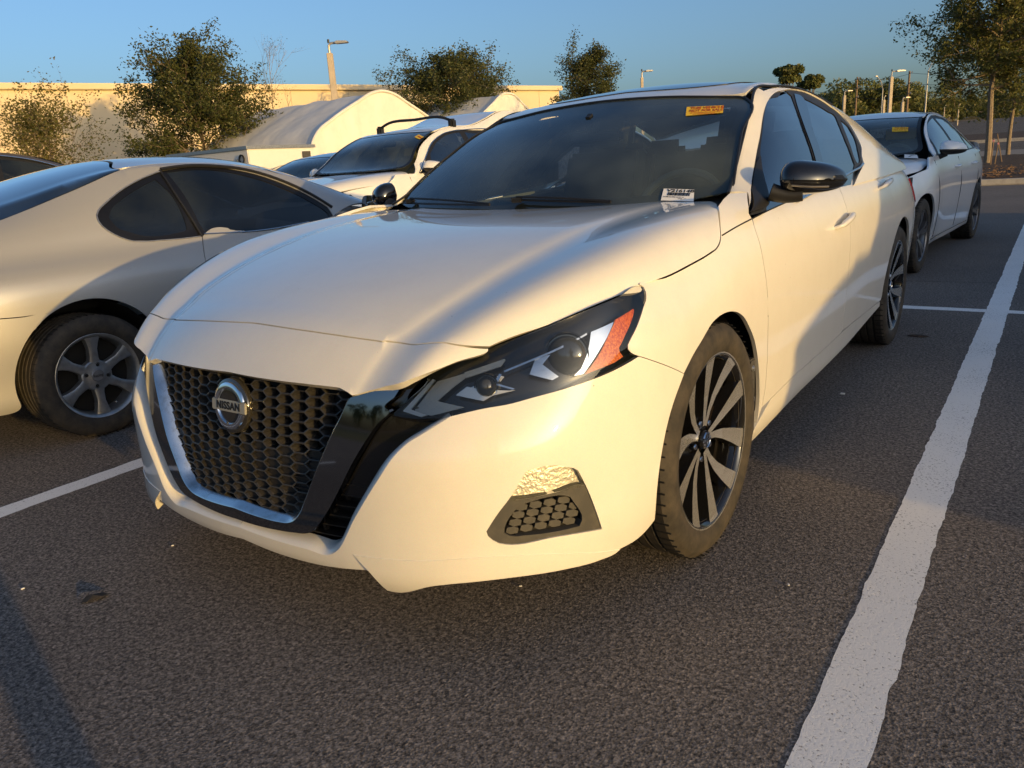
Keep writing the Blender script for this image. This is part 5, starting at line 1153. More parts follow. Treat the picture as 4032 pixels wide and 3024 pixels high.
    if g.get('chrome'):
        P = np.array([cb.P(cb.uv(('s', *q)))[0]+cb.Nn(cb.uv(('s', *q)))[0]*.002 for sg in dl for q in sg]); P = np.vstack([P, P[:1]])
        m = MB(); m.tube(curve(P, .05), .006, 6); mirror_copy(m.build('window_trim', MT['satin'], car, True))
    # seams, handles, mirrors
    if detail:
        for y in g['seams']:
            seam_line(car, sk, [('s', y[0], bz-.01), ('s', y[0]+.03, bz-.2), ('s', y[1]+.02, .5), ('s', y[1], .26)])
        seam_line(car, sk, [('s', y, .24) for y in np.linspace(ar+.06, wb-ar-.06, 5)], .003)
        for y in g['handles']:
            a = np.array([sk.P(sk.uv(('s', y, bz-.10)))[0], sk.P(sk.uv(('s', y+.20, bz-.095)))[0]])
            m = MB(); P = curve([a[0]-(.005, 0, 0), a[0]+(.024, .03, 0), (a[0]+a[1])/2+(.030, 0, 0), a[1]+(.024, -.03, 0), a[1]-(.005, 0, 0)], .02); m.tube(P, .012, 8); mirror_copy(m.build('door_handle', paintm, car, True))
        P0 = (hw*.93, cy+.25, bz+.075)
        for s_, q in zip((1, -1), mirror_unit(car, P0, .215, .085, .055, .10, paintm, MT['trim'])):
            m = MB(); m.tube(curve(np.array([(hw*.90, cy+.2, bz-.01), (hw*.95, cy+.22, bz+.015), (hw*1.0, cy+.24, bz+.035)])*(s_, 1, 1), .02), .025, 8); m.build('mirror_arm', MT['trim'], q, True)
    # lamps
    for nm, pl, mtl in g['lamps']:
        panel(nm, sk, [[q] for q in pl], mtl, car, off=.004, h=.05, gap=0, lip=.006, mirror=True)
    m = MB(); m.box((0, (wb)/2, .25), (hw*1.5, wb+fo+ro-.5, .1)); m.build('underbody', MT['dark'], car)
    for y0 in (0, wb):
        for s_ in (1, -1):
            V = []; n = 14
            for k in range(n+1):
                a = a0+(math.pi-2*a0)*k/n; V += [(s_*hw*.965, y0-(ar-.004)*math.cos(a), R+(ar-.004)*math.sin(a)), (s_*hw*.6, y0-(ar-.004)*math.cos(a), R+(ar-.004)*math.sin(a))]
            mm = MB(); mm.add(V, [(2*k, 2*k+1, 2*k+3, 2*k+2) for k in range(n)]+[]); mm.add([V[2*k+1] for k in range(n+1)]+[(s_*hw*.6, y0, .2)], [(k, k+1, n+1) for k in range(n)]); mm.build('arch_liner', MT['dark'], car, True)
            put_wheel(wheel, car, s_*(hw-.115), y0, R, s_ < 0, roll=R_(17*y0))
    if inner is not None:
        cabin(car, hw*.78, cy+.06, bz+.01, ty+.45, .62*bz/.93, g.get('yrear', ty+1.25), MT['dash'], seatm, zfloor=.45, steer=steer)
        for s_ in (1, -1): m = MB(); m.box((s_*hw*.86, (cy+dy)/2+.2, bz-.26), (.03, dy-cy-.2, .5)); m.build('side_lining', inner, car)
        m = MB(); m.box((0, cy-.02, bz-.32), (hw*1.6, .03, .6)); m.build('bulkhead', MT['dark'], car)
        m = MB(); m.box((0, ty-.13, tz-.13), (.24, .03, .07)); m.build('rearview_mirror', MT['trim'], car, bevel=.015)
    if rails:
        for s_ in (1, -1):
            m = MB(); P = [(s_*(rl(y, .90)), y, float(stab(tzr, y)[0])+z) for y, z in ((ty+.35, .015), (ty+.45, .06), ((ty+ey)/2, .075), (ey-.2, .06), (ey-.1, .01))]
            m.tube(curve(P, .06), .016, 8); m.build('roof_rail', MT['trim'], car, True)
    return car, sk, cb, cf, hd
def full_loop_s(sf, segs, hb=.025): return full_loop(sf, segs, hb)
# ---- white saloon behind
zb = .955
BG = dict(fo=.84, wb=2.81, ro=.98, hw=.905, R=.318, belt=zb, cowl=(.50, 1.0), wstop=(1.30, 1.37), peak=(1.75, 1.43), roofend=(2.35, 1.385), deck=(3.15, 1.09), hoodf=.80, chrome=False,
          dlo=[[(.60, zb+.018)], [(.80, 1.10), (1.05, 1.24), (1.32, 1.325), (1.7, 1.365), (2.1, 1.345), (2.45, 1.275)], [(2.75, 1.155), (2.92, 1.06)], [(2.90, zb+.04), (1.8, zb+.024)]],
          panes=[[(.80, zb+.035), (.90, 1.15), (1.10, 1.255), (1.36, 1.31), (1.58, 1.335), (1.66, zb+.04)], [(1.76, zb+.04), (1.70, 1.335), (2.05, 1.325), (2.33, 1.265), (2.45, zb+.05)], [(2.50, zb+.05), (2.42, 1.25), (2.62, 1.18), (2.80, 1.09), (2.83, zb+.06)]],
          seams=[(.42, .50), (1.62, 1.60), (2.62, 2.45)], handles=(1.32, 2.28),
          lamps=[('headlight', [('f', .46, .655), ('f', .50, .73), ('f', .66, .745), ('s', -.33, .755), ('s', -.36, .70), ('f', .72, .64), ('f', .60, .625)], MT['lens_dark'] if 'lens_dark' in MT else MT['gloss_black']),
                 ('side_marker', [('s', -.47, .525), ('s', -.36, .53), ('s', -.36, .56), ('s', -.47, .555)], MT['amber_dull'])])
MT['white_b'] = paint('alpine white paint', (.74, .76, .79), dust=.05)
wb_ = wheel_simple(.318, .222, .225, 5, MT['alloy_dark'], MT['dark'], True, .011, .018, .03)
bm_car, bsk, bcb, bcf, bhd = generic_car('parked_car', 'white four-door saloon parked in the shade behind the nearest sedan', 'car', (-.265, 5.72, 0), R_(-3), BG, MT['white_b'], MT['glass'], MT['glass_side'], wb_, inner=MT['interior'], seatm=MT['seat'])
bfr = Matrix.Translation((-.265, 5.72, 0))@Matrix.Rotation(R_(-3), 4, 'Z')
sticker('windscreen_sticker', bcf, PX('G', 1358, 826, 1462, 826, 1460, 853, 1357, 856), MT['yellow'], bm_car, .004, [('THIS VEHICLE', .5, .75, .36, MT['redink']), ('NOT FOR SALE', .5, .35, .36, MT['redink'])], 'yellow sticker with red capitals', bfr)
sticker('stock_tag', bcf, PX('G', 1437, 1003, 1518, 1006, 1516, 1028, 1436, 1026), MT['paper'], bm_car, .004, [('|||', .5, .5, .4, MT['ink'])], 'white paper tag', bfr)
m = MB(); m.box((0, 0, 0), (.29, .02, .11)); o = m.build('sun_visor', mat('visor with painted sun', (.55, .36, .10), .7), bm_car, bevel=.01); o.location = (.36, 1.40, 1.20)  # sunlight is put into the visor's golden colour
for o_ in list(wb_.children): pass
# ---- white sport utility vehicle with roof bars
zs_ = 1.09
SG = dict(fo=.92, wb=2.77, ro=1.05, hw=.945, R=.365, belt=zs_, cowl=(.50, 1.17), wstop=(1.25, 1.60), peak=(1.9, 1.68), roofend=(3.25, 1.64), deck=(3.62, 1.12), hoodf=.98, rx=(.645, .64), chrome=True,
          dlo=[[(.62, zs_+.02)], [(.85, 1.28), (1.08, 1.44), (1.3, 1.53), (1.8, 1.59), (2.5, 1.585), (3.0, 1.54)], [(3.3, 1.40)], [(3.2, zs_+.08), (1.9, zs_+.03)]],
          panes=[[(.86, zs_+.05), (.96, 1.32), (1.15, 1.44), (1.40, 1.53), (1.66, 1.56), (1.70, zs_+.05)], [(1.80, zs_+.05), (1.76, 1.565), (2.4, 1.565), (2.62, 1.555), (2.66, zs_+.07)], [(2.74, zs_+.07), (2.72, 1.55), (2.98, 1.51), (3.2, 1.39), (3.12, zs_+.1)]],
          seams=[(.45, .52), (1.72, 1.70), (2.7, 2.5)], handles=(1.42, 2.35),
          lamps=[('headlight', [('f', .50, .855), ('f', .62, .905), ('s', -.40, .945), ('s', -.36, .90), ('f', .74, .84)], MT['gloss_black']), ('turn_signal', [('f', .74, .872), ('s', -.45, .925), ('s', -.42, .892), ('f', .77, .855)], MT['amber_dull']),
                 ('lamp_strip', [('f', .52, .868), ('f', .70, .905), ('f', .72, .895), ('f', .54, .858)], MT['satin'])], yrear=2.4)
ws2 = wheel_simple(.365, .24, .235, 5, MT['alloy'], MT['dark'], True, .014, .022)
suv, ssk, scb, scf, shd = generic_car('sport_utility_vehicle', 'white sport utility vehicle with black roof bars facing out beyond the silver coupe', 'car', (-5.16, 4.08, 0), R_(0), SG, MT['white'], MT['glass'], MT['glass_side'], ws2, inner=MT['interior'], seatm=MT['tan'])
sfr = Matrix.Translation((-5.16, 4.08, 0))
for y in (1.62, 2.55):
    m = MB(); zr = 1.64
    zr += .03*(y > 2); P = [(-.60, y, zr-.03), (-.60, y, zr+.05), (-.52, y, zr+.085), (0, y, zr+.115), (.52, y, zr+.085), (.60, y, zr+.05), (.60, y, zr-.03)]
    c = curve(P[1:-1], .06); m.tube(c, .017, 8)
    cbm = m.build('roof_bar', MT['trim'], suv, True)
    for s_ in (1, -1): m = MB(); m.box((s_*.60, y, zr+.02), (.075, .10, .12)); m.build('bar_foot', MT['trim'], cbm, bevel=.02)
sticker('windscreen_sticker', scf, PX('D', 2112, 163, 2152, 183, 2115, 202, 2074, 183), MT['yellow'], suv, .006, [('|||', .5, .5, .2, MT['redink'])], 'yellow diamond sticker', sfr)
# ---- dark navy saloons further left and others
zn = 1.0
NG = dict(BG); NG.update(belt=zn, cowl=(.5, 1.05), wstop=(1.28, 1.46), peak=(1.75, 1.53), roofend=(2.45, 1.49), deck=(3.15, 1.14), hoodf=.85, chrome=True,
          dlo=[[(.60, zn+.018)], [(.80, 1.16), (1.05, 1.31), (1.32, 1.41), (1.7, 1.465), (2.1, 1.45), (2.5, 1.375)], [(2.75, 1.25), (2.92, 1.12)], [(2.90, zn+.04), (1.8, zn+.024)]],
          panes=[[(.80, zn+.035), (.90, 1.21), (1.10, 1.33), (1.36, 1.40), (1.58, 1.43), (1.66, zn+.04)], [(1.76, zn+.04), (1.70, 1.435), (2.05, 1.43), (2.38, 1.37), (2.45, zn+.05)], [(2.50, zn+.05), (2.46, 1.35), (2.62, 1.28), (2.80, 1.17), (2.83, zn+.06)]],
          lamps=[('headlight', [('f', .46, .70), ('f', .50, .78), ('f', .66, .795), ('s', -.33, .80), ('s', -.36, .74), ('f', .72, .68), ('f', .60, .665)], MT['satin'])])
wn = wheel_simple(.33, .222, .225, 5, MT['alloy'], MT['dark'], False, .02, .03)
generic_car('parked_car', 'dark navy saloon parked beside the white sport utility vehicle', 'car', (-8.35, 5.6, 0), 0, NG, MT['navy'], MT['glass'], MT['glass_side'], wn, inner=MT['interior'], seatm=MT['tan'], detail=True)
generic_car('parked_car', 'black saloon whose roof shows between the silver coupe and the white trailer', 'car', (-11.7, 8.0, 0), 0, NG, MT['black_paint'], MT['glass_dark'], MT['glass_dark'], wn, detail=False)
BR = dict(NG); BR.update(belt=.97, cowl=(.5, 1.02), wstop=(1.28, 1.42), peak=(1.8, 1.485), roofend=(2.5, 1.45), deck=(3.2, 1.12))
generic_car('parked_car', 'grey-brown saloon at the left edge with dark windows and bright window trim', 'car', (-6.05, 2.55, 0), math.pi, NG, MT['brown_paint'], MT['glass_dark'], MT['glass_dark'], wn, detail=False)
SB = dict(SG); SB.update()
generic_car('sport_utility_vehicle', 'black vehicle with roof rails just showing over the silver coupe', 'car', (-14.6, 8.2, 0), 0, SG, MT['black_paint'], MT['glass_dark'], MT['glass_dark'], ws2, rails=True, detail=False)
# unseen vehicles to the right: saloon inferred from its shade, van added for shade
_shade = generic_car('parked_car', 'grey saloon parked to the right of the picture, its shade on the white sedan', 'car', (8.3, -.15, 0), 0, NG, MT['brown_paint'], MT['glass_dark'], MT['glass_dark'], wn, detail=False)
_shade[0].scale = (1, 1, 1.2)  # stretched taller so that its shade reaches higher
for w__ in (wb_, ws2, wn):
    for c in list(w__.children_recursive): bpy.data.objects.remove(c)
    bpy.data.objects.remove(w__)
van = thing('shade_van', 'tall white box van parked to the right of the picture', 'van', (8.6, 5.5, 0))
m = MB(); m.box((0, 1.6, 1.75), (2.1, 5.6, 2.4)); m.build('cargo_box', MT['white'], van, bevel=.03)
m = MB(); m.prism([(-2.7, .45), (-2.75, 1.0), (-2.1, 1.25), (-1.6, 2.05), (-1.22, 2.1), (-1.22, .45)], -.95, .95, 0); m.build('cab', MT['white'], van, bevel=.04)
m = MB(); m.prism([(-2.12, 1.27), (-1.64, 2.0), (-1.60, 2.0), (-2.06, 1.27)], -.85, .85, 0); m.build('windscreen', MT['glass_dark'], van)
for x in (-.85, .85):
    for y in (-1.7, 2.9): m = MB(); m.lathe([(.0001, .12), (.2, .12), (.34, .11), (.36, .06), (.36, -.1), (.0001, -.1)], 32, 0, c=(x, y, .36)); m.build('wheel', MT['rubber'], van, 30)
# ---------------------------------------------------------------- silver-white coupe on the left, tail towards the camera
X0, Y0 = -2.885, -.25
cfr = Matrix.Translation((X0, Y0, 0))
cp = thing('parked_car', 'pearl silver two-door coupe on the left, its tail towards the camera and its windows black', 'car', (X0, Y0, 0))
st_ = [  # y, sill/bumper x, hip x, belt x, belt z, rail x, rail z, centre z
    (-.98, .55, .62, .52, .80, .42, .86, .88), (-.85, .70, .74, .62, .84, .48, .90, .93), (-.6, .82, .84, .70, .87, .52, .955, .99), (-.3, .86, .895, .745, .885, .53, 1.03, 1.075),
    (0, .865, .908, .765, .885, .535, 1.105, 1.155), (.3, .865, .905, .778, .880, .54, 1.185, 1.235), (.55, .86, .895, .785, .875, .545, 1.228, 1.285), (.85, .855, .885, .79, .872, .55, 1.238, 1.302),
    (1.2, .855, .88, .795, .868, .555, 1.215, 1.295), (1.5, .855, .88, .80, .866, .58, 1.155, 1.245), (1.8, .86, .882, .805, .866, .63, 1.055, 1.15), (2.1, .865, .885, .81, .866, .69, .945, 1.03), (2.35, .87, .89, .81, .86, .73, .90, .95)]
K = []
for y, xs, xh, xb, zb2, xr, zr, zc in st_:
    tk = np.clip((y-.9)/.6, 0, 1)   # the flank is fuller over the rear wheel
    col = [(xs-.05, y, .16), (xs, y, .22), (xs+.012, y, .34), (xh-.012*tk, y, .50), (xh, y, .62), (xh-.006, y, .70), (xh-.03-.008*(1-tk), y, .785), (xb+.028, y, zb2-.035), (xb, y, zb2)]
    for t in (.2, .45, .72, .92): col.append((xb+(xr-xb)*t+.028*math.sin(math.pi*t), y, zb2+(zr-zb2)*t+.010*math.sin(math.pi*t)))
    col.append((xr, y, zr))
    for t in (.10, .3, .6, 1): col.append((xr*(1-t), y, zr+(zc-zr)*(1-(1-t)**2.2)))
    K.append(col)
CS = Surf(K, du=7, dv=5)
CSF = Surf([[(-a, b, c) for a, b, c in col[:-1]]+[col[-1]]+col[-2::-1] for col in K], du=7, dv=5)
if CS.N[len(CS.qu)//2, 12][0] < 0: CS.N = -CS.N
if CSF.N[len(CSF.qu)//2, len(CSF.qv)//2][2] < 0: CSF.N = -CSF.N
MT['seal'] = mat('window seal black', (.006, .006, .007), .35)
MT['coupe'] = paint('pearl silver paint', (.40, .40, .395), .36, .35, .12, .9, .04)
cpm = MT['coupe']
def AX(*a): return PX('A', *a)
DL = [AX(1040, 1108, 900, 1165, 780, 1235, 690, 1310, 640, 1360), AX(625, 1392, 632, 1425, 660, 1465, 740, 1520), AX(830, 1556, 1060, 1556, 1300, 1532), AX(1320, 1521, 1700, 1497, 2000, 1442), AX(2160, 1400), AX(2120, 1340, 1950, 1240, 1700, 1140, 1500, 1095, 1300, 1078)]
DL3 = [[tuple(CS.P(CS.uv(q, cfr))[0]) for q in sg] for sg in DL]
Rr = .29; ar_ = .352
archc = [('s', -ar_*math.cos(a)+.0, .298+ar_*math.sin(a)) for a in np.linspace(-.22, math.pi+.22, 18)]
side = [[('s', -.9, .24), ('s', -.5, .235)]+archc, [('s', ar_+.05, .20), ('s', 1.0, .185), ('s', 1.35, .185)], AX(1322, 1650), AX(1318, 1600, 1312, 1540), AX(1300, 1533)]
# flank with the rear wing: from the bumper seam to the door cut
hatch = [CS.uv(q, cfr) for q in [('p', 0, 867), ('p', 158, 804), ('p', 316, 737), ('p', 475, 669)]]
hP = [tuple(CS.P(u)[0]) for u in hatch]
roofedge = [tuple(CS.P(CS.uv(('t', .53, y)))[0]) for y in (.55, .8, 1.1, 1.35)]
rail_e = [tuple(CS.P(CS.uv(('t', x, y)))[0]) for x, y in ((.60, 1.65), (.66, 1.9), (.705, 2.1))]
door_y = [AX(1300, 1533)[0]]+PX('C', 1322, 0, 1330, 40, 1345, 80)
dd = [tuple(CS.P(CS.uv(q, cfr))[0]) for q in PX('A', 1310, 1533, 1318, 1600, 1325, 1655)+PX('C', 1345, 78)]
dd += [(CS.P(CS.uv(('s', y, z)))[0][0], y, z) for y, z in ((.66, .55), (.66, .35), (.64, .2))]
dd = [tuple(p) for p in dd]
bs = [tuple(CS.P(CS.uv(q, cfr))[0]) for q in PX('C', 300, 372, 150, 395, 0, 408)]
arcp = [('s', -ar_*math.cos(a), .298+ar_*math.sin(a)) for a in np.linspace(.83, math.pi+.20, 15)]
quarter = [[bs[0], bs[1], bs[2]], [('s', -.9, .60)], [('s', -.9, .84)], [('s', -.62, .945)], list(hP), roofedge, rail_e, [DL3[4][0]], list(DL3[5]), list(DL3[0]), list(DL3[1]), [DL3[2][0], DL3[2][1]], dd, [('s', .5, .19)], arcp[::-1]]
panel('rear_quarter', CS, quarter, cpm, cp, h=.035, gap=.002, mirror=True)
panel('rear_bumper', CS, [[bs[2], bs[1], bs[0]], [('s', -ar_*math.cos(a), .298+ar_*math.sin(a)) for a in np.linspace(.80, -.2, 7)], [('s', -.5, .22), ('s', -.85, .22)], [('s', -.9, .60)]], cpm, cp, h=.04, gap=.002, mirror=True)
panel('door', CS, [dd, [('s', 1.1, .19), ('s', 1.9, .19)], [('s', 1.95, .5), ('s', 1.9, .80)], [DL3[4][0]], list(DL3[3])[::-1]], cpm, cp, h=.045, gap=.002, mirror=True)
panel('front_wing', CS, [[('s', 1.9, .19)], [('s', 2.3, .22)], [('s', 2.3, .85)], [DL3[4][0]], [('s', 1.9, .80), ('s', 1.95, .5)]], cpm, cp, h=.05, gap=.002, mirror=True)
rfp = [[('t', 0, .60), ('t', .3, .58), ('t', .50, .50)], [('t', .525, .56), ('t', .525, .8), ('t', .53, 1.1), ('t', .54, 1.32)], [('t', .54, 1.36), ('t', .3, 1.42), ('t', 0, 1.44)]]
panel('roof', CSF, None, cpm, cp, uvloop=full_loop(CSF, rfp), h=.06, gap=.001)
hg = [[('t', 0, .58), ('t', .3, .56), ('t', .49, .48)], [CSF.near(p) for p in hP[::-1]] and [tuple(p) for p in hP[::-1]], [('t', .40, -.85), ('t', 0, -.9)]]
panel('hatch_glass', CSF, None, MT['glass_rear'], cp, uvloop=full_loop(CSF, hg), h=.06, gap=.002, lip=.006)
panel('windscreen', CSF, None, MT['glass_dark'], cp, uvloop=full_loop(CSF, [[('t', 0, 1.46), ('t', .3, 1.44), ('t', .54, 1.38)], [('t', .60, 1.68), ('t', .66, 1.95), ('t', .69, 2.12)], [('t', .4, 2.2), ('t', 0, 2.22)]]), h=.07, gap=.002, lip=.005)
panel('window_frame', CS, DL3, MT['seal'], cp, off=-.003, h=.05, gap=0, lip=.004, mirror=True, holes=[
    [[tuple(CS.P(CS.uv(q, cfr))[0]) for q in sg] for sg in (AX(1005, 1160, 900, 1215, 800, 1280, 720, 1360), AX(708, 1410, 760, 1470, 850, 1505), AX(1180, 1500, 1212, 1480), AX(1200, 1430, 1120, 1270))],
    [[tuple(CS.P(CS.uv(q, cfr))[0]) for q in sg] for sg in (AX(1080, 1115, 1300, 1095, 1500, 1115), AX(1700, 1165, 1950, 1270, 2130, 1390), AX(2000, 1432, 1700, 1483, 1340, 1508), AX(1290, 1440, 1200, 1270))]])
for sg in ((AX(1008, 1155, 900, 1211, 798, 1277, 717, 1360), AX(704, 1411, 758, 1474, 850, 1509), AX(1180, 1504, 1216, 1482), AX(1204, 1430, 1122, 1268)), (AX(1076, 1111, 1300, 1091, 1500, 1111), AX(1700, 1161, 1950, 1266, 2136, 1390), AX(2000, 1436, 1700, 1487, 1338, 1512), AX(1286, 1440, 1196, 1270))):
    panel('side_window', CS, [[tuple(CS.P(CS.uv(q, cfr))[0]) for q in s2] for s2 in sg], MT['glass_dark'], cp, off=-.006, h=.06, gap=0, lip=.003, mirror=True)
def cs_line(pts, r, material, nm, off=.001):
    P = np.array([CS.P(CS.uv(q, cfr))[0] for q in pts]); N = np.array([CS.Nn(CS.uv(q, cfr))[0] for q in pts]); m = MB(); m.tube(curve(P+N*off, .03), r, 6); mirror_copy(m.build(nm, material, cp, True))
cs_line(AX(1040, 1110, 900, 1167, 780, 1237, 690, 1312, 640, 1362, 626, 1394, 634, 1427, 662, 1467, 742, 1522, 832, 1557, 1060, 1557, 1300, 1533), .0035, MT['alloy'], 'window_seal', .002)
cs_line(AX(1035, 1105, 1150, 1280, 1240, 1420, 1308, 1532), .006, MT['trim'], 'door_edge', .002)
cs_line(AX(1040, 1100, 1200, 1078, 1400, 1080, 1600, 1105, 1800, 1165, 2000, 1255, 2150, 1345), .010, MT['trim'], 'drip_rail', .004)
cs_line(AX(1320, 1518, 1700, 1494, 2000, 1440), .0045, MT['satin'], 'belt_strip', .004)
# door handle recess seen behind the white bonnet
m = MB(); hp = [CS.P(CS.uv(q, cfr))[0]+(.003, 0, 0) for q in AX(1450, 1650, 1460, 1625, 1520, 1612, 1640, 1605, 1700, 1612)]; m.tube(curve(hp, .02), .004, 6); mirror_copy(m.build('door_handle', MT['trim'], cp, True))
for s_, q in zip((1, -1), mirror_unit(cp, (.80, 1.90, .93), .18, .075, .05, -.09, MT['black_paint'], MT['trim'])): pass
wc = thing('wheel', None, None)
tyre_mesh(.288, .200, .215, 4, 60).parent = wc
m = MB(); m.lathe([(.2015, .088), (.204, .093), (.199, .095), (.190, .090), (.183, .078), (.178, .05), (.176, -.08)], 64, 0); m.build('rim', MT['alloy'], wc, 40)
m = MB(); m.lathe([(.0001, .010), (.178, .010)], 40, 0); m.build('brake_shield', MT['dark'], wc)
for k in range(6):
    t0 = R_(60*k+2); P = []; V = []
    for r, hw_, x in ((.05, .028, .072), (.085, .020, .074), (.125, .0185, .078), (.160, .027, .082), (.184, .036, .084)):
        c = np.array([0, r*math.sin(t0), r*math.cos(t0)]); t = np.array([0, math.cos(t0), -math.sin(t0)])
        V += [c+t*hw_+(x-.004, 0, 0), c+t*hw_*.55+(x, 0, 0), c-t*hw_*.55+(x, 0, 0), c-t*hw_+(x-.004, 0, 0), c-t*hw_*1.05+(x-.035, 0, 0), c+t*hw_*1.05+(x-.035, 0, 0)]
    m = MB(); m.add(V, [(6*j+a, 6*j+(a+1) % 6, 6*j+6+(a+1) % 6, 6*j+6+a) for j in range(4) for a in range(6)]); m.build('spoke', MT['alloy'], wc, 30)
m = MB(); m.lathe([(.0001, .076), (.036, .076), (.040, .074), (.066, .073), (.072, .068), (.074, .04)], 40, 0); hb_ = m.build('hub', MT['alloy'], wc, 30)
m = MB(); m.lathe([(.0001, .080), (.026, .080), (.0295, .077), (.030, .07)], 32, 0); m.build('hub_cap', mat('grey cap', (.20, .20, .21), .4, .4), wc, True)
t = text_mesh('Racing', .018, MT['ink'], 'lettering', wc, .0006); t.matrix_local = Matrix(((0, 0, 1, .0812), (1, 0, 0, 0), (0, 1, 0, 0), (0, 0, 0, 1)))
for k in range(4):
    a = R_(90*k+12); m = MB(); m.lathe([(.0001, .078), (.006, .078), (.009, .073), (.0115, .0735), (.0125, .0735)], 10, 0, c=(0, .05*math.sin(a), .05*math.cos(a))); m.build('lug_nut', MT['dark'], wc, True)
m = MB(); m.lathe([(.0001, .012), (.005, .010), (.006, 0)], 8, 0, c=(.078, -.06*0+.055, -.145)); m.build('valve_cap', MT['machined'], wc, True)
put_wheel(wc, cp, .80, 0, .288, first=True)
put_wheel(wc, cp, .80, 2.5, .288); put_wheel(wc, cp, -.80, 0, .288, True); put_wheel(wc, cp, -.80, 2.5, .288, True)
for s_ in (1, -1):
    V = []; n = 16
    for k in range(n+1):
        a = -.2+(math.pi+.4)*k/n; V += [(s_*.86, -(ar_-.004)*math.cos(a), .298+(ar_-.004)*math.sin(a)), (s_*.5, -(ar_-.004)*math.cos(a), .298+(ar_-.004)*math.sin(a))]
    m = MB(); m.add(V, [(2*k, 2*k+1, 2*k+3, 2*k+2) for k in range(n)]); m.add([V[2*k+1] for k in range(n+1)]+[(s_*.5, 0, .2)], [(k, k+1, n+1) for k in range(n)]); m.build('arch_liner', MT['dark'], cp, True)
m = MB(); m.box((0, 1.0, .24), (1.3, 3.0, .1)); m.box((0, .7, .7), (1.3, 1.6, .25)); m.build('underbody', MT['dark'], cp)
# bonnet and nose of the coupe, beyond the white one
V = []
for y, zc, xe in ((2.2, .93, .78), (2.5, .88, .80), (2.9, .80, .78), (3.2, .70, .70), (3.4, .58, .55)): V += [(x*xe, y-.1*x*x*0, zc-.07*abs(x)**3) for x in np.linspace(-1, 1, 9)]
pydata('bonnet', V, [(j*9+i, (j+1)*9+i, (j+1)*9+i+1, j*9+i+1)[::-1] for j in range(4) for i in range(8)], cpm, cp, True)
# ================================================================ trees
def leaf_mat(name, c1, c2, c3):
    m = bpy.data.materials.new(name); m.use_nodes = True; nt = m.node_tree; b = nt.nodes['Principled BSDF']; L = nt.links.new; N = nt.nodes.new
    tc = N('ShaderNodeTexCoord'); n = N('ShaderNodeTexNoise'); n.inputs['Scale'].default_value = 2.2; n.inputs['Detail'].default_value = 6; L(tc.outputs['Object'], n.inputs['Vector'])
    w = N('ShaderNodeTexWhiteNoise'); L(tc.outputs['Object'], w.inputs['Vector'])
    r = N('ShaderNodeValToRGB'); e = r.color_ramp.elements; e[0].position = .32; e[0].color = (*c1, 1); e[1].position = .68; e[1].color = (*c2, 1); L(n.outputs[0], r.inputs[0])
    gi = N('ShaderNodeNewGeometry'); mx = N('ShaderNodeMix'); mx.data_type = 'RGBA'; mx.inputs[7].default_value = (*c3, 1)
    k = N('ShaderNodeMath'); k.operation = 'POWER'; k.inputs[1].default_value = 3.; L(gi.outputs['Random Per Island'], k.inputs[0]); L(k.outputs[0], mx.inputs[0]); L(r.outputs[0], mx.inputs[6]); L(mx.outputs[2], b.inputs['Base Color'])
    b.inputs['Roughness'].default_value = .55; b.inputs['Specular IOR Level'].default_value = .35
    t = N('ShaderNodeBsdfTranslucent'); L(mx.outputs[2], t.inputs[0]); a = N('ShaderNodeMixShader'); a.inputs[0].default_value = .36; o = nt.nodes['Material Output']
    L(b.outputs[0], a.inputs[1]); L(t.outputs[0], a.inputs[2]); L(a.outputs[0], o.inputs[0]); return m
MT['leaf'] = leaf_mat('oak leaves', (.042, .056, .015), (.078, .092, .024), (.13, .12, .04))
MT['leaf_mid'] = leaf_mat('young oak leaves', (.085, .105, .026), (.145, .155, .038), (.21, .18, .06))
MT['leaf_bright'] = leaf_mat('yellow green leaves', (.075, .085, .020), (.13, .125, .03), (.20, .16, .05))
MT['leaf_far'] = leaf_mat('distant leaves', (.085, .11, .032), (.15, .165, .046), (.20, .18, .065))
MT['bark'] = mat('grey brown bark', (.16, .12, .085), .9, var=(9, (.09, .07, .05), .4, .7), bump=(25, .8, .02))
MT['bark_pale'] = mat('pale bark', (.25, .20, .14), .9, var=(9, (.16, .12, .09), .4, .7), bump=(25, .8, .02))
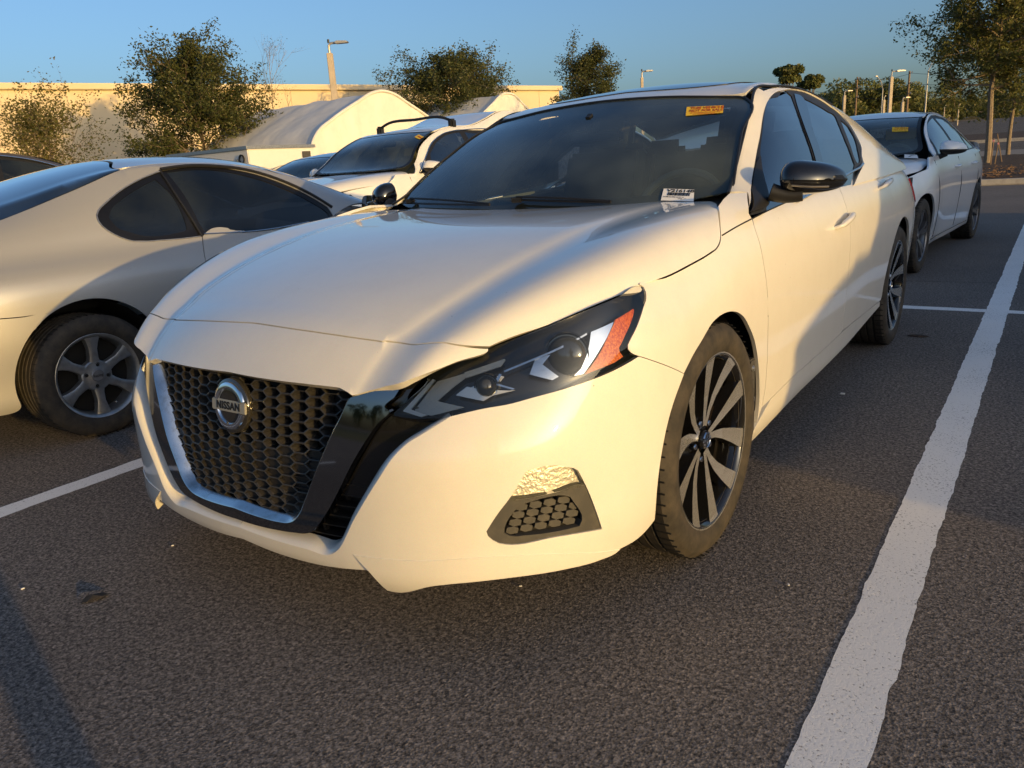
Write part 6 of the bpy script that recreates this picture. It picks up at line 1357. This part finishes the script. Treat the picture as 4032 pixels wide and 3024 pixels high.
def make_tree(name, label, cat, loc, h, trunk_h, spread, seed, leafm, barkm, r0=.11, leaf=.07, nleaf=9, levels=4, upward=.35, group=None, nlimb=6, cone=0., leafy=1., multi=1, squash=1.):
    t = thing(name, label, cat, loc, 0, group); r = random.Random(seed); wood = MB(); LV = []; LF = []
    def leaves(p, n, s):
        for _ in range(n):
            c = np.array(p)+np.array([r.gauss(0, s), r.gauss(0, s), r.gauss(0, s*.8)]); a = r.random()*6.283; e = r.uniform(-.9, .9)
            u = np.array([math.cos(a)*math.cos(e), math.sin(a)*math.cos(e), math.sin(e)]); v = np.cross(u, np.array([r.gauss(0, 1), r.gauss(0, 1), r.gauss(0, 1)])); v /= np.linalg.norm(v)+1e-9
            l = leaf*r.uniform(.6, 1.35); k = len(LV); LV.extend([c-u*l*.5, c+v*l*.3, c+u*l*.6, c-v*l*.3]); LF.append((k, k+1, k+2, k+3))
    def branch(p, d, L, rad, lev):
        n = 4; pts = [np.array(p)]; dd = np.array(d)
        for _ in range(n):
            dd = dd+np.array([r.gauss(0, .13), r.gauss(0, .13), r.gauss(.02, .10)]); dd /= np.linalg.norm(dd); pts.append(pts[-1]+dd*L/n)
        wood.tube(pts, np.linspace(rad, rad*.5, n+1), 5 if lev < 2 else 3, cap=False)
        if lev >= levels:
            for q in pts[1:]:
                if r.random() < leafy: leaves(q, nleaf, leaf*1.5)
            return
        if lev >= 2 and r.random() < leafy: leaves(pts[-1], nleaf, leaf*1.6)
        nb = r.choice((3, 4)) if lev > 0 else nlimb
        for k in range(nb):
            f = r.uniform(.35, 1.0) if lev > 0 else r.uniform(.1, 1)
            i = min(n, int(f*n)); q = pts[i]; a = r.random()*6.283; s = r.uniform(.55, 1.05)
            e1 = np.cross(dd, (0, 0, 1) if abs(dd[2]) < .9 else (1, 0, 0)); e1 /= np.linalg.norm(e1); e2 = np.cross(dd, e1)
            nd = dd*math.cos(s)+(e1*math.cos(a)+e2*math.sin(a))*math.sin(s)+np.array([0, 0, upward*.35]); nd[2] *= squash; nd /= np.linalg.norm(nd)
            branch(q, nd, L*r.uniform(.55, .8), rad*.5, lev+1)
    for m_ in range(multi):
        b = np.array([r.gauss(0, .12), r.gauss(0, .12), 0])*(multi > 1); top = np.array([r.gauss(0, .10), r.gauss(0, .10), trunk_h])+b*2
        tp = [b-np.array([0, 0, .3]), b+(top-b)*.4+np.array([r.gauss(0, .03), r.gauss(0, .03), 0]), top]
        wood.tube(curve(tp, .3), np.linspace(r0, r0*.75, len(curve(tp, .3))), 8, cap=False)
        # leader and limbs
        Hc = h-trunk_h; lead = [top]
        for k in range(6): lead.append(lead[-1]+np.array([r.gauss(0, .05*Hc/3), r.gauss(0, .05*Hc/3), Hc/7.5]))
        wood.tube(lead, np.linspace(r0*.75, r0*.12, 7), 6, cap=False)
        for k in range(nlimb*2):
            f = (k+.5)/(nlimb*2); q = np.array([np.interp(f*6, range(7), [p[j] for p in lead]) for j in range(3)]); a = k*2.4+r.gauss(0, .3)
            prof = (math.sin(math.pi*(.18+.75*f)))*(1-cone*f); Ls = spread*prof*r.uniform(.38, .92)
            el = upward+.5*f+r.gauss(0, .12); nd = np.array([math.cos(a)*math.cos(el), math.sin(a)*math.cos(el), math.sin(el)]); branch(q, nd, Ls, r0*.38*(1-.5*f), 2 if levels <= 4 else 1)
    wood.build('trunk', barkm, t, True)
    if LV:
        o = pydata('crown', LV, LF, leafm, t); print(name, len(LF))
    return t
def gpos(px, depth):
    p = CP+pix_ray(px, 690)*depth; return (p[0], p[1], 0)
make_tree('oak_tree', 'broad dark oak in front of the cream wall, taller than the wall', 'tree', gpos(825, 34), 7.0, .8, 3.5, 5, MT['leaf'], MT['bark'], .13, .105, 27, 4, .25, nlimb=20)
make_tree('oak_tree', 'wide rounded oak rising behind the two white tents', 'tree', gpos(1790, 46), 7.6, 1.8, 4.2, 8, MT['leaf'], MT['bark'], .15, .125, 27, 4, .15, nlimb=20)
make_tree('oak_tree', 'narrower oak over the roof of the nearest sedan with a gap on its left', 'tree', gpos(2330, 51), 8.4, 2.0, 2.9, 21, MT['leaf'], MT['bark'], .14, .125, 24, 4, .35, nlimb=10)
make_tree('shrub_tree', 'low many-stemmed yellow-green shrub against the cream wall at left', 'shrub', gpos(185, 27), 3.9, .3, 2.6, 3, MT['leaf_bright'], MT['bark_pale'], .05, .085, 10, 4, .75, nlimb=7, leafy=.5, multi=3)
make_tree('sapling', 'thin almost bare sapling beside the broad dark oak', 'tree', gpos(1135, 37), 8.0, 2.2, 2.4, 14, MT['leaf'], MT['bark_pale'], .05, .06, 2, 4, .8, nlimb=6, leafy=.15)
make_tree('young_oak', 'near young oak in the mulch island at the right edge, trunk bare below its crown', 'tree', (-1.05, 32.6, .1), 8.6, 2.6, 3.5, 31, MT['leaf_mid'], MT['bark_pale'], .12, .10, 26, 4, .12, nlimb=17, cone=.25)
make_tree('young_oak', 'second young oak behind the near one at the right edge', 'tree', (-1.6, 52, .1), 8.4, 2.6, 3.8, 33, MT['leaf_mid'], MT['bark_pale'], .12, .15, 14, 4, .12, nlimb=12, cone=.25)
make_tree('young_oak', 'third and farthest young oak at the right edge', 'tree', (-.6, 82, .3), 8.4, 2.6, 3.8, 35, MT['leaf_mid'], MT['bark_pale'], .12, .2, 12, 4, .12, nlimb=10, cone=.25)
# far trees on the skyline at right
def far_tree(loc, h, w, seed, label, group, leafm=None, trunk=.35, pine=False):
    t = thing('far_tree', label, 'tree', loc, 0, group); r = random.Random(seed); V = []; F = []
    blobs = [(r.gauss(0, w*.28), r.gauss(0, w*.28), h*(trunk+(1-trunk)*r.uniform(.15, .85)), w*r.uniform(.16, .30)) for _ in range(16)]
    if pine: blobs = [(r.gauss(0, w*.2), r.gauss(0, w*.2), h*r.uniform(.86, .97), w*r.uniform(.2, .3)) for _ in range(8)]
    for bx, by, bz, br in blobs:
        for _ in range(260):
            a, c = r.random()*6.283, r.uniform(-.6, 1); s = math.sqrt(1-c*c); rr = br*r.uniform(.75, 1.12); p = np.array([bx+rr*s*math.cos(a), by+rr*s*math.sin(a), bz+rr*c*.75])
            u = np.array([r.gauss(0, 1), r.gauss(0, 1), r.gauss(0, .7)]); u /= np.linalg.norm(u); v = np.cross(u, (r.gauss(0, 1), r.gauss(0, 1), r.gauss(0, 1))); v /= np.linalg.norm(v); l = h*.028*r.uniform(.6, 1.3)
            k = len(V); V += [p-u*l, p+v*l*.6, p+u*l, p-v*l*.6]; F.append((k, k+1, k+2, k+3))
    pydata('crown', V, F, leafm or MT['leaf_far'], t)
    m = MB(); m.tube([(0, 0, -1), (0, 0, h*.5), (0, 0, h*.9)], [h*.022, h*.016, h*.006], 6)
    for b in blobs[:6]: m.tube([(0, 0, h*.4), (b[0]*.6, b[1]*.6, b[2]*.85), (b[0], b[1], b[2])], [h*.010, h*.007, h*.003], 4)
    m.build('trunk', MT['bark'], t, True)
def fpos(px, depth, z=0):
    p = CP+pix_ray(px, 600)*depth; return (p[0], p[1], z)
fr_ = random.Random(77)
for i, (px, top, dep) in enumerate([(3290, 372, 150), (3330, 350, 140), (3372, 344, 160), (3415, 352, 150), (3462, 346, 140), (3505, 372, 165), (3550, 388, 150), (3592, 398, 160), (3640, 410, 150), (3690, 404, 165), (3740, 412, 150), (3790, 404, 160), (3840, 408, 150), (3890, 400, 160), (3945, 404, 150), (4010, 396, 170)]):
    hz = 673+(px-1959)*-.0602; zb = 3.5 if dep > 140 else 2; h = 1.116+(hz-top)/3054.*dep-zb
    far_tree(fpos(px, dep, zb), h, h*.85, 100+i, ('%s tree from the left in the sunlit line of woods across the road' % ['first', 'second', 'third', 'fourth', 'fifth', 'sixth', 'seventh', 'eighth', 'ninth', 'tenth', 'eleventh', 'twelfth', 'thirteenth', 'fourteenth', 'fifteenth', 'sixteenth', 'seventeenth', 'eighteenth'][i]), 'trees across the road', trunk=.12)
far_tree(fpos(3092, 118, 1), 1.1+(602-303)/3054*118-1, 3.6, 201, 'round pine crown just above the roof of the nearest sedan, taller of two', None, pine=True)
far_tree(fpos(3180, 118, 1), 1.1+(598-330)/3054*118-1, 3.2, 202, 'round pine crown just above the roof of the nearest sedan, lower of two', None, pine=True)
# trees behind the viewer, mirrored in the trim
for i, (x, y, h) in enumerate([(-34, -70, 9), (-20, -78, 11), (-6, -74, 10), (8, -80, 12), (22, -76, 9), (34, -72, 11), (48, -66, 10), (60, -58, 9), (-50, -60, 10)]):
    far_tree((x, y, 0), h, h*.9, 300+i, 'tree of the row behind the viewer', 'trees behind the viewer', trunk=.1)
sheet('grass_verge', [(-90, -90), (90, -90), (90, -14), (-90, -14)], .005, mat('verge grass', (.07, .075, .025), .95, var=(3, (.12, .11, .045), .4, .7), bump=(60, 1, .03)))
# ================================================================ tents and trailer
MT['canvas'] = mat('white canvas', (.72, .70, .66), .75, var=(1.3, (.62, .60, .57), .4, .75), bump=(2.2, .35, .08))
def tent(label, peak, back, half, hp, he, seed):
    """peak: ground point under the front ridge end; the ridge runs back along -x"""
    t = thing('canopy_tent', label, 'tent', (peak[0], peak[1], 0)); Lr = np.linalg.norm(np.array(back[:2])-np.array(peak[:2])); ang = math.atan2(back[1]-peak[1], back[0]-peak[0]); t.rotation_euler = (0, 0, ang)
    r = random.Random(seed)
    prof = [(-half, 0), (-half, he*.6), (-half*.985, he*.92), (-half*.90, he*1.10), (-half*.7, he+.40*(hp-he)), (-half*.35, he+.76*(hp-he)), (-half*.12, hp-.06), (0, hp), (half*.12, hp-.06), (half*.35, he+.76*(hp-he)), (half*.7, he+.40*(hp-he)), (half*.90, he*1.10), (half*.985, he*.92), (half, he*.6), (half, 0)]
    P = curve(prof, .18); n = len(P); V = []; rib = 15
    for i in range(rib):
        s = i/(rib-1); sag = .07*math.sin(math.pi*((s*4) % 1))
        for y, z in P: V.append((Lr*s, y*(1-sag*.10*(z > .3)), z-sag*(z/hp)))
    pydata('canopy', V, [(i*n+k, i*n+k+1, (i+1)*n+k+1, (i+1)*n+k) for i in range(rib-1) for k in range(n-1)], MT['canvas'], t, True)
    # gable cloth with a doorway and hanging folds
    m = MB(); dw = half*.42; dh = he*.80
    def wav(y): return -.012-.018*math.sin(y*9)-.01*math.sin(y*23+1)
    ys = np.linspace(-half, half, 60); V = []
    for y in ys:
        zt = np.interp(y, P[:, 0]+np.arange(n)*1e-9, P[:, 1]); zl = dh if -dw*.2 < y < dw*1.4 else 0
        V += [(wav(y), y, max(zl, .0)), (wav(y)*.5, y, max(zl, zt))]
    pydata('gable', V, [(2*k, 2*k+2, 2*k+3, 2*k+1) for k in range(59)], MT['canvas'], t, True)
    m = MB(); m.tube([(-.03, y, z+.0) for y, z in P], .06, 6); m.build('arch_hem', MT['canvas'], t, True)
    m = MB(); m.box((2.5, .3*half, dh*.5), (.05, dw*2.2, dh)); m.build('inner_screen', mat('canvas with painted shade', (.40, .33, .24), .9), t)  # darker copy of the canvas, doorway shade put into its colour
pk = CP+pix_ray(1505, 358)*31.5; bk = CP+pix_ray(1063, 427)*36.3
tent('nearer white arched canopy tent behind the white sport utility vehicle', pk, bk, 3.9, pk[2], 2.55, 1)
pk2 = CP+pix_ray(1999, 367)*42.; bk2 = CP+pix_ray(1560, 430)*47.
tent('farther white arched canopy tent beside the wide rounded oak', pk2, bk2, 3.9, pk2[2], 2.7, 2)
# trailer
q0, q1, q2 = CP+pix_ray(972, 575)*16.6, CP+pix_ray(660, 607)*18.6, CP+pix_ray(1151, 580)*18.4
tr = thing('box_trailer', 'white box trailer with a number on its grey side door before the nearer tent', 'trailer', (q0[0], q0[1], 0))
H_t = q0[2]; u1 = (q1-q0); u1[2] = 0; L1 = np.linalg.norm(u1); u1 /= L1; u2 = q2-q0; u2[2] = 0; u2 -= u1*(u2@u1); L2 = np.linalg.norm(u2); u2 /= L2
tr.rotation_euler = (0, 0, math.atan2(u1[1], u1[0]))
sg = 1 if np.cross(u1, u2)[2] > 0 else -1
m = MB(); m.box((L1/2, sg*L2/2, H_t/2+.2), (L1, L2, H_t-.4)); m.build('trailer_body', MT['white'], tr, bevel=.02)
m = MB(); m.box((L1/2, -sg*.015, H_t-.03), (L1+.05, .05, .07)); m.box((-.015, sg*L2/2, H_t-.03), (.04, L2+.05, .07)); m.build('roof_rail', MT['alloy'], tr)
m = MB(); m.box((.95, -sg*.012, H_t-.75), (.75, .02, 1.0)); m.build('side_door', mat('grey door', (.50, .49, .46), .6), tr, bevel=.008)
m = MB(); m.box((.42, -sg*.02, H_t*.5), (.07, .04, H_t-.5)); m.build('corner_post', MT['alloy'], tr)
t = text_mesh('119', .17, MT['ink'], 'lettering', tr, .002); t.matrix_local = Matrix(((-1, 0, 0, .84), (0, 0, -sg, -sg*.03), (0, 1, 0, H_t-.42), (0, 0, 0, 1))) if sg < 0 else Matrix(((-1, 0, 0, .84), (0, 0, -1, -.03), (0, 1, 0, H_t-.42), (0, 0, 0, 1)))
m = MB(); m.box((-.03, sg*L2*.86, H_t-.22), (.012, .22, .16)); m.build('maker_plate', MT['greyplastic'], tr)
m = MB(); m.lathe([(.07, -.012), (.10, -.012), (.10, .012), (.07, .012)], 20, 1, c=(.22, -sg*.03, H_t-.26)); m.build('marker_ring', MT['trim'], tr)
for k in range(2): m = MB(); m.lathe([(.0001, .1), (.28, .1), (.30, 0), (.28, -.1), (.0001, -.1)], 24, 1, c=(L1*.5+.7*k, sg*.02, .3)); m.build('wheel', MT['rubber'], tr, 30)
# ================================================================ lamp posts, poles, wires
MT['post'] = mat('concrete post', (.50, .42, .32), .8, var=(3, (.40, .34, .27), .4, .7))
MT['steel'] = mat('galvanised steel', (.42, .40, .37), .45, .6)
MT['wood'] = mat('weathered timber', (.20, .14, .09), .9, bump=(30, .5, .01))
def lamp_post(px, top, depth, arm_px, label, rad=.13, square=True, gz=0, heads=1, group=None, steel=False, slope=.0, h_arm=.06):
    P = CP+pix_ray(px, top)*depth; q = thing('lamp_post', label, 'street lamp', (P[0], P[1], gz), YAW, group); h = P[2]-gz
    m = MB()
    if square: m.prism([(-rad, -rad), (rad, -rad), (rad, rad), (-rad, rad)], -.2, h-.45, 2)
    else: m.tube([(0, 0, -.2), (0, 0, h*.5), (0, 0, h-.45)], [rad, rad*.75, rad*.5], 10)
    m.build('post', MT['steel'] if steel else MT['post'], q, bevel=.02 if square else 0)
    L = abs(arm_px)*depth/3054; s = 1 if arm_px > 0 else -1
    m = MB()
    for sd in ((s,) if heads == 1 else (1, -1)):
        if slope: m.tube([(0, 0, h-.5), (sd*L*.35, 0, h-.1+slope*.5), (sd*L, 0, h+slope)], .05, 6)
        else: m.tube([(0, 0, h-.5), (0, 0, h-.12), (sd*.10, 0, h-.03), (sd*L*.4, 0, h-.02)], .055, 8)
    m.build('bracket', MT['steel'], q, True)
    for sd in ((s,) if heads == 1 else (1, -1)):
        m = MB(); z = h+slope; m.prism([(sd*L*.30, z-.03), (sd*L*.42, z+.05), (sd*L*.9, z+.03), (sd*L*1.02, z-.02), (sd*L*.95, z-.06), (sd*L*.40, z-.07)] if not slope else [(sd*L*.92, z-.05), (sd*L*.95, z+.06), (sd*L*1.25, z+.08), (sd*L*1.3, z-.02)], -.17, .17, 1); m.build('lamp_head', MT['steel'], q, bevel=.015)
    m = MB(); m.tube([(0, 0, h-.02), (0, 0, h+.14)], .05, 8); m.build('photocell', MT['trim'], q)
    return q
lamp_post(1293, 168, 35.5, 78, 'square parking-lot lamp post rising behind the nearer white tent')
lamp_post(2527, 280, 58, 44, 'thin lamp post showing just above the roof of the nearest sedan', .10)
lamp_post(3512, 280, 64, 52, 'tallest square lamp post with a flat head, above the white saloon behind')
lamp_post(3326, 358, 80, 30, 'short lamp post left of the timber utility poles')
lamp_post(3556, 384, 84, 26, 'short lamp post right of the tallest square lamp post')
lamp_post(3482, 378, 95, 4, 'bare pale post close to the tallest square lamp post', .14)
lamp_post(3477, 335, 100, -26, 'curved-arm street light leaning left over the woods', .11, False, 1, slope=1.1, steel=True)
lamp_post(3656, 262, 90, 44, 'curved-arm street light leaning right beside the near young oak', .12, False, 1, slope=1.3, steel=True)
lamp_post(3776, 410, 120, 3, 'small pale post beside the hedge, left one', .14, False, 2)
lamp_post(3720, 415, 120, 3, 'small pale post beyond the white saloon roof', .12, False, 2)
for i, (x, y) in enumerate(((10.8, 40), (13.6, 62))):
    q = lamp_post(2016, 700, 30, 60, ['twin-headed lamp post far to the right of the picture', 'farther twin-headed lamp post to the right of the picture'][i], .12, True, 0, 2); q.location = (x, y, 0); q.scale = (1, 1, 1)
    for ch in q.children: ch.location.z = 6.2 if ch.name.split('.')[0] != 'post' else 0
    for ch in q.children:
        if ch.name.split('.')[0] == 'post': ch.scale = (1, 1, 6.5)
def pole(px, top, depth, label, gz, r=.16):
    P = CP+pix_ray(px, top)*depth; q = thing('utility_pole', label, 'utility pole', (P[0], P[1], gz)); h = P[2]-gz
    m = MB(); m.tube([(0, 0, -1), (0, 0, h)], [r*1.2, r*.8], 8); m.build('pole', MT['wood'], q, True)
    for k, z in enumerate((h-.3, h-1.7, h-3.1)): m = MB(); m.tube([(0, 0, z), (.35, -.25, z)], .05, 6); m.box((.38, -.27, z+.1), (.12, .12, .25)); m.build('insulator', MT['steel'], q)
    return np.array([P[0], P[1], P[2]])
pA = pole(3376, 303, 125, 'left timber utility pole against the woods', 2); pB = pole(3582, 280, 112, 'right timber utility pole, slightly taller', 2)
dAB = pB-pA
for k, dz in enumerate((-.3, -1.7, -3.1)):
    m = MB(); pts = []
    for t in np.linspace(-1.6, 3.5, 60):
        s = t-math.floor(t); p = pA+dAB*t+np.array([.35, -.25, dz-1.2*4*s*(1-s)*.4]); pts.append(p)
    m.tube(pts, .022, 4); o = m.build('power_line', MT['trim'], None); tag(o, ['topmost power line strung between the timber utility poles', 'middle power line strung between the timber utility poles', 'lowest power line strung between the timber utility poles'][k], 'power line')
# hedge, parked cars far off, stakes
hd_ = thing('hedge', 'clipped green hedge across the road at right', 'hedge', fpos(3850, 150, 3.7)); r = random.Random(9); V = []; F = []
for _ in range(2600):
    p = np.array([r.uniform(-3.8, 6), r.uniform(-1, 1), r.uniform(0, 2.0)]); u = np.array([r.gauss(0, 1), r.gauss(0, 1), r.gauss(0, 1)]); u /= np.linalg.norm(u); v = np.cross(u, (r.gauss(0, 1), r.gauss(0, 1), r.gauss(0, 1))); v /= np.linalg.norm(v)
    k = len(V); V += [p-u*.18, p+v*.12, p+u*.18, p-v*.12]; F.append((k, k+1, k+2, k+3))
pydata('foliage', V, F, MT['leaf_far'], hd_)
def far_car(loc, rz, label, material):
    q = thing('parked_car', label, 'car', loc, rz)
    m = MB(); m.prism([(-2.2, .35), (-2.25, .7), (-2.0, .85), (-1.0, .95), (-.3, 1.42), (1.2, 1.45), (1.9, 1.0), (2.2, .95), (2.25, .4)], -.88, .88, 1); m.build('body', material, q, bevel=.07)
    m = MB(); m.prism([(-.95, .97), (-.33, 1.36), (1.15, 1.39), (1.75, 1.0)], -.89, .89, 1); m.build('windows', MT['glass_dark'], q)
    for x in (-1.4, 1.4):
        for s_ in (1, -1): m = MB(); m.lathe([(.0001, .1), (.3, .1), (.33, .05), (.33, -.1)], 18, 1, c=(x, s_*.80, .33)); m.build('wheel', MT['rubber'], q, True)
far_car(fpos(3797, 140, 3.3), .4, 'dark car far off beside the hedge', MT['navy'])
far_car(fpos(3755, 160, 4.2), 0, 'white car far off, half hidden behind the dark one', MT['white'])
far_car(fpos(3910, 158, 4.6), 0, 'pale car far off beyond the trunk of the near young oak', MT['silver'])
far_car(fpos(4010, 150, 4.3), .3, 'dark car far off at the very right edge', MT['black_paint'])
sg_ = thing('shop_building', 'low building with a blue sign band far off across the road', 'building', fpos(3800, 185, 4.5)); m = MB(); m.box((0, 0, 1.6), (9, 5, 3.2)); m.build('wall', mat('far wall', (.45, .36, .32), .8), sg_); m = MB(); m.box((0, -2.55, 2.75), (9.1, .1, .6)); m.build('sign_band', mat('blue band', (.10, .25, .42), .6), sg_)
for i, (px, py, h, tl) in enumerate(((3899, 652, .95, .03), (3915, 650, .85, .06), (3946, 640, 1.1, -.25))):
    P = at(px, py, 2, .16); q = thing('stake', ['thin timber stake with pink ribbon nearest the young oak trunk', 'thin timber stake second from the young oak trunk', 'thin leaning stake in the mulch bed right of the trunk'][i], 'stake', (P[0]*1.0, P[1], .1))
    m = MB(); m.tube([(0, 0, 0), (tl, 0, h)], .022, 6); m.build('stick', MT['wood'], q)
    if i < 2: m = MB(); m.box((tl*.9, 0, h-.08), (.05, .05, .06)); m.build('ribbon', mat('pink ribbon', (.75, .30, .30), .6), q)
# litter on the asphalt
P = at(372, 2360, 2, .0); m = MB(); m.add([(-.045, -.01, .004), (-.02, -.022, .012), (.03, -.016, .016), (.05, .004, .006), (.02, .02, .014), (-.025, .014, .018), (0, 0, .024)], [(0, 1, 6), (1, 2, 6), (2, 3, 6), (3, 4, 6), (4, 5, 6), (5, 0, 6), (0, 5, 4, 3, 2, 1)])
o = m.build('rubber_scrap', MT['rubber']); o.location = (P[0], P[1], .001); o.rotation_euler = (0, 0, R_(60)); o.scale = (.8, .8, .55); tag(o, 'small dark scrap lying on the asphalt in front of the white sedan at left', 'litter')
for i, (px, py, s) in enumerate(((3318, 1553, .012), (2050, 2310, .005), (680, 2150, .005), (90, 2320, .006), (3105, 2305, .005))):
    P = at(px, py, 2, 0); m = MB(); m.box((0, 0, s*.25), (s*1.6, s, s*.5), rz=.5*i); o = m.build('paper_bit', MT['paper'], bevel=s*.1); o.location = (P[0], P[1], .001); tag(o, ['white paper bit on the shaded asphalt beside the sedan sill', 'tiny white fleck on the asphalt below the fog lamp', 'tiny white fleck on the asphalt under the grille', 'tiny white fleck near the left edge of the asphalt', 'tiny white fleck on the asphalt left of the wide line'][i], 'litter')
P = at(3615, 1324, 2, 0); m = MB(); m.lathe([(.0001, .006), (.03, .005), (.05, .001)], 9, 2); o = m.build('leaf_litter', MT['mulch']); o.location = (P[0], P[1], .002); o.scale = (1.2, .7, 1); tag(o, 'dark crumpled leaf on the asphalt beside the rear wheel of the white sedan', 'litter')
# ================================================================ the person taking the picture
def person(loc, rz):
    q = thing('person', 'person standing behind the viewpoint holding up a phone, in shorts and a loose shirt', 'person', loc, rz)
    J = {'pel': (0, 0, .95), 'wst': (0, .01, 1.10), 'cst': (0, 0, 1.32), 'nk': (0, -.01, 1.50), 'hd': (0, -.03, 1.60), 'hd2': (0, -.03, 1.74)}
    E_ = [('pel', 'wst'), ('wst', 'cst'), ('cst', 'nk'), ('nk', 'hd'), ('hd', 'hd2')]; Rr_ = {'pel': .165, 'wst': .15, 'cst': .17, 'nk': .062, 'hd': .092, 'hd2': .085}
    for s, c in ((1, 'l'), (-1, 'r')):
        for k, p, r in (('sh', (s*.19, 0, 1.42), .075), ('el', (s*.25, -.12, 1.17), .05), ('wr', (s*.11, -.33, 1.22), .034), ('ha', (s*.075, -.37, 1.25), .036), ('hip', (s*.10, 0, .88), .115), ('kn', (s*.12, -.02, .50), .07), ('an', (s*.13, .02, .09), .048), ('ft', (s*.14, -.16, .04), .045)): J[k+c] = p; Rr_[k+c] = r
        E_ += [('cst', 'sh'+c), ('sh'+c, 'el'+c), ('el'+c, 'wr'+c), ('wr'+c, 'ha'+c), ('pel', 'hip'+c), ('hip'+c, 'kn'+c), ('kn'+c, 'an'+c), ('an'+c, 'ft'+c)]
        for f in range(5):
            for seg in range(2):
                n = f'f{f}{seg}{c}'; J[n] = (s*(.06-.012*seg)-s*.006*f, -.395-.022*seg, 1.29-.022*f-.004*seg) if f < 4 else (s*(.055-.018*seg), -.36-.01*seg, 1.28+.02*seg); Rr_[n] = .009
                E_.append(('ha'+c if seg == 0 else f'f{f}0{c}', n))
    ks = list(J); me = bpy.data.meshes.new('body'); me.from_pydata([J[k] for k in ks], [(ks.index(a), ks.index(b)) for a, b in E_], []); o = bpy.data.objects.new('body', me); COL.objects.link(o)
    md = o.modifiers.new('s', 'SKIN'); sv = me.skin_vertices[0].data
    for i, k in enumerate(ks): sv[i].radius = (Rr_[k], Rr_[k]*(.8 if k in ('pel', 'wst', 'cst') else 1)); sv[i].use_root = k == 'pel'
    o.modifiers.new('u', 'SUBSURF').levels = 2
    dg = bpy.context.evaluated_depsgraph_get(); me2 = bpy.data.meshes.new_from_object(o.evaluated_get(dg)); bpy.data.objects.remove(o)
    me2.polygons.foreach_set('use_smooth', [True]*len(me2.polygons)); b = link('body', me2, None, q)
    for c in (mat('skin', (.45, .28, .20), .5), mat('navy shirt', (.03, .04, .08), .8), mat('khaki shorts', (.28, .23, .16), .8), mat('dark shoes', (.03, .03, .03), .6)): me2.materials.append(c)
    for p in me2.polygons:
        z = p.center.z; x = abs(p.center.x); p.material_index = 3 if z < .10 else 2 if .48 < z < 1.0 and p.center.y > -.15 else 1 if 1.0 <= z < 1.47 and p.center.y > -.13 else 0
    m = MB(); m.lathe([(.0001, .10), (.05, .09), (.085, .05), (.097, 0), (.09, -.05)], 20, 2, c=(0, -.015, 1.735)); m.build('hair', mat('brown hair', (.06, .04, .03), .7), q, True)
    m = MB(); m.box((0, -.405, 1.27), (.15, .009, .075)); m.build('phone', MT['gloss_black'], q, bevel=.006)
    for s in (1, -1): m = MB(); m.lathe([(.0001, -.012), (.010, -.008), (.012, 0)], 10, 1, c=(s*.032, -.112, 1.655)); m.build('eye', MT['ink'], q, True)
    m = MB(); m.tube([(0, -.115, 1.66), (0, -.135, 1.625), (0, -.118, 1.618)], [.010, .015, .012], 8); m.build('nose', bpy.data.materials['skin'], q, True)
    return q
fw = np.array([-math.sin(YAW), math.cos(YAW)])
person((2.0, -2.03, 0), YAW+math.pi+.1)
